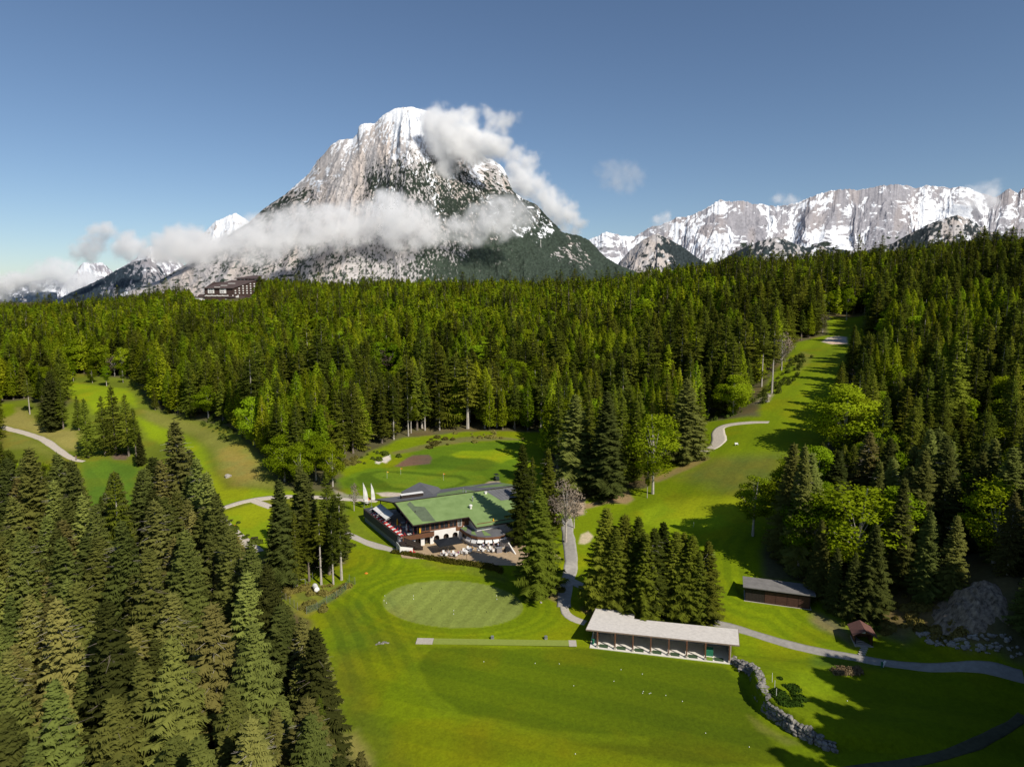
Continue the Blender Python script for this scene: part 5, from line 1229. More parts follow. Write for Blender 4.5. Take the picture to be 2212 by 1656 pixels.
ox_, oy_ = ST2(ORG[0], ORG[1])
club = tag(empty("clubhouse", (ox_, oy_, ORG[2]), ANG), "long golf clubhouse with a green sheet metal roof, white arches and a roof terrace", "clubhouse")
def quadbox(mb, pts, th, mi=0):
    """slab under a planar top polygon given as (s,t,z)"""
    P = [q3(*p) for p in pts]; mb.prism([(p[0], p[1]) for p in P], [p[2] - th for p in P], [p[2] for p in P], mi)
# ground floor wall with arches
w = MB(); xs = [42.8, 45.1, 47.4, 49.8, 52.1]; R_a, zs_, zt = .70, 4.35, 6.2
edges = [38.9] + [v for a in xs for v in (a - R_a, a + R_a)] + [53.4]
for a, b in zip(edges[0::2], edges[1::2]):
    top = 5.2 if b < 46 else 6.2
    w.prism([q(a, 144.3), q(b, 144.3), q(b, 144.65), q(a, 144.65)], 3 - ORG[2] - .1, top - ORG[2])
for a in xs:
    top = 5.2 if a < 46 else 6.2
    ring_ = [(a - R_a, top), (a + R_a, top)] + [(a + R_a * math.cos(i * math.pi / 10), zs_ + R_a * math.sin(i * math.pi / 10)) for i in range(11)]
    ring_ = ring_[:1] + ring_[1:]
    fr = [q3(x, 144.3, z) for x, z in ring_]; bk = [q3(x, 144.65, z) for x, z in ring_]; n = len(ring_)
    w.add(fr + bk, [tuple(range(n)), tuple(range(2 * n - 1, n - 1, -1))] + [(i, n + i, n + (i + 1) % n, (i + 1) % n) for i in range(n)])
w.prism([q(53.4, 144.3), q(56, 144.3), q(56, 144.65), q(53.4, 144.65)], -.1, 3.2)
w.prism([q(43.5, 165.3), q(73, 165.3), q(73, 165.7), q(43.5, 165.7)], -.3, 5.6); w.prism([q(72.7, 139.6), q(73.1, 139.6), q(73.1, 165.3), q(72.7, 165.3)], -.3, 4.6)
w.prism([q(56, 139.9), q(72.7, 139.9), q(72.7, 140.3), q(56, 140.3)], -.1, 4.2); w.prism([q(55.8, 140.3), q(56.1, 140.3), q(56.1, 144.6), q(55.8, 144.6)], -.1, 4.4)
w.obj("wall", WHITE, club)
for i, a in enumerate(xs):
    d = MB(); d.prism([q(a - .68, 145.3), q(a + .68, 145.3), q(a + .68, 145.4), q(a - .68, 145.4)], 0, 2.1, 0)
    for x in (a - .5, a, a + .5): d.prism([q(x - .04, 145.22), q(x + .04, 145.22), q(x + .04, 145.3), q(x - .04, 145.3)], 0, 2.05, 1)
    d.obj("arched_door", [GLASS, WOOD], club)
b = MB(); b.prism([q(38.9, 144.66), q(53.4, 144.66), q(53.4, 146.2), q(38.9, 146.2)], 2.12, 2.2); b.prism([q(38.9, 146.2), q(73, 146.2), q(73, 146.4), q(38.9, 146.4)], 0, 2.2)
b.obj("arcade_back", DARKIN, club)
# upper floor, wooden with windows
u_ = MB(); u_.prism([q(43.4, 144.5), q(54.6, 144.5), q(54.6, 144.7), q(43.4, 144.7)], 3.2, 3.45); u_.prism([q(43.4, 144.5), q(54.6, 144.5), q(54.6, 144.7), q(43.4, 144.7)], 5.15, 5.75)
for s_ in (43.4, 45.75, 48.1, 50.4, 52.55, 53.9): u_.prism([q(s_, 144.46), q(s_ + .28, 144.46), q(s_ + .28, 144.74), q(s_, 144.74)], 3.2, 5.72)
u_.prism([q(54.4, 144.6), q(72.6, 144.6), q(72.6, 144.8), q(54.4, 144.8)], 3.2, 6.0); u_.prism([q(56.2, 140.0), q(72.6, 140.0), q(72.6, 140.2), q(56.2, 140.2)], 4.2, 4.9)
u_.prism([q(38.9, 143.6), q(46.6, 143.6), q(46.6, 143.75), q(38.9, 143.75)], 2.15, 3.3); u_.prism([q(52.3, 144.2), q(54.2, 144.2), q(54.2, 144.29), q(52.3, 144.29)], 2.35, 3.3)
for k in range(30): u_.prism([q(39 + k * .25, 143.53), q(39.1 + k * .25, 143.53), q(39.1 + k * .25, 143.6), q(39 + k * .25, 143.6)], 2.2, 3.2)
u_.obj("timber_cladding", WOOD, club)
for s_ in (43.7, 46.05, 48.4, 50.7):
    f_ = MB()
    for dx in (0, 1.0):
        for (a, b_, z0, z1) in ((0, .08, 3.47, 5.13), (.94, 1.0, 3.47, 5.13)): f_.prism([q(s_ + dx + a, 144.52), q(s_ + dx + b_, 144.52), q(s_ + dx + b_, 144.6), q(s_ + dx + a, 144.6)], z0, z1)
        f_.prism([q(s_ + dx + .08, 144.52), q(s_ + dx + .94, 144.52), q(s_ + dx + .94, 144.6), q(s_ + dx + .08, 144.6)], 5.05, 5.13)
    wo_ = f_.obj("window", WOOD, club); g_ = MB(); g_.prism([q(s_ + .02, 144.62), q(s_ + 1.98, 144.62), q(s_ + 1.98, 144.66), q(s_ + .02, 144.66)], 3.47, 5.13); g_.obj("pane", GLASS, wo_)
f_ = MB()
for a, b_ in ((52.85, 52.97), (53.35, 53.43), (53.78, 53.88)): f_.prism([q(a, 144.38), q(b_, 144.38), q(b_, 144.5), q(a, 144.5)], 3.3, 5.3)
f_.prism([q(52.85, 144.38), q(53.88, 144.38), q(53.88, 144.5), q(52.85, 144.5)], 5.3, 5.42); f_.prism([q(52.85, 144.36), q(53.88, 144.36), q(53.88, 144.5), q(52.85, 144.5)], 3.18, 3.3)
wo_ = f_.obj("window", WHITE, club); g_ = MB(); g_.prism([q(52.97, 144.48), q(53.78, 144.48), q(53.78, 144.5), q(52.97, 144.5)], 3.3, 5.3); g_.obj("pane", GLASS, wo_)
# gable end glazing behind the terrace
g = MB(); P0 = [(144.8, 5.2), (165.3, 5.2), (165.3, 8.9), (153, 11.2), (144.8, 8.9)]
fr = [q3(43.45, t, z) for t, z in P0]; bk = [q3(43.6, t, z) for t, z in P0]; g.add(fr + bk, [(4, 3, 2, 1, 0), (5, 6, 7, 8, 9)] + [(i, (i + 1) % 5, 5 + (i + 1) % 5, 5 + i) for i in range(5)])
g.obj("gable_glazing", GLASS, club)
g = MB()
for t in (144.9, 148, 151, 154, 157, 160, 163, 165.1): g.prism([q(43.3, t), q(43.44, t), q(43.44, t + .14), q(43.3, t + .14)], 2.2, 5.6 + (1.9 if 147 < t < 160 else .2))
g.prism([q(43.28, 144.8), q(43.44, 144.8), q(43.44, 165.2), q(43.28, 165.2)], 4.5, 4.7); g.obj("gable_posts", DKWOOD, club)
# roof
r = MB(); quadbox(r, [(39.6, 153, 11.6), (41.3, 143.3, 8.75), (55.2, 143.3, 8.75), (55.5, 139.0, 7.48), (74, 139.0, 7.48), (74, 153, 11.6)], .22)
roof = r.obj("roof", GREENROOF, club)
def slope(s, t, lift=.02): return (s, t, 11.6 - (153 - t) * (2.85 / 9.7) + lift)
r = MB()
for pts in ([(42.3, 151.6), (43.9, 144.2), (47.0, 143.5), (46.2, 149.6), (44.0, 150.4), (43.4, 152.6)],): quadbox(r, [slope(*p) for p in pts], .012)
r.obj("roof_patch", DKROOF, roof)
r = MB(); quadbox(r, [slope(*p) for p in [(63.5, 152.8), (65.8, 147.8), (73.9, 147.6), (73.9, 152.8)]], .012)
for k in range(10): quadbox(r, [slope(*p, .07) for p in [(64.2 + k, 152.7), (65.9 + k * .9, 148), (65.98 + k * .9, 148), (64.28 + k, 152.7)]], .05)
r.obj("roof_patch", GREYROOF, roof)
r = MB(); quadbox(r, [(38.0, 166.6, 8.75), (39.6, 153.01, 11.6), (74, 153.01, 11.6), (74, 169.6, 8.15), (56.2, 169.6, 8.15), (56.2, 166.6, 8.75)], .22); back = r.obj("back_roof", GREYROOF, club)
r = MB(); bs = lambda s, t: (s, t, 11.6 - (t - 153) * .2096 + .02)
quadbox(r, [bs(*p) for p in [(50.5, 153.3), (61.5, 153.3), (61, 163), (53, 160)]], .012); quadbox(r, [bs(*p) for p in [(66, 160), (73.8, 153.6), (73.8, 169.3), (64, 169.3)]], .012); r.obj("roof_patch", GREENROOF, back)
r = MB(); quadbox(r, [(46.3, 171.5, 8.3), (46.3, 163.5, 8.3), (51.6, 159.5, 10.35), (51.6, 171.5, 10.35)][::-1], .2); quadbox(r, [(57.0, 171.5, 8.3), (51.6, 171.5, 10.35), (51.6, 159.5, 10.35), (57.0, 163.5, 8.3)][::-1], .2)
r.prism([q(46.8, 165.8), q(56.6, 165.8), q(56.6, 170.9), q(46.8, 170.9)], -.3, 5.2); r.obj("rear_wing", GREYROOF, club)
r = MB(); r.box(q3(56.8, 153, 11.66), (34.6, .34, .10)); r.obj("ridge_cap", DKWOOD, club)
r = MB()   # fascia
for a, b_ in (((41.3, 143.3, 8.75), (55.2, 143.3, 8.75)), ((55.2, 143.3, 8.75), (55.5, 139.0, 7.48)), ((55.5, 139.0, 7.48), (74, 139, 7.48)), ((39.6, 153, 11.6), (41.3, 143.3, 8.75)), ((38, 166.6, 8.75), (39.6, 153, 11.6))):
    a = Vector(q3(*a)) + Vector((0, 0, -.12)); b_ = Vector(q3(*b_)) + Vector((0, 0, -.12)); r.tube(a, b_, .17, .17, 4)
r.obj("fascia", DKWOOD, club)
r = MB(); r.prism([q(43.1, 159.4), q(48.9, 159.4), q(48.9, 160.6), q(43.1, 160.6)], 6.6, 8.1, 0); r.prism([q(43.0, 159.3), q(49, 159.3), q(49, 160.7), q(43, 160.7)], 8.1, 8.16, 1); r.obj("skylight_box", [DKWOOD, CANVAS], club)
for (s_, t, h_, rr, m_) in ((58.6, 149.1, 1.1, .14, METAL), (57.0, 146.4, .75, .30, WHITE)):
    z = slope(s_, t)[2] - ORG[2]; x, y = q(s_, t); v = MB(); v.lathe((x, y, z - .2), [(rr, 0), (rr, h_), (rr * 1.5, h_ + .05), (rr * 1.5, h_ + .3), (rr * .5, h_ + .45)], 10); v.obj("roof_vent", m_, club)
v = MB(); x, y = q(63.2, 151.6); v.box((x, y, 8.35), (.55, .45, .55)); v.box((x, y, 8.66), (.7, .6, .08)); v.obj("roof_vent", WHITE, club)
v = MB(); x, y = q(57.9, 154.0); v.lathe((x, y, 8.2), [(.09, 0), (.09, 1.2), (.2, 1.25), (.2, 1.5)], 8); v.box((x + .8, y + .2, 8.5), (.3, .3, .7)); v.obj("roof_vent", METAL, club)
# roof overhang posts and terrace
t_ = MB(); t_.prism([q(38.3, 144.5), q(43.4, 144.5), q(43.4, 166.6), q(35.5, 166.6)], 2.05, 2.25); terr = t_.obj("terrace_deck", DECK, club)
t_ = MB()
OW = [(35.2, 167.0), (38.1, 144.3)]
t_.prism([q(35.2, 167.0), q(38.1, 144.3), q(38.4, 144.35), q(35.5, 167.05)], -.9, 2.1, 0); t_.prism([q(38.1, 144.3), q(38.9, 144.3), q(38.9, 144.6), q(38.15, 144.6)], -.5, 2.2, 0); t_.obj("terrace_wall", SHADEWHITE, club)
t_ = MB(); t_.prism([q(34.9, 167.0), q(37.85, 144.2), q(38.15, 144.2), q(35.2, 167.0)], 1.5, 3.3); t_.prism([q(35.2, 166.7), q(35.2, 167), q(38.5, 167.3), q(38.5, 167.0)][::-1], 2.2, 3.5); t_.obj("terrace_parapet", SLATE, club)
t_ = MB(); t_.prism([q(34.85, 167.05), q(37.8, 144.1), q(38.2, 144.1), q(35.25, 167.05)], 3.3, 3.37); t_.prism([q(38.2, 143.55), q(46.65, 143.55), q(46.65, 143.85), q(38.2, 143.85)], 3.3, 3.37); t_.obj("handrail", DKWOOD, club)
for s_, t, z1 in ((41.5, 143.9, 5.55), (39.3, 166.2, 5.6), (42.6, 144.2, 5.6)):
    p_ = MB(); x, y = q(s_, t); p_.prism([(x - .09, y - .09), (x + .09, y - .09), (x + .09, y + .09), (x - .09, y + .09)], 2.2, z1); p_.obj("post", DKWOOD, club)
aw = MB()
for a, b_ in ((0, .49), (.51, 1)):
    def lp(p, r_, k): return tuple(p[i] * (1 - k) + r_[i] * k for i in range(3))
    A_, B_, C_, D_ = (39.0, 165.0, 7.9), (40.0, 155.4, 7.9), (37.7, 154.2, 7.2), (36.6, 163.8, 7.2)
    quadbox(aw, [lp(A_, B_, a), lp(D_, C_, a), lp(D_, C_, b_), lp(A_, B_, b_)], .05)
aw = aw.obj("awning", CANVAS, club); fr_ = MB()
for k in (0, .5, 1): fr_.tube(q3(*lp((43.2, 165.0, 8.6), (43.2, 155.4, 8.6), k)), q3(*lp((35.9, 164, 6.9), (37.2, 154, 6.9), k)), .045)
fr_.obj("awning_frame", METAL, aw)
aw = MB(); quadbox(aw, [(43.2, 152.5, 8.6), (42.2, 152.5, 8.2), (42.2, 149.0, 8.0), (43.2, 149.0, 8.4)], .05); aw.obj("awning", CANVAS, club)
# outside stair at the front corner
st_ = MB()
for k in range(12): st_.prism([q(39.2 + k * .32, 141.6), q(39.55 + k * .32, 141.6), q(39.55 + k * .32, 143.4), q(39.2 + k * .32, 143.4)], max(0, 2.0 - k * .18 - .2), 2.2 - k * .18, 0)
st_.prism([q(37.9, 141.4), q(39.2, 141.4), q(39.2, 143.5), q(37.9, 143.5)], 2.0, 2.2)
for t in (141.45, 143.45):
    A_, B_ = q3(39.2, t, 6.0), q3(43.1, t, 3.9); st_.tube(A_, B_, .07); st_.add([q3(39.2, t, 5.95), q3(43.1, t, 3.85), q3(43.1, t, 3.1), q3(39.2, t, 5.2), q3(39.2, t + .05, 5.95), q3(43.1, t + .05, 3.85), q3(43.1, t + .05, 3.1), q3(39.2, t + .05, 5.2)], [(0, 1, 2, 3), (7, 6, 5, 4), (0, 4, 5, 1), (1, 5, 6, 2), (2, 6, 7, 3), (3, 7, 4, 0)])
st_.obj("outside_stair", DKWOOD, club)
st_ = MB(); st_.prism([q(37.6, 141.3), q(40.6, 141.3), q(40.6, 141.38), q(37.6, 141.38)], 0, [1.9, 1.1, 1.1, 1.9]); st_.prism([q(37.55, 141.3), q(37.65, 141.3), q(37.65, 144.2), q(37.55, 144.2)], -.2, 2.0); st_.obj("stair_wall", WHITE, club)
# half round annex with awnings
arc = [(53.3, 144.2), (53.6, 141.0), (54.1, 138.9), (55.1, 137.4), (56.6, 136.3), (58.4, 135.7), (60.1, 135.6), (61.6, 136.0)]
cen = (57.5, 141.8); backl = [(61.6, 139.8), (56.6, 141.4), (55.4, 141.6), (55.4, 144.2)]
rp_ = MB(); P = arc + backl; rp_.prism([q(*p) for p in P], [2.75] * len(arc) + [3.02] * len(backl), [2.95] * len(arc) + [3.25] * len(backl)); annex = rp_.obj("annex_roof", GREYROOF, club)
rg = MB()
for i in (0, 2, 4):
    a, b_ = arc[i], arc[i + 1]; c_ = [(55.2, 143.8), (55.6, 141.7), (57.4, 141.0)][i // 2]
    mid = lambda p, r_, k: (p[0] * (1 - k) + r_[0] * k, p[1] * (1 - k) + r_[1] * k)
    pts = [mid(a, c_, .12), mid(b_, c_, .12), mid(b_, c_, .85), mid(a, c_, .85)]
    zz = [5.99, 5.99, 6.22, 6.22]; P4 = [q3(*p, z) for p, z in zip(pts, zz)]; rg.add(P4 + [(x, y, z + .012) for x, y, z in P4], [(3, 2, 1, 0), (4, 5, 6, 7), (0, 1, 5, 4), (1, 2, 6, 5), (2, 3, 7, 6), (3, 0, 4, 7)])
rg.obj("roof_patch", GREENROOF, annex)
fa = MB(); ins = [(cen[0] + (p[0] - cen[0]) * .95, cen[1] + (p[1] - cen[1]) * .95) for p in arc]; wl = [(cen[0] + (p[0] - cen[0]) * .88, cen[1] + (p[1] - cen[1]) * .88) for p in arc]
for a, b_, c_, d_ in zip(arc[:-1], arc[1:], ins[1:], ins[:-1]): fa.prism([q(*a), q(*b_), q(*c_), q(*d_)], 2.2, 2.74)
fa.obj("fascia", WOOD, annex)
fa = MB(); fb = MB(); fc = MB()
for i, (a, b_) in enumerate(zip(wl[:-1], wl[1:])):
    dx, dy = b_[0] - a[0], b_[1] - a[1]; L_ = math.hypot(dx, dy); nx_, ny_ = -dy / L_ * .12, dx / L_ * .12
    fa.prism([q(*a), q(*b_), q(b_[0] + nx_, b_[1] + ny_), q(a[0] + nx_, a[1] + ny_)], 0, .75 if i < 3 or i > 6 else .5)
    fc.prism([q(*a), q(a[0] + dx * .1, a[1] + dy * .1), q(a[0] + dx * .1 + nx_, a[1] + dy * .1 + ny_), q(a[0] + nx_, a[1] + ny_)], .5, 2.6)
    fb.prism([q(a[0] + nx_ * 1.2, a[1] + ny_ * 1.2), q(b_[0] + nx_ * 1.2, b_[1] + ny_ * 1.2), q(b_[0] + nx_ * 2, b_[1] + ny_ * 2), q(a[0] + nx_ * 2, a[1] + ny_ * 2)], 0, 2.7)
fa.obj("annex_wall", WHITE, club); fb.obj("annex_glazing", GLASS, club); fc.obj("annex_posts", DKWOOD, club)
for i in (1, 2, 3, 4, 5, 6):
    a, b_ = ins[i], ins[i + 1]; dx, dy = b_[0] - a[0], b_[1] - a[1]; L_ = math.hypot(dx, dy); nx_, ny_ = dy / L_, -dx / L_
    if i < 3: zz = (4.9, 4.1); out_ = .45
    else: zz = (5.1, 4.55); out_ = .95
    m0 = (a[0] + dx * .06, a[1] + dy * .06); m1_ = (a[0] + dx * .94, a[1] + dy * .94); k = MB()
    quadbox(k, [(*m0, zz[0]), (m0[0] + nx_ * out_, m0[1] + ny_ * out_, zz[1]), (m1_[0] + nx_ * out_, m1_[1] + ny_ * out_, zz[1]), (*m1_, zz[0])], .04); k.obj("awning", CANVAS, club)
k = MB(); k.add([q3(61.3, 135.8, 5.3), q3(61.5, 130.2, 3.1), q3(61.5, 130.2, 2.95), q3(61.3, 135.8, 2.95), q3(61.6, 135.8, 5.3), q3(61.8, 130.2, 3.1), q3(61.8, 130.2, 2.95), q3(61.6, 135.8, 2.95)], [(0, 1, 2, 3), (7, 6, 5, 4), (0, 4, 5, 1), (1, 5, 6, 2), (2, 6, 7, 3), (3, 7, 4, 0)])
k.prism([q(59.9, 134.9), q(61.3, 134.9), q(61.3, 135.4), q(59.9, 135.4)], 0, 2.1); k.obj("side_wall", WHITE, club)
def at_club(s, t, z=3.06): x, y = ST2(s, t); return (x, y, z)

# ---- driving range shed
SA = math.atan2(104.1 - 109.2, 36.5 - 13.9); sO = (13.9, 109.2)
shed = tag(empty("driving_range_shed", (*sO, 0), SA), "long open fronted driving range shed with pale flat roof and seven tee bays", "driving range shed")
def sl_(x, y): dx, dy = x - sO[0], y - sO[1]; return (dx * math.cos(SA) + dy * math.sin(SA), -dx * math.sin(SA) + dy * math.cos(SA))
rc = [sl_(*at_z(*c2(*p), z)[:2]) for p, z in (((120, 335), 3.3), ((1400, 468), 3.3), ((1390, 335), 2.75), ((520, 248), 2.75), ((530, 190), 2.45), ((205, 155), 2.45))]
s = MB(); zr = [3.3, 3.3, 2.75, 2.75, 2.45, 2.45]; s.prism(rc, [z - .16 for z in zr], zr); s.obj("roof", PALEROOF, shed)
s = MB(); s.tube((rc[0][0], rc[0][1] - .03, 3.2), (rc[1][0], rc[1][1] - .03, 3.2), .13, .13, 4); s.tube((rc[1][0], rc[1][1], 3.2), (rc[2][0], rc[2][1], 2.66), .11, .11, 4); s.tube((rc[0][0], rc[0][1], 3.2), (rc[5][0], rc[5][1], 2.36), .11, .11, 4); s.obj("fascia", mat("grey brown fascia board", (.22, .17, .13), .85, .2, .2, 3.0), shed)
s = MB(); s.prism([(-.1, -.15), (23.9, -.15), (23.9, 5.9), (-.1, 5.9)], -.3, .14); s.obj("floor_slab", mat("pale tee slab", (.74, .70, .63), .9, .2, .08, 1.5), shed)
s = MB(); s.prism([(.3, 5.5), (23.7, 5.5), (23.7, 5.7), (.3, 5.7)], .14, 2.62); s.prism([(.2, 2.6), (.35, 2.6), (.35, 5.5), (.2, 5.5)], .14, [2.9, 2.9, 2.62, 2.62]); s.prism([(23.6, .2), (23.75, .2), (23.75, 5.5), (23.6, 5.5)], .14, [3.1, 3.1, 2.62, 2.62]); s.prism([(1.6, 5.7), (7.8, 5.7), (7.8, 8.0), (1.6, 8.0)], 0, 2.3); s.obj("wall", mat("cream shed wall", (.42, .37, .31), .9, .2, .12, 1.0), shed)
postx = [1.2, 4.3, 7.4, 10.45, 13.5, 16.5, 19.6, 23.5]
for x in postx:
    s = MB(); s.prism([(x - .10, .05), (x + .10, .05), (x + .10, .28), (x - .10, .28)], .14, 3.1); s.prism([(x - .16, -.02), (x + .16, -.02), (x + .16, .38), (x - .16, .38)], .14, .55, 1); s.obj("post", [WOOD, CONC], shed)
    if x < 23:
        s = MB(); s.prism([(x - .03, 1.1), (x + .03, 1.1), (x + .03, 3.4), (x - .03, 3.4)], .3, 1.7); s.obj("partition", mat("bay partition", (.30, .22, .15), .9, .2, .2, 2.0), shed)
for i, x in enumerate(postx[:-1]):
    s = MB(); s.box((x + 1.45, 4.9, 1.05), (1.6, .1, 1.1), 0, 0, None); s.obj("notice_panel", mat("pale panel", (.6, .6, .58), .7), shed) if i % 2 == 0 else None
mats_pl = []
mm = MB(); mm.box((0, 0, .02), (1.5, 1.1, .04)); mm.box((-1.05, 0, .02), (.6, .45, .04))
mat0 = mm.obj("tee_mat", TURFMAT); pls = []
for i, x in enumerate(postx[:-1]):
    xx = x + (1.1 if i < 6 else 2.3); c, s_ = math.cos(SA), math.sin(SA); yy = .75
    pls.append(((sO[0] + xx * c - yy * s_, sO[1] + xx * s_ + yy * c, .14), SA + .03 * (i % 3 - 1), "dark green tee mat in the %s bay of the driving range shed" % ["leftmost", "second", "third", "fourth", "fifth", "sixth", "rightmost"][i]))
mat0["category"] = "tee mat"; instances(mat0, pls, "tee mats in the driving range bays")
def at_shed(x, y, z=.14): return (sO[0] + x * math.cos(SA) - y * math.sin(SA), sO[1] + x * math.sin(SA) + y * math.cos(SA), z)
bd = tag(empty("ball_dispenser", at_shed(20.35, 1.3), SA), "green ball dispenser with lime front mat in the right bay of the range shed", "ball dispenser")
s = MB(); s.box((0, .5, .55), (1.3, .6, 1.1)); s.prism([(-.65, .2), (.65, .2), (.65, .8), (-.65, .8)], 1.1, [1.1, 1.1, 1.4, 1.4]); s.obj("body", mat("green machine paint", (.02, .16, .09), .5, .4), bd)
s = MB(); s.box((0, -.7, .03), (1.0, 1.1, .05)); s.obj("front_mat", mat("lime mat", (.16, .26, .03), .9), bd)
gb = tag(empty("waste_bin", at_shed(.35, 1.2), 0), "small green bin at the left end of the range shed", "bin"); s = MB(); s.lathe((0, 0, 0), [(.2, 0), (.24, .7), (.27, .72), (.27, .8), (.05, .86)], 10); s.obj("body", mat("green machine paint", (.02, .16, .09), .5, .4), gb)

# ---- garage
GA = math.atan2(118.5 - 122.2, 56.9 - 45.8); gO = (45.8, 122.2)
gar = tag(empty("garage", (*gO, 2.45), GA), "low dark wooden garage with a grey roof and four brown doors", "garage")
s = MB(); s.prism([(0, 0), (11.7, 0), (11.7, 4.6), (0, 4.6)], 0, 2.75); s.obj("wall", DKWOOD, gar)
s = MB(); s.prism([(-.5, -.75), (12.5, -.75), (12.5, 5.0), (-.5, 5.0)], [3.0, 3.0, 2.75, 2.75], [3.16, 3.16, 2.9, 2.9]); s.obj("roof", mat("weathered grey garage roof", (.20, .19, .18), .85, .2, .2, .8), gar)
s = MB(); s.prism([(-.2, -.2), (11.9, -.2), (11.9, 4.8), (-.2, 4.8)], -.5, .06); s.obj("plinth", CONC, gar)
for k in range(4):
    x = 3.55 + k * 2.02; s = MB(); s.prism([(x, -.06), (x + 1.94, -.06), (x + 1.94, -.01), (x, -.01)], .1, 2.45)
    for z in (.85, 1.65): s.prism([(x, -.09), (x + 1.94, -.09), (x + 1.94, -.062), (x, -.062)], z, z + .07)
    for j in range(9): s.prism([(x + .1 + j * .21, -.075), (x + .14 + j * .21, -.075), (x + .14 + j * .21, -.061), (x + .1 + j * .21, -.061)], .12, 2.42)
    s.obj("door", mat("red brown garage door", (.085, .042, .030), .8, .2, .15, 2.0), gar)
s = MB()
for j in range(13): s.prism([(.1 + j * .26, -.03), (.14 + j * .26, -.03), (.14 + j * .26, 0), (.1 + j * .26, 0)], .08, 2.7)
s.obj("battens", mat("black battens", (.05, .045, .04), .8), gar)
# ---- brown hut
hO = at_z(*c3(430, 872), 2.5)[:2]; HA = math.radians(-14)
hz_ = H1(hO[0] + 1.2, hO[1] + 1)
hut = tag(empty("wooden_hut", (*hO, hz_), HA), "small open brown hut with a gable roof beside the asphalt path", "hut")
s = MB(); s.prism([(0, 0), (2.9, 0), (2.9, 3.4), (0, 3.4)], -.6, .12); s.obj("floor", CONC, hut)
s = MB(); s.prism([(.1, 1.2), (.2, 1.2), (.2, 3.3), (.1, 3.3)], .12, 2.1); s.prism([(2.7, .6), (2.8, .6), (2.8, 3.3), (2.7, 3.3)], .12, 2.1); s.prism([(.1, 3.2), (2.8, 3.2), (2.8, 3.3), (.1, 3.3)], .12, 2.1)
s.add([(.0, .35, 2.1), (2.9, .35, 2.1), (1.45, .35, 2.9), (.0, .42, 2.1), (2.9, .42, 2.1), (1.45, .42, 2.9)], [(0, 1, 2), (5, 4, 3), (0, 3, 4, 1), (1, 4, 5, 2), (2, 5, 3, 0)]); s.obj("wall", WOOD, hut)
for x, y in ((.15, .4), (2.75, .4)):
    s = MB(); s.box((x, y, 1.1), (.12, .12, 2.0)); s.obj("post", DKWOOD, hut)
s = MB(); s.box((.8, .4, .75), (1.2, .07, .1)); s.box((.8, .4, .4), (1.2, .07, .1)); s.obj("rail", mat("grey rail", (.3, .27, .24), .9), hut)
s = MB(); s.box((1.3, .33, 2.42), (.6, .03, .3)); s.obj("name_board", CANVAS, hut)
s = MB()
for sg in (-1, 1):
    ex = 1.45 + sg * 1.95; P = [(1.45, -.2), (ex, -.2), (ex, 3.8), (1.45, 3.8)]; zz = [2.98, 1.95, 1.95, 2.98]
    if sg < 0: P = P[::-1]; zz = zz[::-1]
    s.prism(P, [z - .1 for z in zz], zz)
s.obj("roof", mat("brown hut roof", (.15, .075, .060), .8, .25, .15, 2.0), hut)
for k in range(4):
    x, y = c3(520 - k * 8, 905 + k * 20); gx_, gy_, gz_ = ground(x, y); s = MB(); s.box((0, 0, .04), (1.1, .42, .12)); o = s.obj("stepping_stone", CONC); o.location = (gx_, gy_, gz_ + .02); o.rotation_euler = (0, 0, HA + .05 * k)
    tag(o, ["stepping stone touching the hut floor", "second stepping stone down from the hut", "third stepping stone down from the hut", "stepping stone nearest the path below the hut"][k], "stepping stone", "stepping stones below the hut")

# ---- hotel on the ridge
HY = 880.0; hx0, _, hz0 = at_y(*ch(620, 900), HY)
K = 880 / FPX / 12.29 / 1.085 * 1.0
hot = tag(empty("hotel", (hx0, HY, hz0 - 14), 0), "large chalet hotel with a brown roof and white balcony dots on the left ridge", "hotel")
def hp(x, y): return ((x - 620) * K, 14 + (900 - y) * K)      # local x and z of a crop point at the hotel front
HW = mat("hotel white wall", (.72, .70, .66), .9, .2, .06, .3); HB = mat("hotel brown timber", (.060, .038, .032), .8, .2, .2, .5); HR = mat("hotel brown roof", (.085, .062, .058), .8, .2, .12, .2)
x1 = hp(1440, 0)[0]; x2 = hp(1880, 0)[0]; ze = hp(0, 560)[1]; zr_ = hp(0, 322)[1]; dpt = 26
s = MB(); s.prism([(0, 0), (x1, 0), (x2, dpt), (0, dpt)], 0, [ze - .4, ze - .4, zr_ - .6, zr_ - 3]); s.obj("body", HB, hot)
s = MB()
for a, b_ in ((720, 900), (1060, 1240)):
    xa, xb = hp(a, 0)[0], hp(b_, 0)[0]; s.prism([(xa, -.35), (xb, -.35), (xb, 0), (xa, 0)], hp(0, 710)[1], ze - .4)
s.prism([(0, -.2), (hp(1300, 0)[0], -.2), (hp(1300, 0)[0], 0), (0, 0)], hp(0, 790)[1], hp(0, 765)[1]); s.obj("wall_panel", HW, hot)
s = MB()
for px_ in (780, 840, 1100, 1155):
    for py_ in (605, 672):
        x, z = hp(px_, py_); s.box((x, -.42, z), (1.4, .15, 1.6))
s.obj("window", GLASS, hot)
s = MB(); P = [(-1.5, -2), (x1 + .5, -2), (x2 + 1, dpt), (hp(1180, 0)[0], dpt)]; s.prism(P, [ze - .5, ze - .5, zr_ - .5, zr_ - .5], [ze, ze, zr_, zr_]); s.prism([(-1.5, -2), (hp(1180, 0)[0], dpt), (hp(1150, 0)[0], dpt + 14), (-1.5, dpt)][::-1], [ze, ze - 2, zr_ - .5, ze - .5], [ze + .3, ze, zr_, ze][::1]); hroof = s.obj("roof", HR, hot)
s = MB()
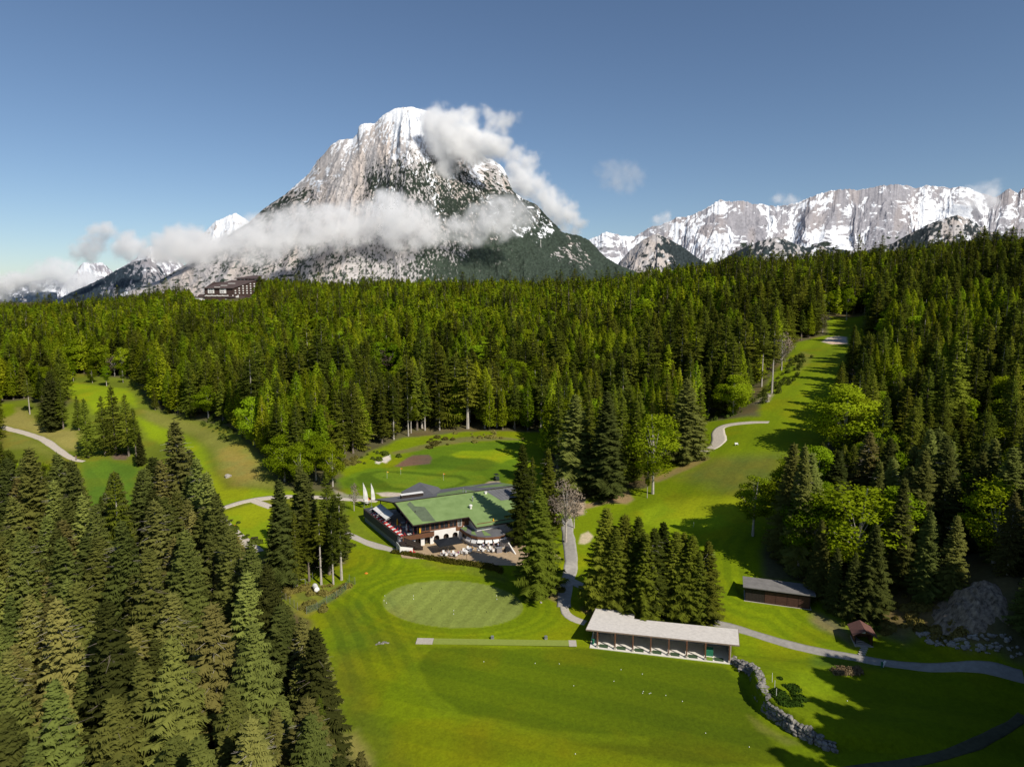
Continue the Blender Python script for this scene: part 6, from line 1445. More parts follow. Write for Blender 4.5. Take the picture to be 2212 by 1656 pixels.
for (a, b_, c_, d_) in ((910, 550, 1050, 522), (1040, 505, 1205, 470), (1190, 445, 1375, 408)):
    xa, za = hp(a, b_); xb, zb_ = hp(c_, d_); fy = lambda z: -2 + (z - ze) / (zr_ - ze) * (dpt + 2)
    ya = fy((za + zb_) / 2 - .4); yb = fy((za + zb_) / 2 + .4); zz0 = (za + zb_) / 2
    s.prism([(xa, ya), (xb, ya), (xb + 1, yb + 1), (xa + 1, yb + 1)], zz0 - .2, zz0 + .45)
s.obj("skylight", HW, hroof)
s = MB(); n_c = 6
for c_ in range(n_c):
    fx = (c_ + .5) / n_c; X_, Y_ = x1 + (x2 - x1) * fx, dpt * fx; ztop = ze + (zr_ - ze) * fx - 1.5; z = hp(0, 700)[1]; rot = math.atan2(dpt, x2 - x1)
    while z < ztop:
        s.box((X_ + .5, Y_ - .8, z), (1.7, 1.0, 1.5), rot); z += 3.1
s.obj("balcony_panel", HW, hot)
s = MB(); xa, za = hp(1290, 310); xb, _ = hp(1990, 310); s.prism([(xa, dpt + 4), (xb, dpt + 4), (xb, dpt + 22), (xa, dpt + 22)], 0, za + 1.2)
s.obj("upper_block", HB, hot); s = MB(); s.prism([(xa - 3, dpt + 1), (xb + 2, dpt + 1), (hp(1900, 0)[0], dpt + 22), (hp(1640, 0)[0], dpt + 22)], [za + 1.2] * 2 + [hp(0, 185)[1]] * 2, [za + 1.8] * 2 + [hp(0, 175)[1]] * 2); s.obj("upper_roof", HR, hot)
s = MB()
for k in range(5): s.box((hp(1840 + k * 38, 0)[0], dpt + 3.7, za + .3), (1.0, .4, 1.6))
for k in range(4): s.box((hp(1300 + k * 110, 0)[0], dpt + 3.7, za + .2), (1.6, .4, 1.0))
for k in range(7): s.box((hp(680 + k * 150, 0)[0], -.5, hp(0, 770)[1]), (1.6, .5, 1.3))
s.obj("white_railing", HW, hot)
s = MB(); xa, za = hp(210, 0)[0], hp(0, 820)[1]; s.prism([(xa, -6), (hp(640, 0)[0], -6), (hp(640, 0)[0], 4), (xa, 4)], za, za + 1.0, 0); s.prism([(xa + 1, -5), (hp(600, 0)[0], -5), (hp(600, 0)[0], 3), (xa + 1, 3)], 0, za - .02, 1); s.prism([(hp(450, 0)[0], -3), (hp(590, 0)[0], -3), (hp(590, 0)[0], 3), (hp(450, 0)[0], 3)], za + 1.02, [hp(0, 770)[1]] * 2 + [hp(0, 730)[1]] * 2, 0); s.obj("annex", [HR, HW], hot)
s = MB(); s.prism([(hp(1250, 0)[0], -8), (hp(1600, 0)[0], -8), (hp(1760, 0)[0], 0), (hp(1250, 0)[0], 0)], hp(0, 830)[1], hp(0, 785)[1], 0); s.prism([(hp(1280, 0)[0], -9), (hp(1460, 0)[0], -9), (hp(1460, 0)[0], -4), (hp(1280, 0)[0], -4)], hp(0, 900)[1] - 6, hp(0, 868)[1], 1); s.prism([(hp(1580, 0)[0], -8.3), (hp(1660, 0)[0], -8.3), (hp(1660, 0)[0], -8.02), (hp(1580, 0)[0], -8.02)], hp(0, 825)[1], hp(0, 780)[1], 1); s.obj("terrace", [HR, HW], hot)
# ------------------------------------------------------------------ stone walls, rocks, hedges
def rock_pts(rng, c, r, sq=(1, 1, .75), sub=1):
    bm = bmesh.new(); bmesh.ops.create_icosphere(bm, subdivisions=sub, radius=1)
    V = np.array([v.co[:] for v in bm.verts]); F = [tuple(v.index for v in f.verts) for f in bm.faces]; bm.free()
    k = 1 + (rng.rand(len(V)) - .5) * .5; V = V * k[:, None] * np.array(sq) * r; a = rng.rand() * 6.28
    R_m = np.array([[math.cos(a), -math.sin(a), 0], [math.sin(a), math.cos(a), 0], [0, 0, 1]]); return V @ R_m.T + np.array(c), F
STONE = mat("grey field stone", (.12, .115, .105), .95, .2, .4, 1.6, .02, c2=(.25, .235, .21)); STONE2 = mat("pale boulder stone", (.34, .31, .27), .95, .2, .25, 1.1, .02)
rng = np.random.RandomState(3)
def stone_wall(name, P, hts, mat_, label, r0=.42, depth=2, lean=.25):
    P = np.array(P); seg = np.hypot(*np.diff(P, axis=0).T); L = np.concatenate([[0], np.cumsum(seg)]); s = 0; mb = MB()
    while s < L[-1]:
        x = np.interp(s, L, P[:, 0]); y = np.interp(s, L, P[:, 1]); x2_ = np.interp(min(s + .5, L[-1]), L, P[:, 0]); y2_ = np.interp(min(s + .5, L[-1]), L, P[:, 1]); dx, dy = x2_ - x, y2_ - y; dl = math.hypot(dx, dy) + 1e-6; nx_, ny_ = dy / dl, -dx / dl
        ht = float(np.interp(s / L[-1], np.linspace(0, 1, len(hts)), hts)); z0 = min(H1(x + nx_ * 1.2, y + ny_ * 1.2), H1(x - nx_ * 1.2, y - ny_ * 1.2)); z = .15
        while z < ht:
            for d_ in range(depth):
                r = r0 * (.7 + .7 * rng.rand()); off = (d_ - .5) * .55 + (z / max(ht, .5) - .5) * -lean * 1.4
                V, F = rock_pts(rng, (x + (rng.rand() - .5) * .3 - nx_ * off * -1, y + (rng.rand() - .5) * .3 - ny_ * off * -1, z0 + z), r, (1.15, .85, .72)); mb.add(V, F)
            z += r0 * 1.05
        s += r0 * 1.35
    return tag(mb.obj(name, mat_), label, "stone wall")
W1 = [at_z(*c2(x, y), 0.2)[:2] for x, y in ((1345, 598), (1400, 640), (1470, 690), (1530, 740), (1560, 830), (1580, 930), (1640, 1035), (1730, 1110), (1850, 1190), (2000, 1270), (2120, 1325), (2212, 1350))]
stone_wall("dry_stone_wall", W1, [.7, 1.2, 1.6, 2.3, 2.6, 2.6, 2.4, 2.2, 2.0, 1.7, 1.2, .7], STONE, "curved grey dry stone wall holding up the shaded tee, right of the range shed")
bb_ = np.array([ground(*c3(x, y))[:2] for x, y in ((1110, 850), (1220, 870), (1330, 880), (1450, 905), (1600, 935), (1780, 960), (1950, 975), (2060, 975))]); mb = MB(); sg_ = np.hypot(*np.diff(bb_, axis=0).T); Lb = np.concatenate([[0], np.cumsum(sg_)])
for k in range(330):
    s_ = rng.rand() * Lb[-1]; x = np.interp(s_, Lb, bb_[:, 0]); y = np.interp(s_, Lb, bb_[:, 1]) + rng.rand() * 3.4 - .3; r = .16 + .34 * rng.rand() ** 1.6
    if rng.rand() < .25 + .5 * vnoise(np.array([x / 2.2]), np.array([y / 2.2]), 5)[0]: continue
    V, F = rock_pts(rng, (x, y, H1(x, y) + r * .25), r, (1.2, .9, .75)); mb.add(V, F)
tag(mb.obj("boulder_bank", STONE2), "bank of pale boulders above the asphalt path at the right", "boulder bank")
# rock outcrop
cx_o, cy_o, cz_o = ground(*c3(1620, 560)); n = 70; g_ = np.linspace(-1, 1, n); OX, OY = np.meshgrid(g_, g_, indexing="ij")
PX = cx_o + OX * 7.0; PY = cy_o + 2.0 + OY * 7.5; rr = np.hypot(OX * 1.05, OY) + (fbm(PX / 3, PY / 3, 3, 8) - .5) * .5
bump = sstep(1.0, .1, rr) * (2.0 + 1.2 * OY) * (.2 + 1.5 * ridged(PX / 2.2, PY / 4.5, 5, 12, .6)) + (fbm(PX * 1.2, PY * 1.2, 3, 9) - .5) * .5 * sstep(1, .5, rr)
PZ = gh(PX.ravel(), PY.ravel()).reshape(n, n) - .35 + bump * .85 - sstep(.85, 1.1, rr) * .6
I_ = np.arange(n * n).reshape(n, n); F_ = np.stack([I_[:-1, :-1], I_[1:, :-1], I_[1:, 1:], I_[:-1, 1:]], -1).reshape(-1, 4)
tag(link(bpy.data.objects.new("rock_outcrop", mesh_np("rock_outcrop", np.stack([PX.ravel(), PY.ravel(), PZ.ravel()], 1), np.ascontiguousarray(F_), [mat("pale crumbling rock", (.13, .10, .07), .95, .1, .4, 1.6, .08, c2=(.33, .26, .19), stretch=(1, 1, .35))]))), "pale crumbling rock outcrop on the slope at the right photo edge", "rock")
for i, (f, x, y, r, l) in enumerate([(c7, 1690, 845, 1.0, "white boulder on the dry left hillside"), (c8, 700, 690, .8, "pale boulder at the foot of the bare trunks on the fairway rim"), (c8, 715, 660, .5, "smaller pale stone behind the boulder on the fairway rim"), (cm, 1650, 305, .25, "small white stone on the brown bank by the path"), (c1, 290, 1045, .32, "orange lichen boulder on the lawn right of the fence"), (c2, 1545, 570 + 40, .01, None)]):
    if not l: continue
    gx_, gy_, gz_ = ground(*f(x, y)); V, F = rock_pts(rng, (0, 0, 0), r, (1.2, .9, .7), 2); mb = MB(); mb.add(V, F); o = mb.obj("boulder", ORANGE if "orange" in l else STONE2); o.location = (gx_, gy_, gz_ + r * .2); tag(o, l, "boulder")
x, y, z = ground(*cm(70, 705)); mb = MB()
for k in range(16):
    V, F = rock_pts(rng, ((rng.rand() - .5) * 2.4, (rng.rand() - .5) * .8, 0), .22, (1.2, 1, .4)); mb.add(V, F)
o = mb.obj("rock_slab", STONE); o.location = (x, y, z); o.rotation_euler = (0, 0, .35); tag(o, "flat grey rock patch in the lawn left of the tee strip", "rock")

def leaf_clump(name, P, Rr, Hh, n, leaf, material, label, cat, kind=None, seed=1):
    """plants: leaf faces spread over a line or patch of ground"""
    rg = np.random.RandomState(seed); P = np.array(P)
    if len(P) > 1:
        seg = np.hypot(*np.diff(P, axis=0).T); L = np.concatenate([[0], np.cumsum(seg)])
    else: L = np.array([0, .01]); P = np.array([P[0], P[0]])
    if kind == "stuff":      # loose tufts and bushes
        K_ = max(14, int(L[-1] * .9)); ks = rg.rand(K_) * L[-1]; kx = np.interp(ks, L, P[:, 0]) + rg.normal(size=K_) * Rr * .6; ky = np.interp(ks, L, P[:, 1]) + rg.normal(size=K_) * Rr * .6; kr = .35 + 1.1 * rg.rand(K_) ** 2; ki = rg.choice(K_, n, p=kr ** 1.5 / (kr ** 1.5).sum()); x, y, Rl, Hl = kx[ki], ky[ki], kr[ki], kr[ki] * Hh * .9
    else: s = rg.rand(n) * L[-1]; x = np.interp(s, L, P[:, 0]); y = np.interp(s, L, P[:, 1]); Rl = Rr; Hl = Hh
    d = rg.normal(size=(n, 3)); d /= np.linalg.norm(d, axis=1)[:, None]; d[:, 2] = np.abs(d[:, 2]); q_ = rg.rand(n) ** .4
    lump = .7 + .6 * vnoise(x * 1.3 + d[:, 0] * 2, y * 1.3 + d[:, 1] * 2, 3)
    x = x + d[:, 0] * Rl * q_ * lump; y = y + d[:, 1] * Rl * q_ * lump; z = gh(x, y) + d[:, 2] * Hl * q_ * lump + .05
    c = np.stack([x, y, z], 1); a = rg.normal(size=(n, 3)); a /= np.linalg.norm(a, axis=1)[:, None]; b = np.cross(a, d + .3 * rg.normal(size=(n, 3))); b /= np.linalg.norm(b, axis=1)[:, None] + 1e-9
    s_ = (leaf * (.6 + .8 * rg.rand(n)))[:, None]; V = np.stack([c - a * s_ * .5, c + a * s_ * .5, c + b * s_], 1).reshape(-1, 3); o0 = c.mean(0)
    me_ = mesh_np(name, V - o0, np.arange(len(V)).reshape(-1, 3), [material]); o = link(bpy.data.objects.new(name, me_)); o.location = o0
    return tag(o, label, cat, kind=kind)
hedge_m = leaf_mat("hedge leaves", (.07, .075, .012), (.14, .125, .02), .2, 0, 1.5)
leaf_clump("hedge", [at_z(*c1(*p), 2.6)[:2] for p in [(520, 880), (640, 900), (760, 922), (900, 945), (1050, 965), (1180, 978), (1330, 995), (1460, 1015)]], .55, .95, 9000, .28, hedge_m, "clipped olive hedge along the lawn edge of the patio", "hedge", seed=4)
brown = leaf_mat("dry bush twigs", (.20, .15, .08), (.32, .25, .13), .1, 0, 1.0)
leaf_clump("bush", [ground(*c3(x, 1140))[:2] for x in (240, 320, 400, 470)], .9, .9, 3500, .22, brown, "low brown bush on the tee, beside the asphalt path", "bush", seed=5)
leaf_clump("ground_shrub", [ground(*c2(x, y))[:2] for x, y in ((1740, 760), (1790, 820), (1830, 900), (1860, 960), (1900, 1000))], 2.2, .35, 7000, .24, leaf_mat("dark ground shrub", (.04, .075, .01), (.08, .13, .015), .2), "patch of dark green creeping shrub above the stone wall", "shrub", kind="stuff", seed=6)
for i, (f, pts, l, R2, H2_, n_) in enumerate([
    (c3, [(700, 480), (900, 440), (1100, 420), (1250, 470)], "brown and green scrub on the bank left of the rock outcrop", 2.6, 1.0, 7000), (c3, [(350, 600), (480, 640), (600, 640)], "yellow green bushes behind the wooden hut", 1.6, 1.6, 5000), (c3, [(700, 640), (900, 700), (1050, 720)], "dry scrub right of the wooden hut roof", 2.0, .7, 5000),
    (c3, [(1150, 640), (1300, 680), (1450, 640)], "green brown scrub above the pale boulders", 2.2, .8, 5000),
    (cg, [(900, 235), (1100, 205), (1300, 150)], "yellowish undergrowth on the left half of the back green's rim", 2.5, 1.0, 7000), (cg, [(1430, 110), (1600, 110), (1800, 120), (2050, 150)], "rusty undergrowth on the right half of the back green's rim", 2.5, 1.1, 7000),
    (cg, [(300, 390), (450, 340), (600, 290)], "green bushes at the wood's edge left of the white bunker", 2.5, 1.4, 6000), (cg, [(20, 470), (150, 430), (260, 400)], "undergrowth at the wood's edge above the left end of the back green", 2.2, 1.2, 5000),
    (ct, [(300, 640), (500, 560), (760, 480)], "yellow green scrub below the goal frame", 1.0, .5, 3500), (ct, [(620, 900), (800, 1000), (900, 900), (1000, 760)], "weeds inside the corner of the green mesh fence", 1.3, .8, 5000), (ct, [(1150, 520), (1350, 560), (1600, 480)], "brownish undergrowth right of the white tank", 1.3, .6, 4000),
    (c7, [(1560, 420), (1640, 450), (1720, 540)], "green bushes along the wood edge above the dry hillside", 2.5, 1.8, 5000), (c7, [(1700, 1220), (1790, 1290), (1880, 1340)], "leafy weeds between the pale track and the small lawn", 1.3, .8, 4000),
    (c8, [(560, 740), (640, 690), (760, 600), (830, 540), (880, 440)], "light green bushes along the left rim of the right fairway", 2.2, 2.2, 9000), (c8, [(380, 800), (430, 780), (520, 750)], "light shrubs above the curved gravel path", 2.0, 1.8, 5000),
    (ck, [(60, 1290), (140, 1260), (210, 1240)], "dry grass tufts under the big spruce by the asphalt path", 1.1, .4, 3000)]):
    mt_ = M_SHRUB if i in (1, 6, 11, 12, 13, 14) else leaf_mat("scrub leaves", (.14, .11, .03), (.26, .20, .06), .2, 0, .5) if i == 0 else MATS.setdefault("scrub2", leaf_mat("dry scrub leaves", (.14, .13, .03), (.26, .22, .06), .2, 0, .5))
    leaf_clump("undergrowth", [ground(*f(*p))[:2] for p in pts], R2 * 1.7, H2_ * .8, n_, .36, mt_, l, "undergrowth", kind="stuff", seed=20 + i)

# ------------------------------------------------------------------ practice tee strip, balls, pins
SX = math.atan2(109.2 - 110.0, 11.5 + 17.1)
strip = tag(empty("tee_strip", (-17.2, 110.0, H1(-17.2, 110.5)), SX), "long narrow light green tee mat strip with concrete pads at both ends", "tee strip")
mb = MB(); mb.box((15.2, .9, .05), (24.3, 1.75, .16)); mb.obj("green_mat", mat("light green tee turf", (.24, .29, .055), .95, .1, .08, 2.0), strip)
for x, w_ in ((1.5, 3.0), (28.0, 1.35)):
    mb = MB(); mb.box((x, .9, .05), (w_, 1.85, .18)); mb.obj("concrete_pad", CONC, strip)
for x, l in ((1165, "small grey club stand behind the middle of the tee strip"), (1698, "small grey club stand behind the right end of the tee strip")):
    gx_, gy_, gz_ = ground(*cm(x, 668)); bb = tag(empty("club_stand", (gx_, gy_, gz_), .2), l, "club stand", "grey club stands behind the tee strip")
    mb = MB(); mb.box((0, 0, .55), (.5, .4, .12)); mb.box((0, 0, .16), (.55, .45, .3)); mb.obj("box", METAL, bb)
    mb = MB(); [mb.tube((a, b, 0), (a, b, .6), .03) for a in (-.22, .22) for b in (-.17, .17)]; mb.obj("frame", METAL, bb)
ballm = mat("white ball", (.85, .85, .82), .4, .5, .02)
mb = MB(); mb.lathe((0, 0, 0), [(.01, 0), (.07, .03), (.085, .09), (.06, .15), (.01, .17)], 8); b0 = mb.obj("golf_ball", ballm, smooth=True); b0["category"] = "golf ball"
rngb = np.random.RandomState(8); pls = []
for n_, (f, x, y) in enumerate(sorted([(c2, 352, 772), (c2, 412, 675), (c2, 598, 858), (c2, 592, 872), (c2, 648, 876), (c2, 660, 872), (c2, 786, 890), (c2, 1119, 1206), (c2, 1484, 1322), (c2, 16, 810), (c2, 925, 940), (c2, 590, 712), (cm, 1080, 896), (cm, 1592, 912), (cm, 1833, 918), (c3, 355, 1418), (c2, 30, 1380)], key=lambda r: r[0](r[1], r[2])[0])):
    g1 = ground(*f(x, y)); pls.append(((g1[0], g1[1], g1[2] + .01), 0, ("leftmost white golf ball on the range grass" if n_ == 0 else "white golf ball on the shaded tee above the stone wall" if n_ == 16 else "white golf ball on the range grass, %s from the left" % ordw(n_)), .8))
instances(b0, pls, "golf balls on the range")
def marker(name, x, y, z, h_, col_, label, cat, flag=None):
    r_ = tag(empty(name, (x, y, z)), label, cat); mb = MB(); mb.tube((0, 0, -.1), (0, 0, h_), .025, .02, 6); mb.obj("stick", CANVAS, r_)
    if flag: mb = MB(); mb.add([(0.02, 0, h_ - .5), (.65, .08, h_ - .28), (.02, 0, h_ - .02), (0.02, .03, h_ - .5), (.65, .11, h_ - .28), (.02, .03, h_ - .02)], [(0, 1, 2), (5, 4, 3), (0, 3, 4, 1), (1, 4, 5, 2), (2, 5, 3, 0)]); mb.obj("flag", flag, r_)
    return r_
for (x, y, m_, l) in ((612, 580, YEL, "yellow pin flag on the left of the back putting green"), (766, 540, ORANGE, "small orange pin flag at the back of the putting green"), (1247, 602, ORANGE, "orange and yellow pin flag on the right of the back putting green")):
    gx_, gy_, gz_ = ground(*cg(x, y)); marker("pin_flag", gx_, gy_, gz_, 2.3, None, l, "pin flag", m_)
for i, (f, x, y) in enumerate([(cm, 93, 240), (cm, 85, 288), (cm, 110, 311), (cm, 378, 240), (cm, 378, 272), (cm, 780, 388), (cm, 780, 422), (cm, 1207, 240), (cm, 1210, 274), (cm, 460, 165), (cm, 640, 190), (cm, 650, 285), (cm, 1108, 400), (cm, 560, 370)]):
    gx_, gy_, gz_ = ground(*f(x, y)); mb = MB(); mb.lathe((gx_, gy_, gz_), [(.045, 0), (.05, .16 if i < 9 else .1), (.02, .22)], 8); tag(mb.obj("tee_marker", ballm if i < 9 else BLACK), ["upper white marker of three at the left tip of the oval green", "middle white marker of three at the left tip of the oval green", "lowest white marker of three at the left tip of the oval green", "rear white marker on the left half of the oval green", "front white marker on the left half of the oval green", "rear white marker in the lower middle of the oval green", "front white marker in the lower middle of the oval green", "rear white marker on the right half of the oval green", "front white marker on the right half of the oval green", "dark hole marker at the upper left of the oval green", "dark hole marker at the upper middle of the oval green", "dark hole marker in the centre of the oval green", "dark hole marker at the lower right of the oval green", "dark hole marker at the lower left of the oval green"][i], "marker", "white markers round the oval green" if i < 9 else "dark hole markers on the oval green")
gx_, gy_, gz_ = ground(*ck(1278, 775)); marker("fairway_post", gx_, gy_, gz_, 1.1, None, "short white post on the green of the right fairway", "post")
for k, (x, y0, y1) in enumerate([(1676, 705, 775), (1697, 768, 838), (1710, 835, 908)]):
    gx_, gy_, gz_ = ground(*c2(x, y1)); mb = MB(); mb.tube((gx_, gy_, gz_ - .1), (gx_ - .03, gy_, gz_ + 1.5), .035, .03, 6); tag(mb.obj("white_stake", CANVAS), ["thin white stake above the stone wall, farthest of three", "thin white stake above the stone wall, middle of three", "thin white stake above the stone wall, nearest of three"][k], "stake", "white stakes above the stone wall")
gx_, gy_, gz_ = ground(*c2(1440, 700)); mb = MB(); mb.box((0, 0, .45), (1.9, .5, .08)); mb.box((0, .28, .75), (1.9, .08, .45)); mb.box((-.75, 0, .2), (.1, .45, .42)); mb.box((.75, 0, .2), (.1, .45, .42)); o = mb.obj("bench", mat("grey bench wood", (.28, .26, .24), .9)); o.location = (gx_, gy_, gz_); o.rotation_euler = (0, 0, -.6); tag(o, "grey wooden bench at the foot of the stone wall near the range shed", "bench")
gx_, gy_, gz_ = ground(*c3(690, 1090)); bag = tag(empty("golf_bag", (gx_, gy_, gz_), .4), "dark green and white golf bag stand at the edge of the shaded path", "golf bag")
mb = MB(); mb.lathe((0, 0, 0), [(.16, 0), (.18, .8), (.14, .95)], 10); mb.obj("bag", mat("green machine paint", (.02, .16, .09), .5, .4), bag); mb = MB(); mb.tube((.1, 0, .1), (.8, 0, .95), .2, .16, 8); mb.obj("side_pouch", CANVAS, bag)

# ------------------------------------------------------------------ fenced corner with tank and goal
tx_, ty_, tz_ = ground(*ct(1010, 560)); tank = tag(empty("gas_tank", (tx_, ty_, tz_), math.radians(118)), "white horizontal cylinder tank on two saddles beside the goal frame", "tank")
mb = MB(); V = []; n = 18; prof = [(-1.25, .05), (-1.22, .35), (-1.1, .52), (1.1, .52), (1.22, .35), (1.25, .05)]
for xx, rr_ in prof: V += [(xx, rr_ * math.cos(6.283 * i / n), .85 + rr_ * math.sin(6.283 * i / n)) for i in range(n)]
mb.add(V, [(j * n + i, j * n + (i + 1) % n, (j + 1) * n + (i + 1) % n, (j + 1) * n + i) for j in range(5) for i in range(n)] + [tuple(range(n))[::-1], tuple(range(5 * n, 6 * n))]); mb.obj("body", mat("white tank paint", (.80, .79, .76), .45, .4, .04), tank)
mb = MB(); mb.box((-.7, 0, .2), (.18, .7, .42)); mb.box((.7, 0, .2), (.18, .7, .42)); mb.obj("saddles", CONC, tank)
mb = MB()
for a in (-.9, .9):
    for i in range(n): mb.tube((a, .535 * math.cos(6.283 * i / n), .85 + .535 * math.sin(6.283 * i / n)), (a, .535 * math.cos(6.283 * (i + 1) / n), .85 + .535 * math.sin(6.283 * (i + 1) / n)), .03, .03, 4)
mb.obj("bands", METAL, tank)
gx_, gy_, gz_ = ground(*ct(650, 470)); goal = tag(empty("goal_frame", (gx_, gy_, gz_), math.radians(12)), "pale metal goal frame with back stays left of the white tank", "goal")
mb = MB(); [mb.tube(a, b, .05, .05, 6) for a, b in (((-.95, 0, 0), (-.95, 0, 1.8)), ((.95, 0, 0), (.95, 0, 1.8)), ((-.95, 0, 1.8), (.95, 0, 1.8)))]; mb.obj("frame", METAL, goal)
mb = MB(); [mb.tube(a, b, .03, .03, 5) for a, b in (((-.95, 0, 1.7), (-1.6, .9, 0)), ((.95, 0, 1.7), (1.7, .9, 0)), ((-1.6, .9, 0), (1.7, .9, 0)))]; mb.obj("stays", METAL, goal)
m, nt, out = new_mat("green mesh netting"); df = N(nt, "ShaderNodeBsdfDiffuse"); df.inputs[0].default_value = (.06, .16, .13, 1); tr = N(nt, "ShaderNodeBsdfTransparent"); mx = N(nt, "ShaderNodeMixShader"); mx.inputs[0].default_value = .78; nt.links.new(df.outputs[0], mx.inputs[1]); nt.links.new(tr.outputs[0], mx.inputs[2]); nt.links.new(mx.outputs[0], out.inputs[0]); NET = m
def mesh_fence(pts, label, h_=1.5, net=True):
    G_ = [ground(*ct(*p)) for p in pts]; o0 = G_[0]; r_ = tag(empty("mesh_fence", o0), label, "fence")
    for g1 in G_: mb = MB(); mb.tube((g1[0] - o0[0], g1[1] - o0[1], g1[2] - o0[2] - .2), (g1[0] - o0[0], g1[1] - o0[1], g1[2] - o0[2] + h_ + .15), .035, .035, 6); mb.obj("post", METAL, r_)
    if net:
        mb = MB()
        for a, b in zip(G_[:-1], G_[1:]):
            A_, B_ = Vector(a) - Vector(o0), Vector(b) - Vector(o0); mb.add([A_, B_, B_ + Vector((0, 0, h_)), A_ + Vector((0, 0, h_))], [(0, 1, 2, 3)])
        mb.obj("netting", NET, r_)
mesh_fence([(215, 735), (310, 780), (400, 860), (500, 940), (580, 1000)], "green mesh fence left of the fenced corner below the tank")
mesh_fence([(790, 1090), (1040, 990), (1265, 840), (1500, 710), (1720, 520)], "green mesh fence on the lawn side of the fenced corner")
mesh_fence([(1720, 515), (1800, 330), (1930, 390)], "short mesh fence return at the right of the fenced corner")
mesh_fence([(490, 530), (930, 280)], "two lone fence posts behind the goal frame", net=False)

# ------------------------------------------------------------------ clubhouse terrace and patio life
def chair_mesh(name, m_, h_=.45):
    r_ = empty(name); mb = MB(); mb.box((0, 0, h_), (.52, .50, .07)); mb.obj("seat", m_, r_); mb = MB(); mb.box((0, .25, h_ + .28), (.52, .07, .52)); mb.obj("backrest", m_, r_)
    for a in (-.21, .21):
        for b in (-.2, .2): mb = MB(); mb.tube((a, b, 0), (a, b, h_), .022, .022, 5); mb.obj("leg", METAL, r_)
    return r_
def table_mesh(name, m_, w_=.9):
    r_ = empty(name); mb = MB(); mb.box((0, 0, .74), (w_, w_, .05)); mb.obj("table_top", m_, r_); mb = MB(); mb.lathe((0, 0, 0), [(.28, 0), (.28, .03), (.05, .06), (.05, .72)], 8); mb.obj("pedestal", METAL, r_)
    return r_
def SIDE(rz): return 'behind' if abs(rz) < .1 else 'in front of' if abs(rz) > 3 else 'right of' if rz < 0 else 'left of'
zt_ = 5.26; tabs = []; chs = []
for k in range(9):
    t = 146.0 + k * 2.05; s0 = 38.1 - (t - 144.3) * (2.9 / 22.7) + 1.15
    tabs.append((s0, t)); 
    for ds, dt, rz in ((0, .72, 0), (0, -.72, math.pi), (.72, 0, -math.pi / 2), (-.66, 0, math.pi / 2)): chs.append((s0 + ds, t + dt, rz, k))
tabs += [(41.0, 145.3), (42.4, 148.0), (41.2, 150.5), (41.8, 153.8)]
for k, (s0, t) in enumerate(tabs[9:]):
    for ds, rz in ((.75, -math.pi / 2), (-.75, math.pi / 2)): chs.append((s0 + ds, t, rz, 9 + k))
ORDN = ["nearest", "second nearest", "third nearest", "fourth nearest", "middle", "fourth farthest", "third farthest", "second farthest", "farthest"]
tb = table_mesh("terrace_table", TABLEW); tb["category"] = "table"
instances(tb, [(at_club(a, b, zt_), ANG, ("white table with red chairs, %s in the row along the terrace parapet" % ORDN[i]) if i < 9 else "white table further in on the terrace, under the %s edge of the roof" % ["front", "middle front", "middle back", "back"][i - 9]) for i, (a, b) in enumerate(tabs)], "tables on the roof terrace")
c0_ = chair_mesh("terrace_chair", RED); c0_["category"] = "chair"
instances(c0_, [(at_club(a, b, zt_), ANG + rz, ("red chair %s the %s table along the terrace parapet" % (SIDE(rz), ORDN[k])) if k < 9 else "red chair %s the %s inner table under the roof edge of the terrace" % (SIDE(rz), ["first", "second", "third", "last"][k - 9])) for a, b, rz, k in chs], "red chairs on the roof terrace")
def closed_parasol(s, t, z, m_, label, h_=2.6):
    r_ = tag(empty("closed_parasol", at_club(s, t, z)), label, "parasol"); mb = MB(); mb.tube((0, 0, 0), (0, 0, h_), .03); mb.lathe((0, 0, 0), [(.3, 0), (.3, .06), (.04, .08)], 10); mb.obj("pole", METAL, r_)
    mb = MB(); mb.lathe((0, 0, 0), [(.14, .9), (.22, 1.2), (.15, 2.2), (.03, h_ + .05)], 8); mb.obj("folded_canopy", m_, r_)
closed_parasol(40.9, 147.3, zt_, CANVAS, "closed white parasol under the front edge of the green roof"); closed_parasol(39.9, 151.9, zt_, YEL, "closed yellow parasol among the terrace tables"); closed_parasol(43.2, 144.15 - .1, zt_, YEL, "slim yellow closed parasol against the first window of the clubhouse", 2.2)
# big black parasol over the patio
r_ = tag(empty("patio_parasol", at_club(48.2, 138.4), ANG), "large square black parasol on the patio in front of the arches", "parasol")
mb = MB(); P = [(-2.9, -2.1), (2.9, -2.1), (2.9, 2.1), (-2.9, 2.1)]; V = [(x, y, 2.45) for x, y in P] + [(0, 0, 3.0)] + [(x, y, 2.2) for x, y in P]
mb.add(V, [(0, 1, 4), (1, 2, 4), (2, 3, 4), (3, 0, 4), (0, 5, 6, 1), (1, 6, 7, 2), (2, 7, 8, 3), (3, 8, 5, 0)]); mb.obj("canopy", BLACK, r_)
mb = MB(); mb.tube((0, 0, 0), (0, 0, 3.05), .06); mb.box((0, 0, .08), (.9, .9, .16)); [mb.tube((0, 0, 2.1), (x * .93, y * .93, 2.42), .02, .02, 4) for x, y in P]; mb.obj("pole", METAL, r_)
wt = table_mesh("patio_table", TABLEW, 1.0); wt["category"] = "table"
pt = [(46.6, 136.1, "white patio table left under the black parasol"), (48.6, 135.0, "white patio table in front of the black parasol"), (51.2, 135.3, "white patio table right of the black parasol"), (52.6, 136.2, "white patio table between the parasol and the half round annex"), (55.2, 135.0, "white patio table below the first annex awning"), (57.2, 133.8, "white patio table below the middle annex awnings")]
instances(wt, [(at_club(a, b), ANG, l) for a, b, l in pt], "white tables on the patio")
wc = chair_mesh("patio_chair", CANVAS); wc["category"] = "chair"; pc = []
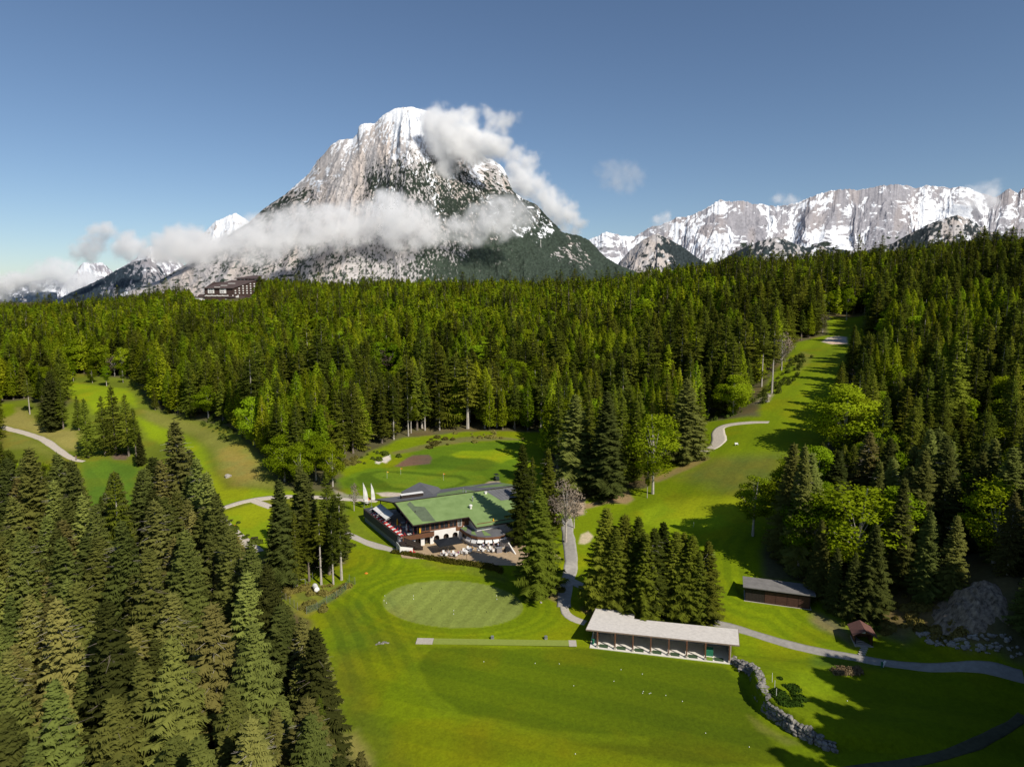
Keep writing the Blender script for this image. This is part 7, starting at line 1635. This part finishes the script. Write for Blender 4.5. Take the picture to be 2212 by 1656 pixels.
for k, (a, b, l) in enumerate(pt):
    for ds, dt, rz in ((0, .8, 0), (0, -.8, math.pi), (.8, 0, -math.pi / 2), (-.8, 0, math.pi / 2)): pc.append((a + ds, b + dt, rz, l))
instances(wc, [(at_club(a, b), ANG + rz, "white chair " + SIDE(rz) + " the " + l[6:].replace("patio table", "table")) for a, b, rz, l in pc], "white chairs on the patio")

# people
SKIN = mat("skin", (.50, .30, .21), .6, .3, .05)
def skinmesh(name, J, E_, R_, m_, root=0):
    bm = bmesh.new(); ly = bm.verts.layers.skin.verify(); vs_ = [bm.verts.new(tuple(j)) for j in J]; [bm.edges.new((vs_[a_], vs_[b_])) for a_, b_ in E_]
    for i, r_ in enumerate(R_): vs_[i][ly].radius = (r_, r_)
    vs_[root][ly].use_root = True; me_ = bpy.data.meshes.new(name); bm.to_mesh(me_); bm.free(); me_.materials.append(m_); o = bpy.data.objects.new(name, me_); md = o.modifiers.new("skin", 'SKIN'); md.use_smooth_shade = True; sb = o.modifiers.new("subdivision", 'SUBSURF'); sb.levels = 1; sb.render_levels = 1
    return o
def person(pose, shirt, trouser, hair, loc, rz, label, group=None):
    hz = .95 if pose == "standing" else .50
    if pose == "standing": knee = [(.10, -.02, .50), (-.10, .04, .50)]; foot = [(.11, .0, .07), (-.11, .08, .07)]
    else: knee = [(.12, -.45, .50), (-.12, -.45, .50)]; foot = [(.13, -.45, .07), (-.13, -.42, .07)]
    toe = [(a[0], a[1] - .17, .04) for a in foot]
    J = [(0, 0, hz), (0, .01, hz + .27), (0, 0, hz + .50), (0, -.01, hz + .60), (0, -.02, hz + .72), (0, -.02, hz + .82),
         (.10, 0, hz - .03), knee[0], foot[0], toe[0], (-.10, 0, hz - .03), knee[1], foot[1], toe[1],
         (.19, 0, hz + .46), (.25, -.03, hz + .20), (.19, -.25, hz + .10), (.16, -.33, hz + .11), (-.19, 0, hz + .46), (-.25, -.03, hz + .20), (-.19, -.25, hz + .10), (-.16, -.33, hz + .11)]
    E_ = [(0, 1), (1, 2), (2, 3), (3, 4), (4, 5), (0, 6), (6, 7), (7, 8), (8, 9), (0, 10), (10, 11), (11, 12), (12, 13), (2, 14), (14, 15), (15, 16), (16, 17), (2, 18), (18, 19), (19, 20), (20, 21)]
    R_ = [.13, .12, .13, .055, .095, .07, .09, .06, .04, .03, .09, .06, .04, .03, .06, .042, .032, .028, .06, .042, .032, .028]
    o = skinmesh("person", J, E_, R_, SKIN); o.location = loc; o.rotation_euler = (0, 0, rz); link(o); tag(o, label, "person", group)
    link(skinmesh("shirt", [J[0], J[1], J[2], J[14], J[15], J[18], J[19]], [(0, 1), (1, 2), (2, 3), (3, 4), (2, 5), (5, 6)], [.145, .14, .15, .075, .06, .075, .06], shirt), o)
    link(skinmesh("trousers", [(0, 0, hz - .01), J[6], J[7], J[8], J[10], J[11], J[12]], [(0, 1), (1, 2), (2, 3), (0, 4), (4, 5), (5, 6)], [.14, .105, .075, .055, .105, .075, .055], trouser), o)
    mb = MB(); mb.lathe((0, .015, hz + .745), [(.095, 0), (.11, .06), (.095, .12), (.04, .155), (.01, .16)], 10); mb.obj("hair", hair, o, smooth=True)
    for sx_ in (-.032, .032): mb = MB(); mb.lathe((sx_, -.112, hz + .745), [(.004, 0), (.011, .01), (.004, .02)], 6); mb.obj("eye", BLACK, o)
    mb = MB(); mb.tube((0, -.105, hz + .74), (0, -.135, hz + .715), .012, .016, 6); mb.obj("nose", SKIN, o)
    return o
NAVY = mat("navy cloth", (.03, .045, .10), .9); PURP = mat("magenta cloth", (.42, .06, .30), .9); LBL = mat("light blue cloth", (.30, .40, .58), .9); WCL = mat("white cloth", (.72, .72, .72), .9); GCL = mat("grey cloth", (.16, .16, .17), .9); HB1 = mat("brown hair", (.06, .035, .02), .7); HB2 = mat("fair hair", (.34, .24, .12), .7)
for (s, t, ps, sh, tr_, hr, rz, l) in [(46.6, 135.3, "seated", NAVY, GCL, HB1, math.pi, "person in navy seated with back to the lawn under the black parasol"), (45.8, 136.1, "seated", GCL, NAVY, HB1, math.pi / 2, "person in grey seated at the left end under the black parasol"), (47.4, 136.1, "seated", WCL, GCL, HB2, -math.pi / 2, "fair haired person in white seated under the black parasol"),
    (49.4, 135.0, "seated", PURP, NAVY, HB2, -math.pi / 2, "person in magenta seated in front of the black parasol"), (47.8, 135.0, "seated", WCL, NAVY, HB1, math.pi / 2, "person in white seated left of the one in magenta"), (48.6, 134.2, "seated", LBL, GCL, HB1, math.pi, "person in light blue seated with back to the hedge"),
    (50.4, 135.3, "seated", WCL, GCL, HB1, math.pi / 2, "person in white seated right of the black parasol"), (53.4, 136.2, "seated", YEL, GCL, HB1, -math.pi / 2, "person in yellow seated between parasol and annex"),
    (55.9, 135.7, "standing", LBL, NAVY, HB1, .2, "person in light blue standing below the second annex awning"), (57.0, 135.2, "standing", WCL, GCL, HB2, -.3, "person in white standing below the middle annex awnings"), (58.2, 134.9, "standing", NAVY, GCL, HB1, .1, "person in navy standing below the third annex awning"), (59.2, 134.6, "standing", LBL, NAVY, HB2, .5, "fair person in pale blue standing by the white side wall"),
    (57.2, 133.0, "seated", WCL, NAVY, HB1, math.pi, "person in white seated at the table below the annex awnings")]:
    person(ps, sh, tr_, hr, at_club(s, t), ANG + rz, l, "people on the patio")
for (s, t, sh, rz, l) in [(39.6, 148.0, WCL, math.pi, "person in white seated on the roof terrace near the front corner"), (40.4, 150.9, YEL, 0, "person in yellow standing among the terrace tables"), (38.8, 154.2, NAVY, 0, "person in navy seated halfway along the terrace parapet")]:
    person("standing" if "standing" in l else "seated", sh, GCL, HB1, at_club(s, t, zt_), ANG + rz, l, "people on the roof terrace")
x, y, z = ground(*c7(565, 722)); person("standing", NAVY, GCL, HB1, (x, y, z + .05), 1.0, "golfer in navy at the end of the left gravel path")

# more patio and annex things
r_ = tag(empty("bar_counter", at_club(58.6, 132.8), ANG), "grey box shaped bar counter on the patio in front of the annex", "bar counter"); mb = MB(); mb.box((0, 0, .55), (1.3, .8, 1.1)); mb.obj("body", mat("grey counter", (.22, .20, .20), .7), r_); mb = MB(); mb.box((0, 0, 1.13), (1.45, .95, .06)); mb.obj("counter_top", METAL, r_)
r_ = tag(empty("grill_cart", at_club(60.4, 132.2), ANG + .2), "black grill cart with lid beside the white side wall", "grill"); mb = MB(); mb.box((0, 0, .55), (1.3, .7, .7)); mb.obj("body", BLACK, r_); mb = MB(); mb.lathe((0, 0, .9), [(.45, 0), (.43, .2), (.25, .38), (.02, .42)], 12); mb.obj("lid", BLACK, r_)
for a in (-.5, .5): mb = MB(); mb.tube((a, -.3, .12), (a, -.38, .12), .12, .12, 10); mb.obj("wheel", METAL, r_)
r_ = tag(empty("patio_canopy", at_club(60.6, 133.7), ANG), "small black canopy over the grill cart", "canopy"); mb = MB(); mb.prism([(-.9, -.8), (.9, -.8), (.9, .8), (-.9, .8)], [1.95, 1.95, 2.2, 2.2], [2.0, 2.0, 2.25, 2.25]); mb.obj("roof", BLACK, r_); mb = MB(); [mb.tube((a, b, 0), (a, b, 2.0), .03, .03, 5) for a in (-.85, .85) for b in (-.75, .75)]; mb.obj("frame", METAL, r_)
r_ = tag(empty("flower_planter", at_club(58.6, 140.9, 6.25), ANG), "long planter with orange and yellow flowers above the annex roof", "planter"); mb = MB(); mb.box((0, 0, .2), (4.2, .5, .4)); mb.obj("box", WOOD, r_)
for k, m_ in enumerate((ORANGE, YEL, RED, YEL, ORANGE)):
    mb = MB(); rg = np.random.RandomState(k)
    for j in range(40): c = Vector((-1.7 + k * .85 + (rg.rand() - .5) * .8, (rg.rand() - .5) * .45, .42 + rg.rand() * .4)); a = Vector(rg.normal(size=3)).normalized() * .12; b = Vector(rg.normal(size=3)).normalized() * .12; mb.add([c, c + a, c + b], [(0, 1, 2)])
    mb.obj("flowers", m_, r_)
closed_parasol(60.5, 140.4, 6.2, YEL, "closed orange yellow parasol above the right end of the annex", 1.9)
for k, (a, b) in enumerate(((39.7, 139.9), (40.7, 140.3))):
    r_ = chair_mesh("deck_chair", RED, .4); r_.location = at_club(a, b); r_.rotation_euler = (0, 0, ANG + k); tag(r_, ["red deck chair at the foot of the outside stair, left one", "red deck chair at the foot of the outside stair, right one"][k], "chair")
gx_, gy_, gz_ = at_z(*c1(1157, 955), 3.0); r_ = tag(empty("lamp_post", (gx_, gy_, 3.0), .3), "thin dark lamp post with two arms at the hedge", "lamp post"); mb = MB(); mb.tube((0, 0, -.4), (0, 0, 2.5), .05, .04); mb.tube((-.7, 0, 1.95), (.1, 0, 2.0), .035); mb.tube((0, 0, 2.5), (.75, 0, 2.6), .035); mb.obj("pole", DKWOOD, r_)
for p_ in ((-.7, 0, 1.9), (.75, 0, 2.52)): mb = MB(); mb.box(p_, (.35, .2, .09)); mb.obj("lamp_head", METAL, r_)
# banner flags
for k, (xb, yb, xt, yt) in enumerate(((267, 470, 262, 258), (276, 490, 290, 275), (335, 468, 330, 262))):
    gx_, gy_, gz_ = ground(*c1(xb, yb)); hh_ = at_y(*c1(xt, yt), gy_)[2] - gz_; r_ = tag(empty("banner_flag", (gx_, gy_, gz_), .15), ["tall white banner flag, left of three beside the terrace", "white banner flag close behind the left one", "white banner flag, right of three beside the terrace"][k], "banner flag", "white banner flags at the terrace corner")
    mb = MB(); mb.tube((0, 0, -.2), (0, 0, hh_ * .96), .045, .025, 6); mb.lathe((0, 0, 0), [(.3, 0), (.3, .05), (.05, .08)], 10); mb.obj("pole", METAL, r_)
    N_ = 14; fr = []; 
    for i in range(N_ + 1): f_ = i / N_; z = hh_ * (.30 + .70 * f_); w_ = 1.05 * (1 - f_ ** 3) * (.75 + .25 * (1 - f_)); fr.append((w_, z))
    V = []; [V.extend([(.03, .05 * math.sin(i), z), (w_, .05 * math.sin(i * .9) + .03, z - .15)]) for i, (w_, z) in enumerate(fr)]
    V2 = [(a, b + .02, c) for a, b, c in V]; n = len(V); mb = MB(); mb.add(V + V2, [(2 * i, 2 * i + 1, 2 * i + 3, 2 * i + 2) for i in range(N_)] + [(n + 2 * i + 2, n + 2 * i + 3, n + 2 * i + 1, n + 2 * i) for i in range(N_)]); mb.obj("banner", CANVAS, r_)
gx_, gy_, gz_ = ground(*c1(300, 455)); r_ = tag(empty("open_parasol", (gx_, gy_, gz_)), "small orange sunshade over a round table beside the banner flags", "parasol"); mb = MB(); mb.lathe((0, 0, 0), [(1.2, 1.75), (.85, 2.05), (.05, 2.35)], 12); mb.obj("canopy", ORANGE, r_); mb = MB(); mb.tube((0, 0, 0), (0, 0, 2.3), .03); mb.lathe((0, 0, 0), [(.7, .72), (.7, .76)], 12); mb.obj("pole_and_table", TABLEW, r_)
# golf cart by the back green
gx_, gy_, gz_ = ground(*cg(1843, 598)); r_ = tag(empty("golf_cart", (gx_, gy_, gz_), 2.0), "small dark golf cart with a roof beside the back green", "golf cart")
mb = MB(); mb.prism([(-1.15, -.55), (1.1, -.55), (1.1, .55), (-1.15, .55)], .3, [.75, .62, .62, .75]); mb.box((-.35, 0, .82), (.75, 1.05, .25)); mb.box((-.75, 0, 1.05), (.15, 1.05, .5)); mb.box((.75, 0, .8), (.5, 1.0, .35)); mb.obj("body", mat("dark cart paint", (.03, .045, .04), .4, .5), r_)
mb = MB(); mb.box((-.1, 0, 1.85), (1.75, 1.2, .08)); mb.obj("roof", BLACK, r_); mb = MB(); [mb.tube((a, b, .7), (a * .85, b, 1.85), .025, .025, 5) for a in (-.95, .9) for b in (-.5, .5)]; mb.obj("roof_frame", METAL, r_)
for a in (-.75, .75):
    for b in (-.58, .58): mb = MB(); mb.tube((a, b - .08, .23), (a, b + .08, .23), .23, .23, 12); w_ = mb.obj("wheel", BLACK, r_); mb = MB(); mb.tube((a, b - .085, .23), (a, b + .085, .23), .11, .11, 8); mb.obj("rim", METAL, w_)
gx_, gy_, gz_ = ground(*c8(535, 930)); mb = MB(); mb.prism([(-.5, -.2), (.5, -.2), (.5, .2), (-.5, .2)], .35, .42); mb.box((-.4, 0, .17), (.08, .4, .36)); mb.box((.4, 0, .17), (.08, .4, .36)); mb.box((0, .2, .6), (1.0, .05, .35)); o = mb.obj("fairway_bench", CANVAS); o.location = (gx_, gy_, gz_); tag(o, "small white bench on the fairway below the curved gravel path", "bench")
gx_, gy_, gz_ = ground(*c7(1885, 1318)); r_ = tag(empty("picnic_bench", (gx_, gy_, gz_), .3), "dark bench beside the pale track left of the clubhouse", "bench"); mb = MB(); mb.box((0, 0, .45), (1.7, .45, .07)); mb.obj("seat", DKWOOD, r_); mb = MB(); mb.box((0, .25, .75), (1.7, .06, .4)); mb.obj("backrest", DKWOOD, r_)
for a in (-.7, .7): mb = MB(); mb.box((a, 0, .22), (.08, .4, .44)); mb.obj("leg", METAL, r_)
gx_, gy_, gz_ = ground(*c7(1740, 1225)); mb = MB(); mb.lathe((gx_, gy_, gz_), [(.16, 0), (.12, .3), (.10, .9), (.04, 1.0)], 8); tag(mb.obj("orange_marker", ORANGE), "orange marker cone beside the pale track", "marker")
# mast and alm hut on the mountain flank
def on_mountain(k, f, x, y):
    u, v = f(x, y); u_, v_, X, Y, Z_, T = MTN[k]; d = np.where(T <= 1, (u_ - u) ** 2 + (v_ - v) ** 2, 1e9); i = int(np.argmin(d)); return X.ravel()[i], Y.ravel()[i], Z_.ravel()[i]
x, y, z = on_mountain(0, c5, 1917, 838); mb = MB(); H_ = 38 / 2.4 * y / FPX
[mb.tube((a * H_ * .05, b * H_ * .05, -H_ * .1), (0, 0, H_), H_ * .022, H_ * .012, 5) for a in (-1, 1) for b in (-1, 1)]; mb.box((0, 0, H_ * .8), (H_ * .14, H_ * .14, H_ * .06)); o = mb.obj("radio_mast", WHITE); o.location = (x, y, z); tag(o, "tiny white mast on the wooded flank of the tall mountain", "mast")
x, y, z = on_mountain(0, c5, 2068, 835); r_ = tag(empty("mountain_hut", (x, y, z), .5), "tiny hut on the clearing of the wooded mountain flank", "hut"); mb = MB(); mb.box((0, 0, 5), (34, 16, 14)); mb.obj("wall", HW, r_); mb = MB(); mb.prism([(-19, -10), (19, -10), (19, 0), (-19, 0)], [11, 11, 19, 19], [12, 12, 20, 20]); mb.prism([(-19, 0), (19, 0), (19, 10), (-19, 10)], [19, 19, 11, 11], [20, 20, 12, 12]); mb.obj("roof", HR, r_)
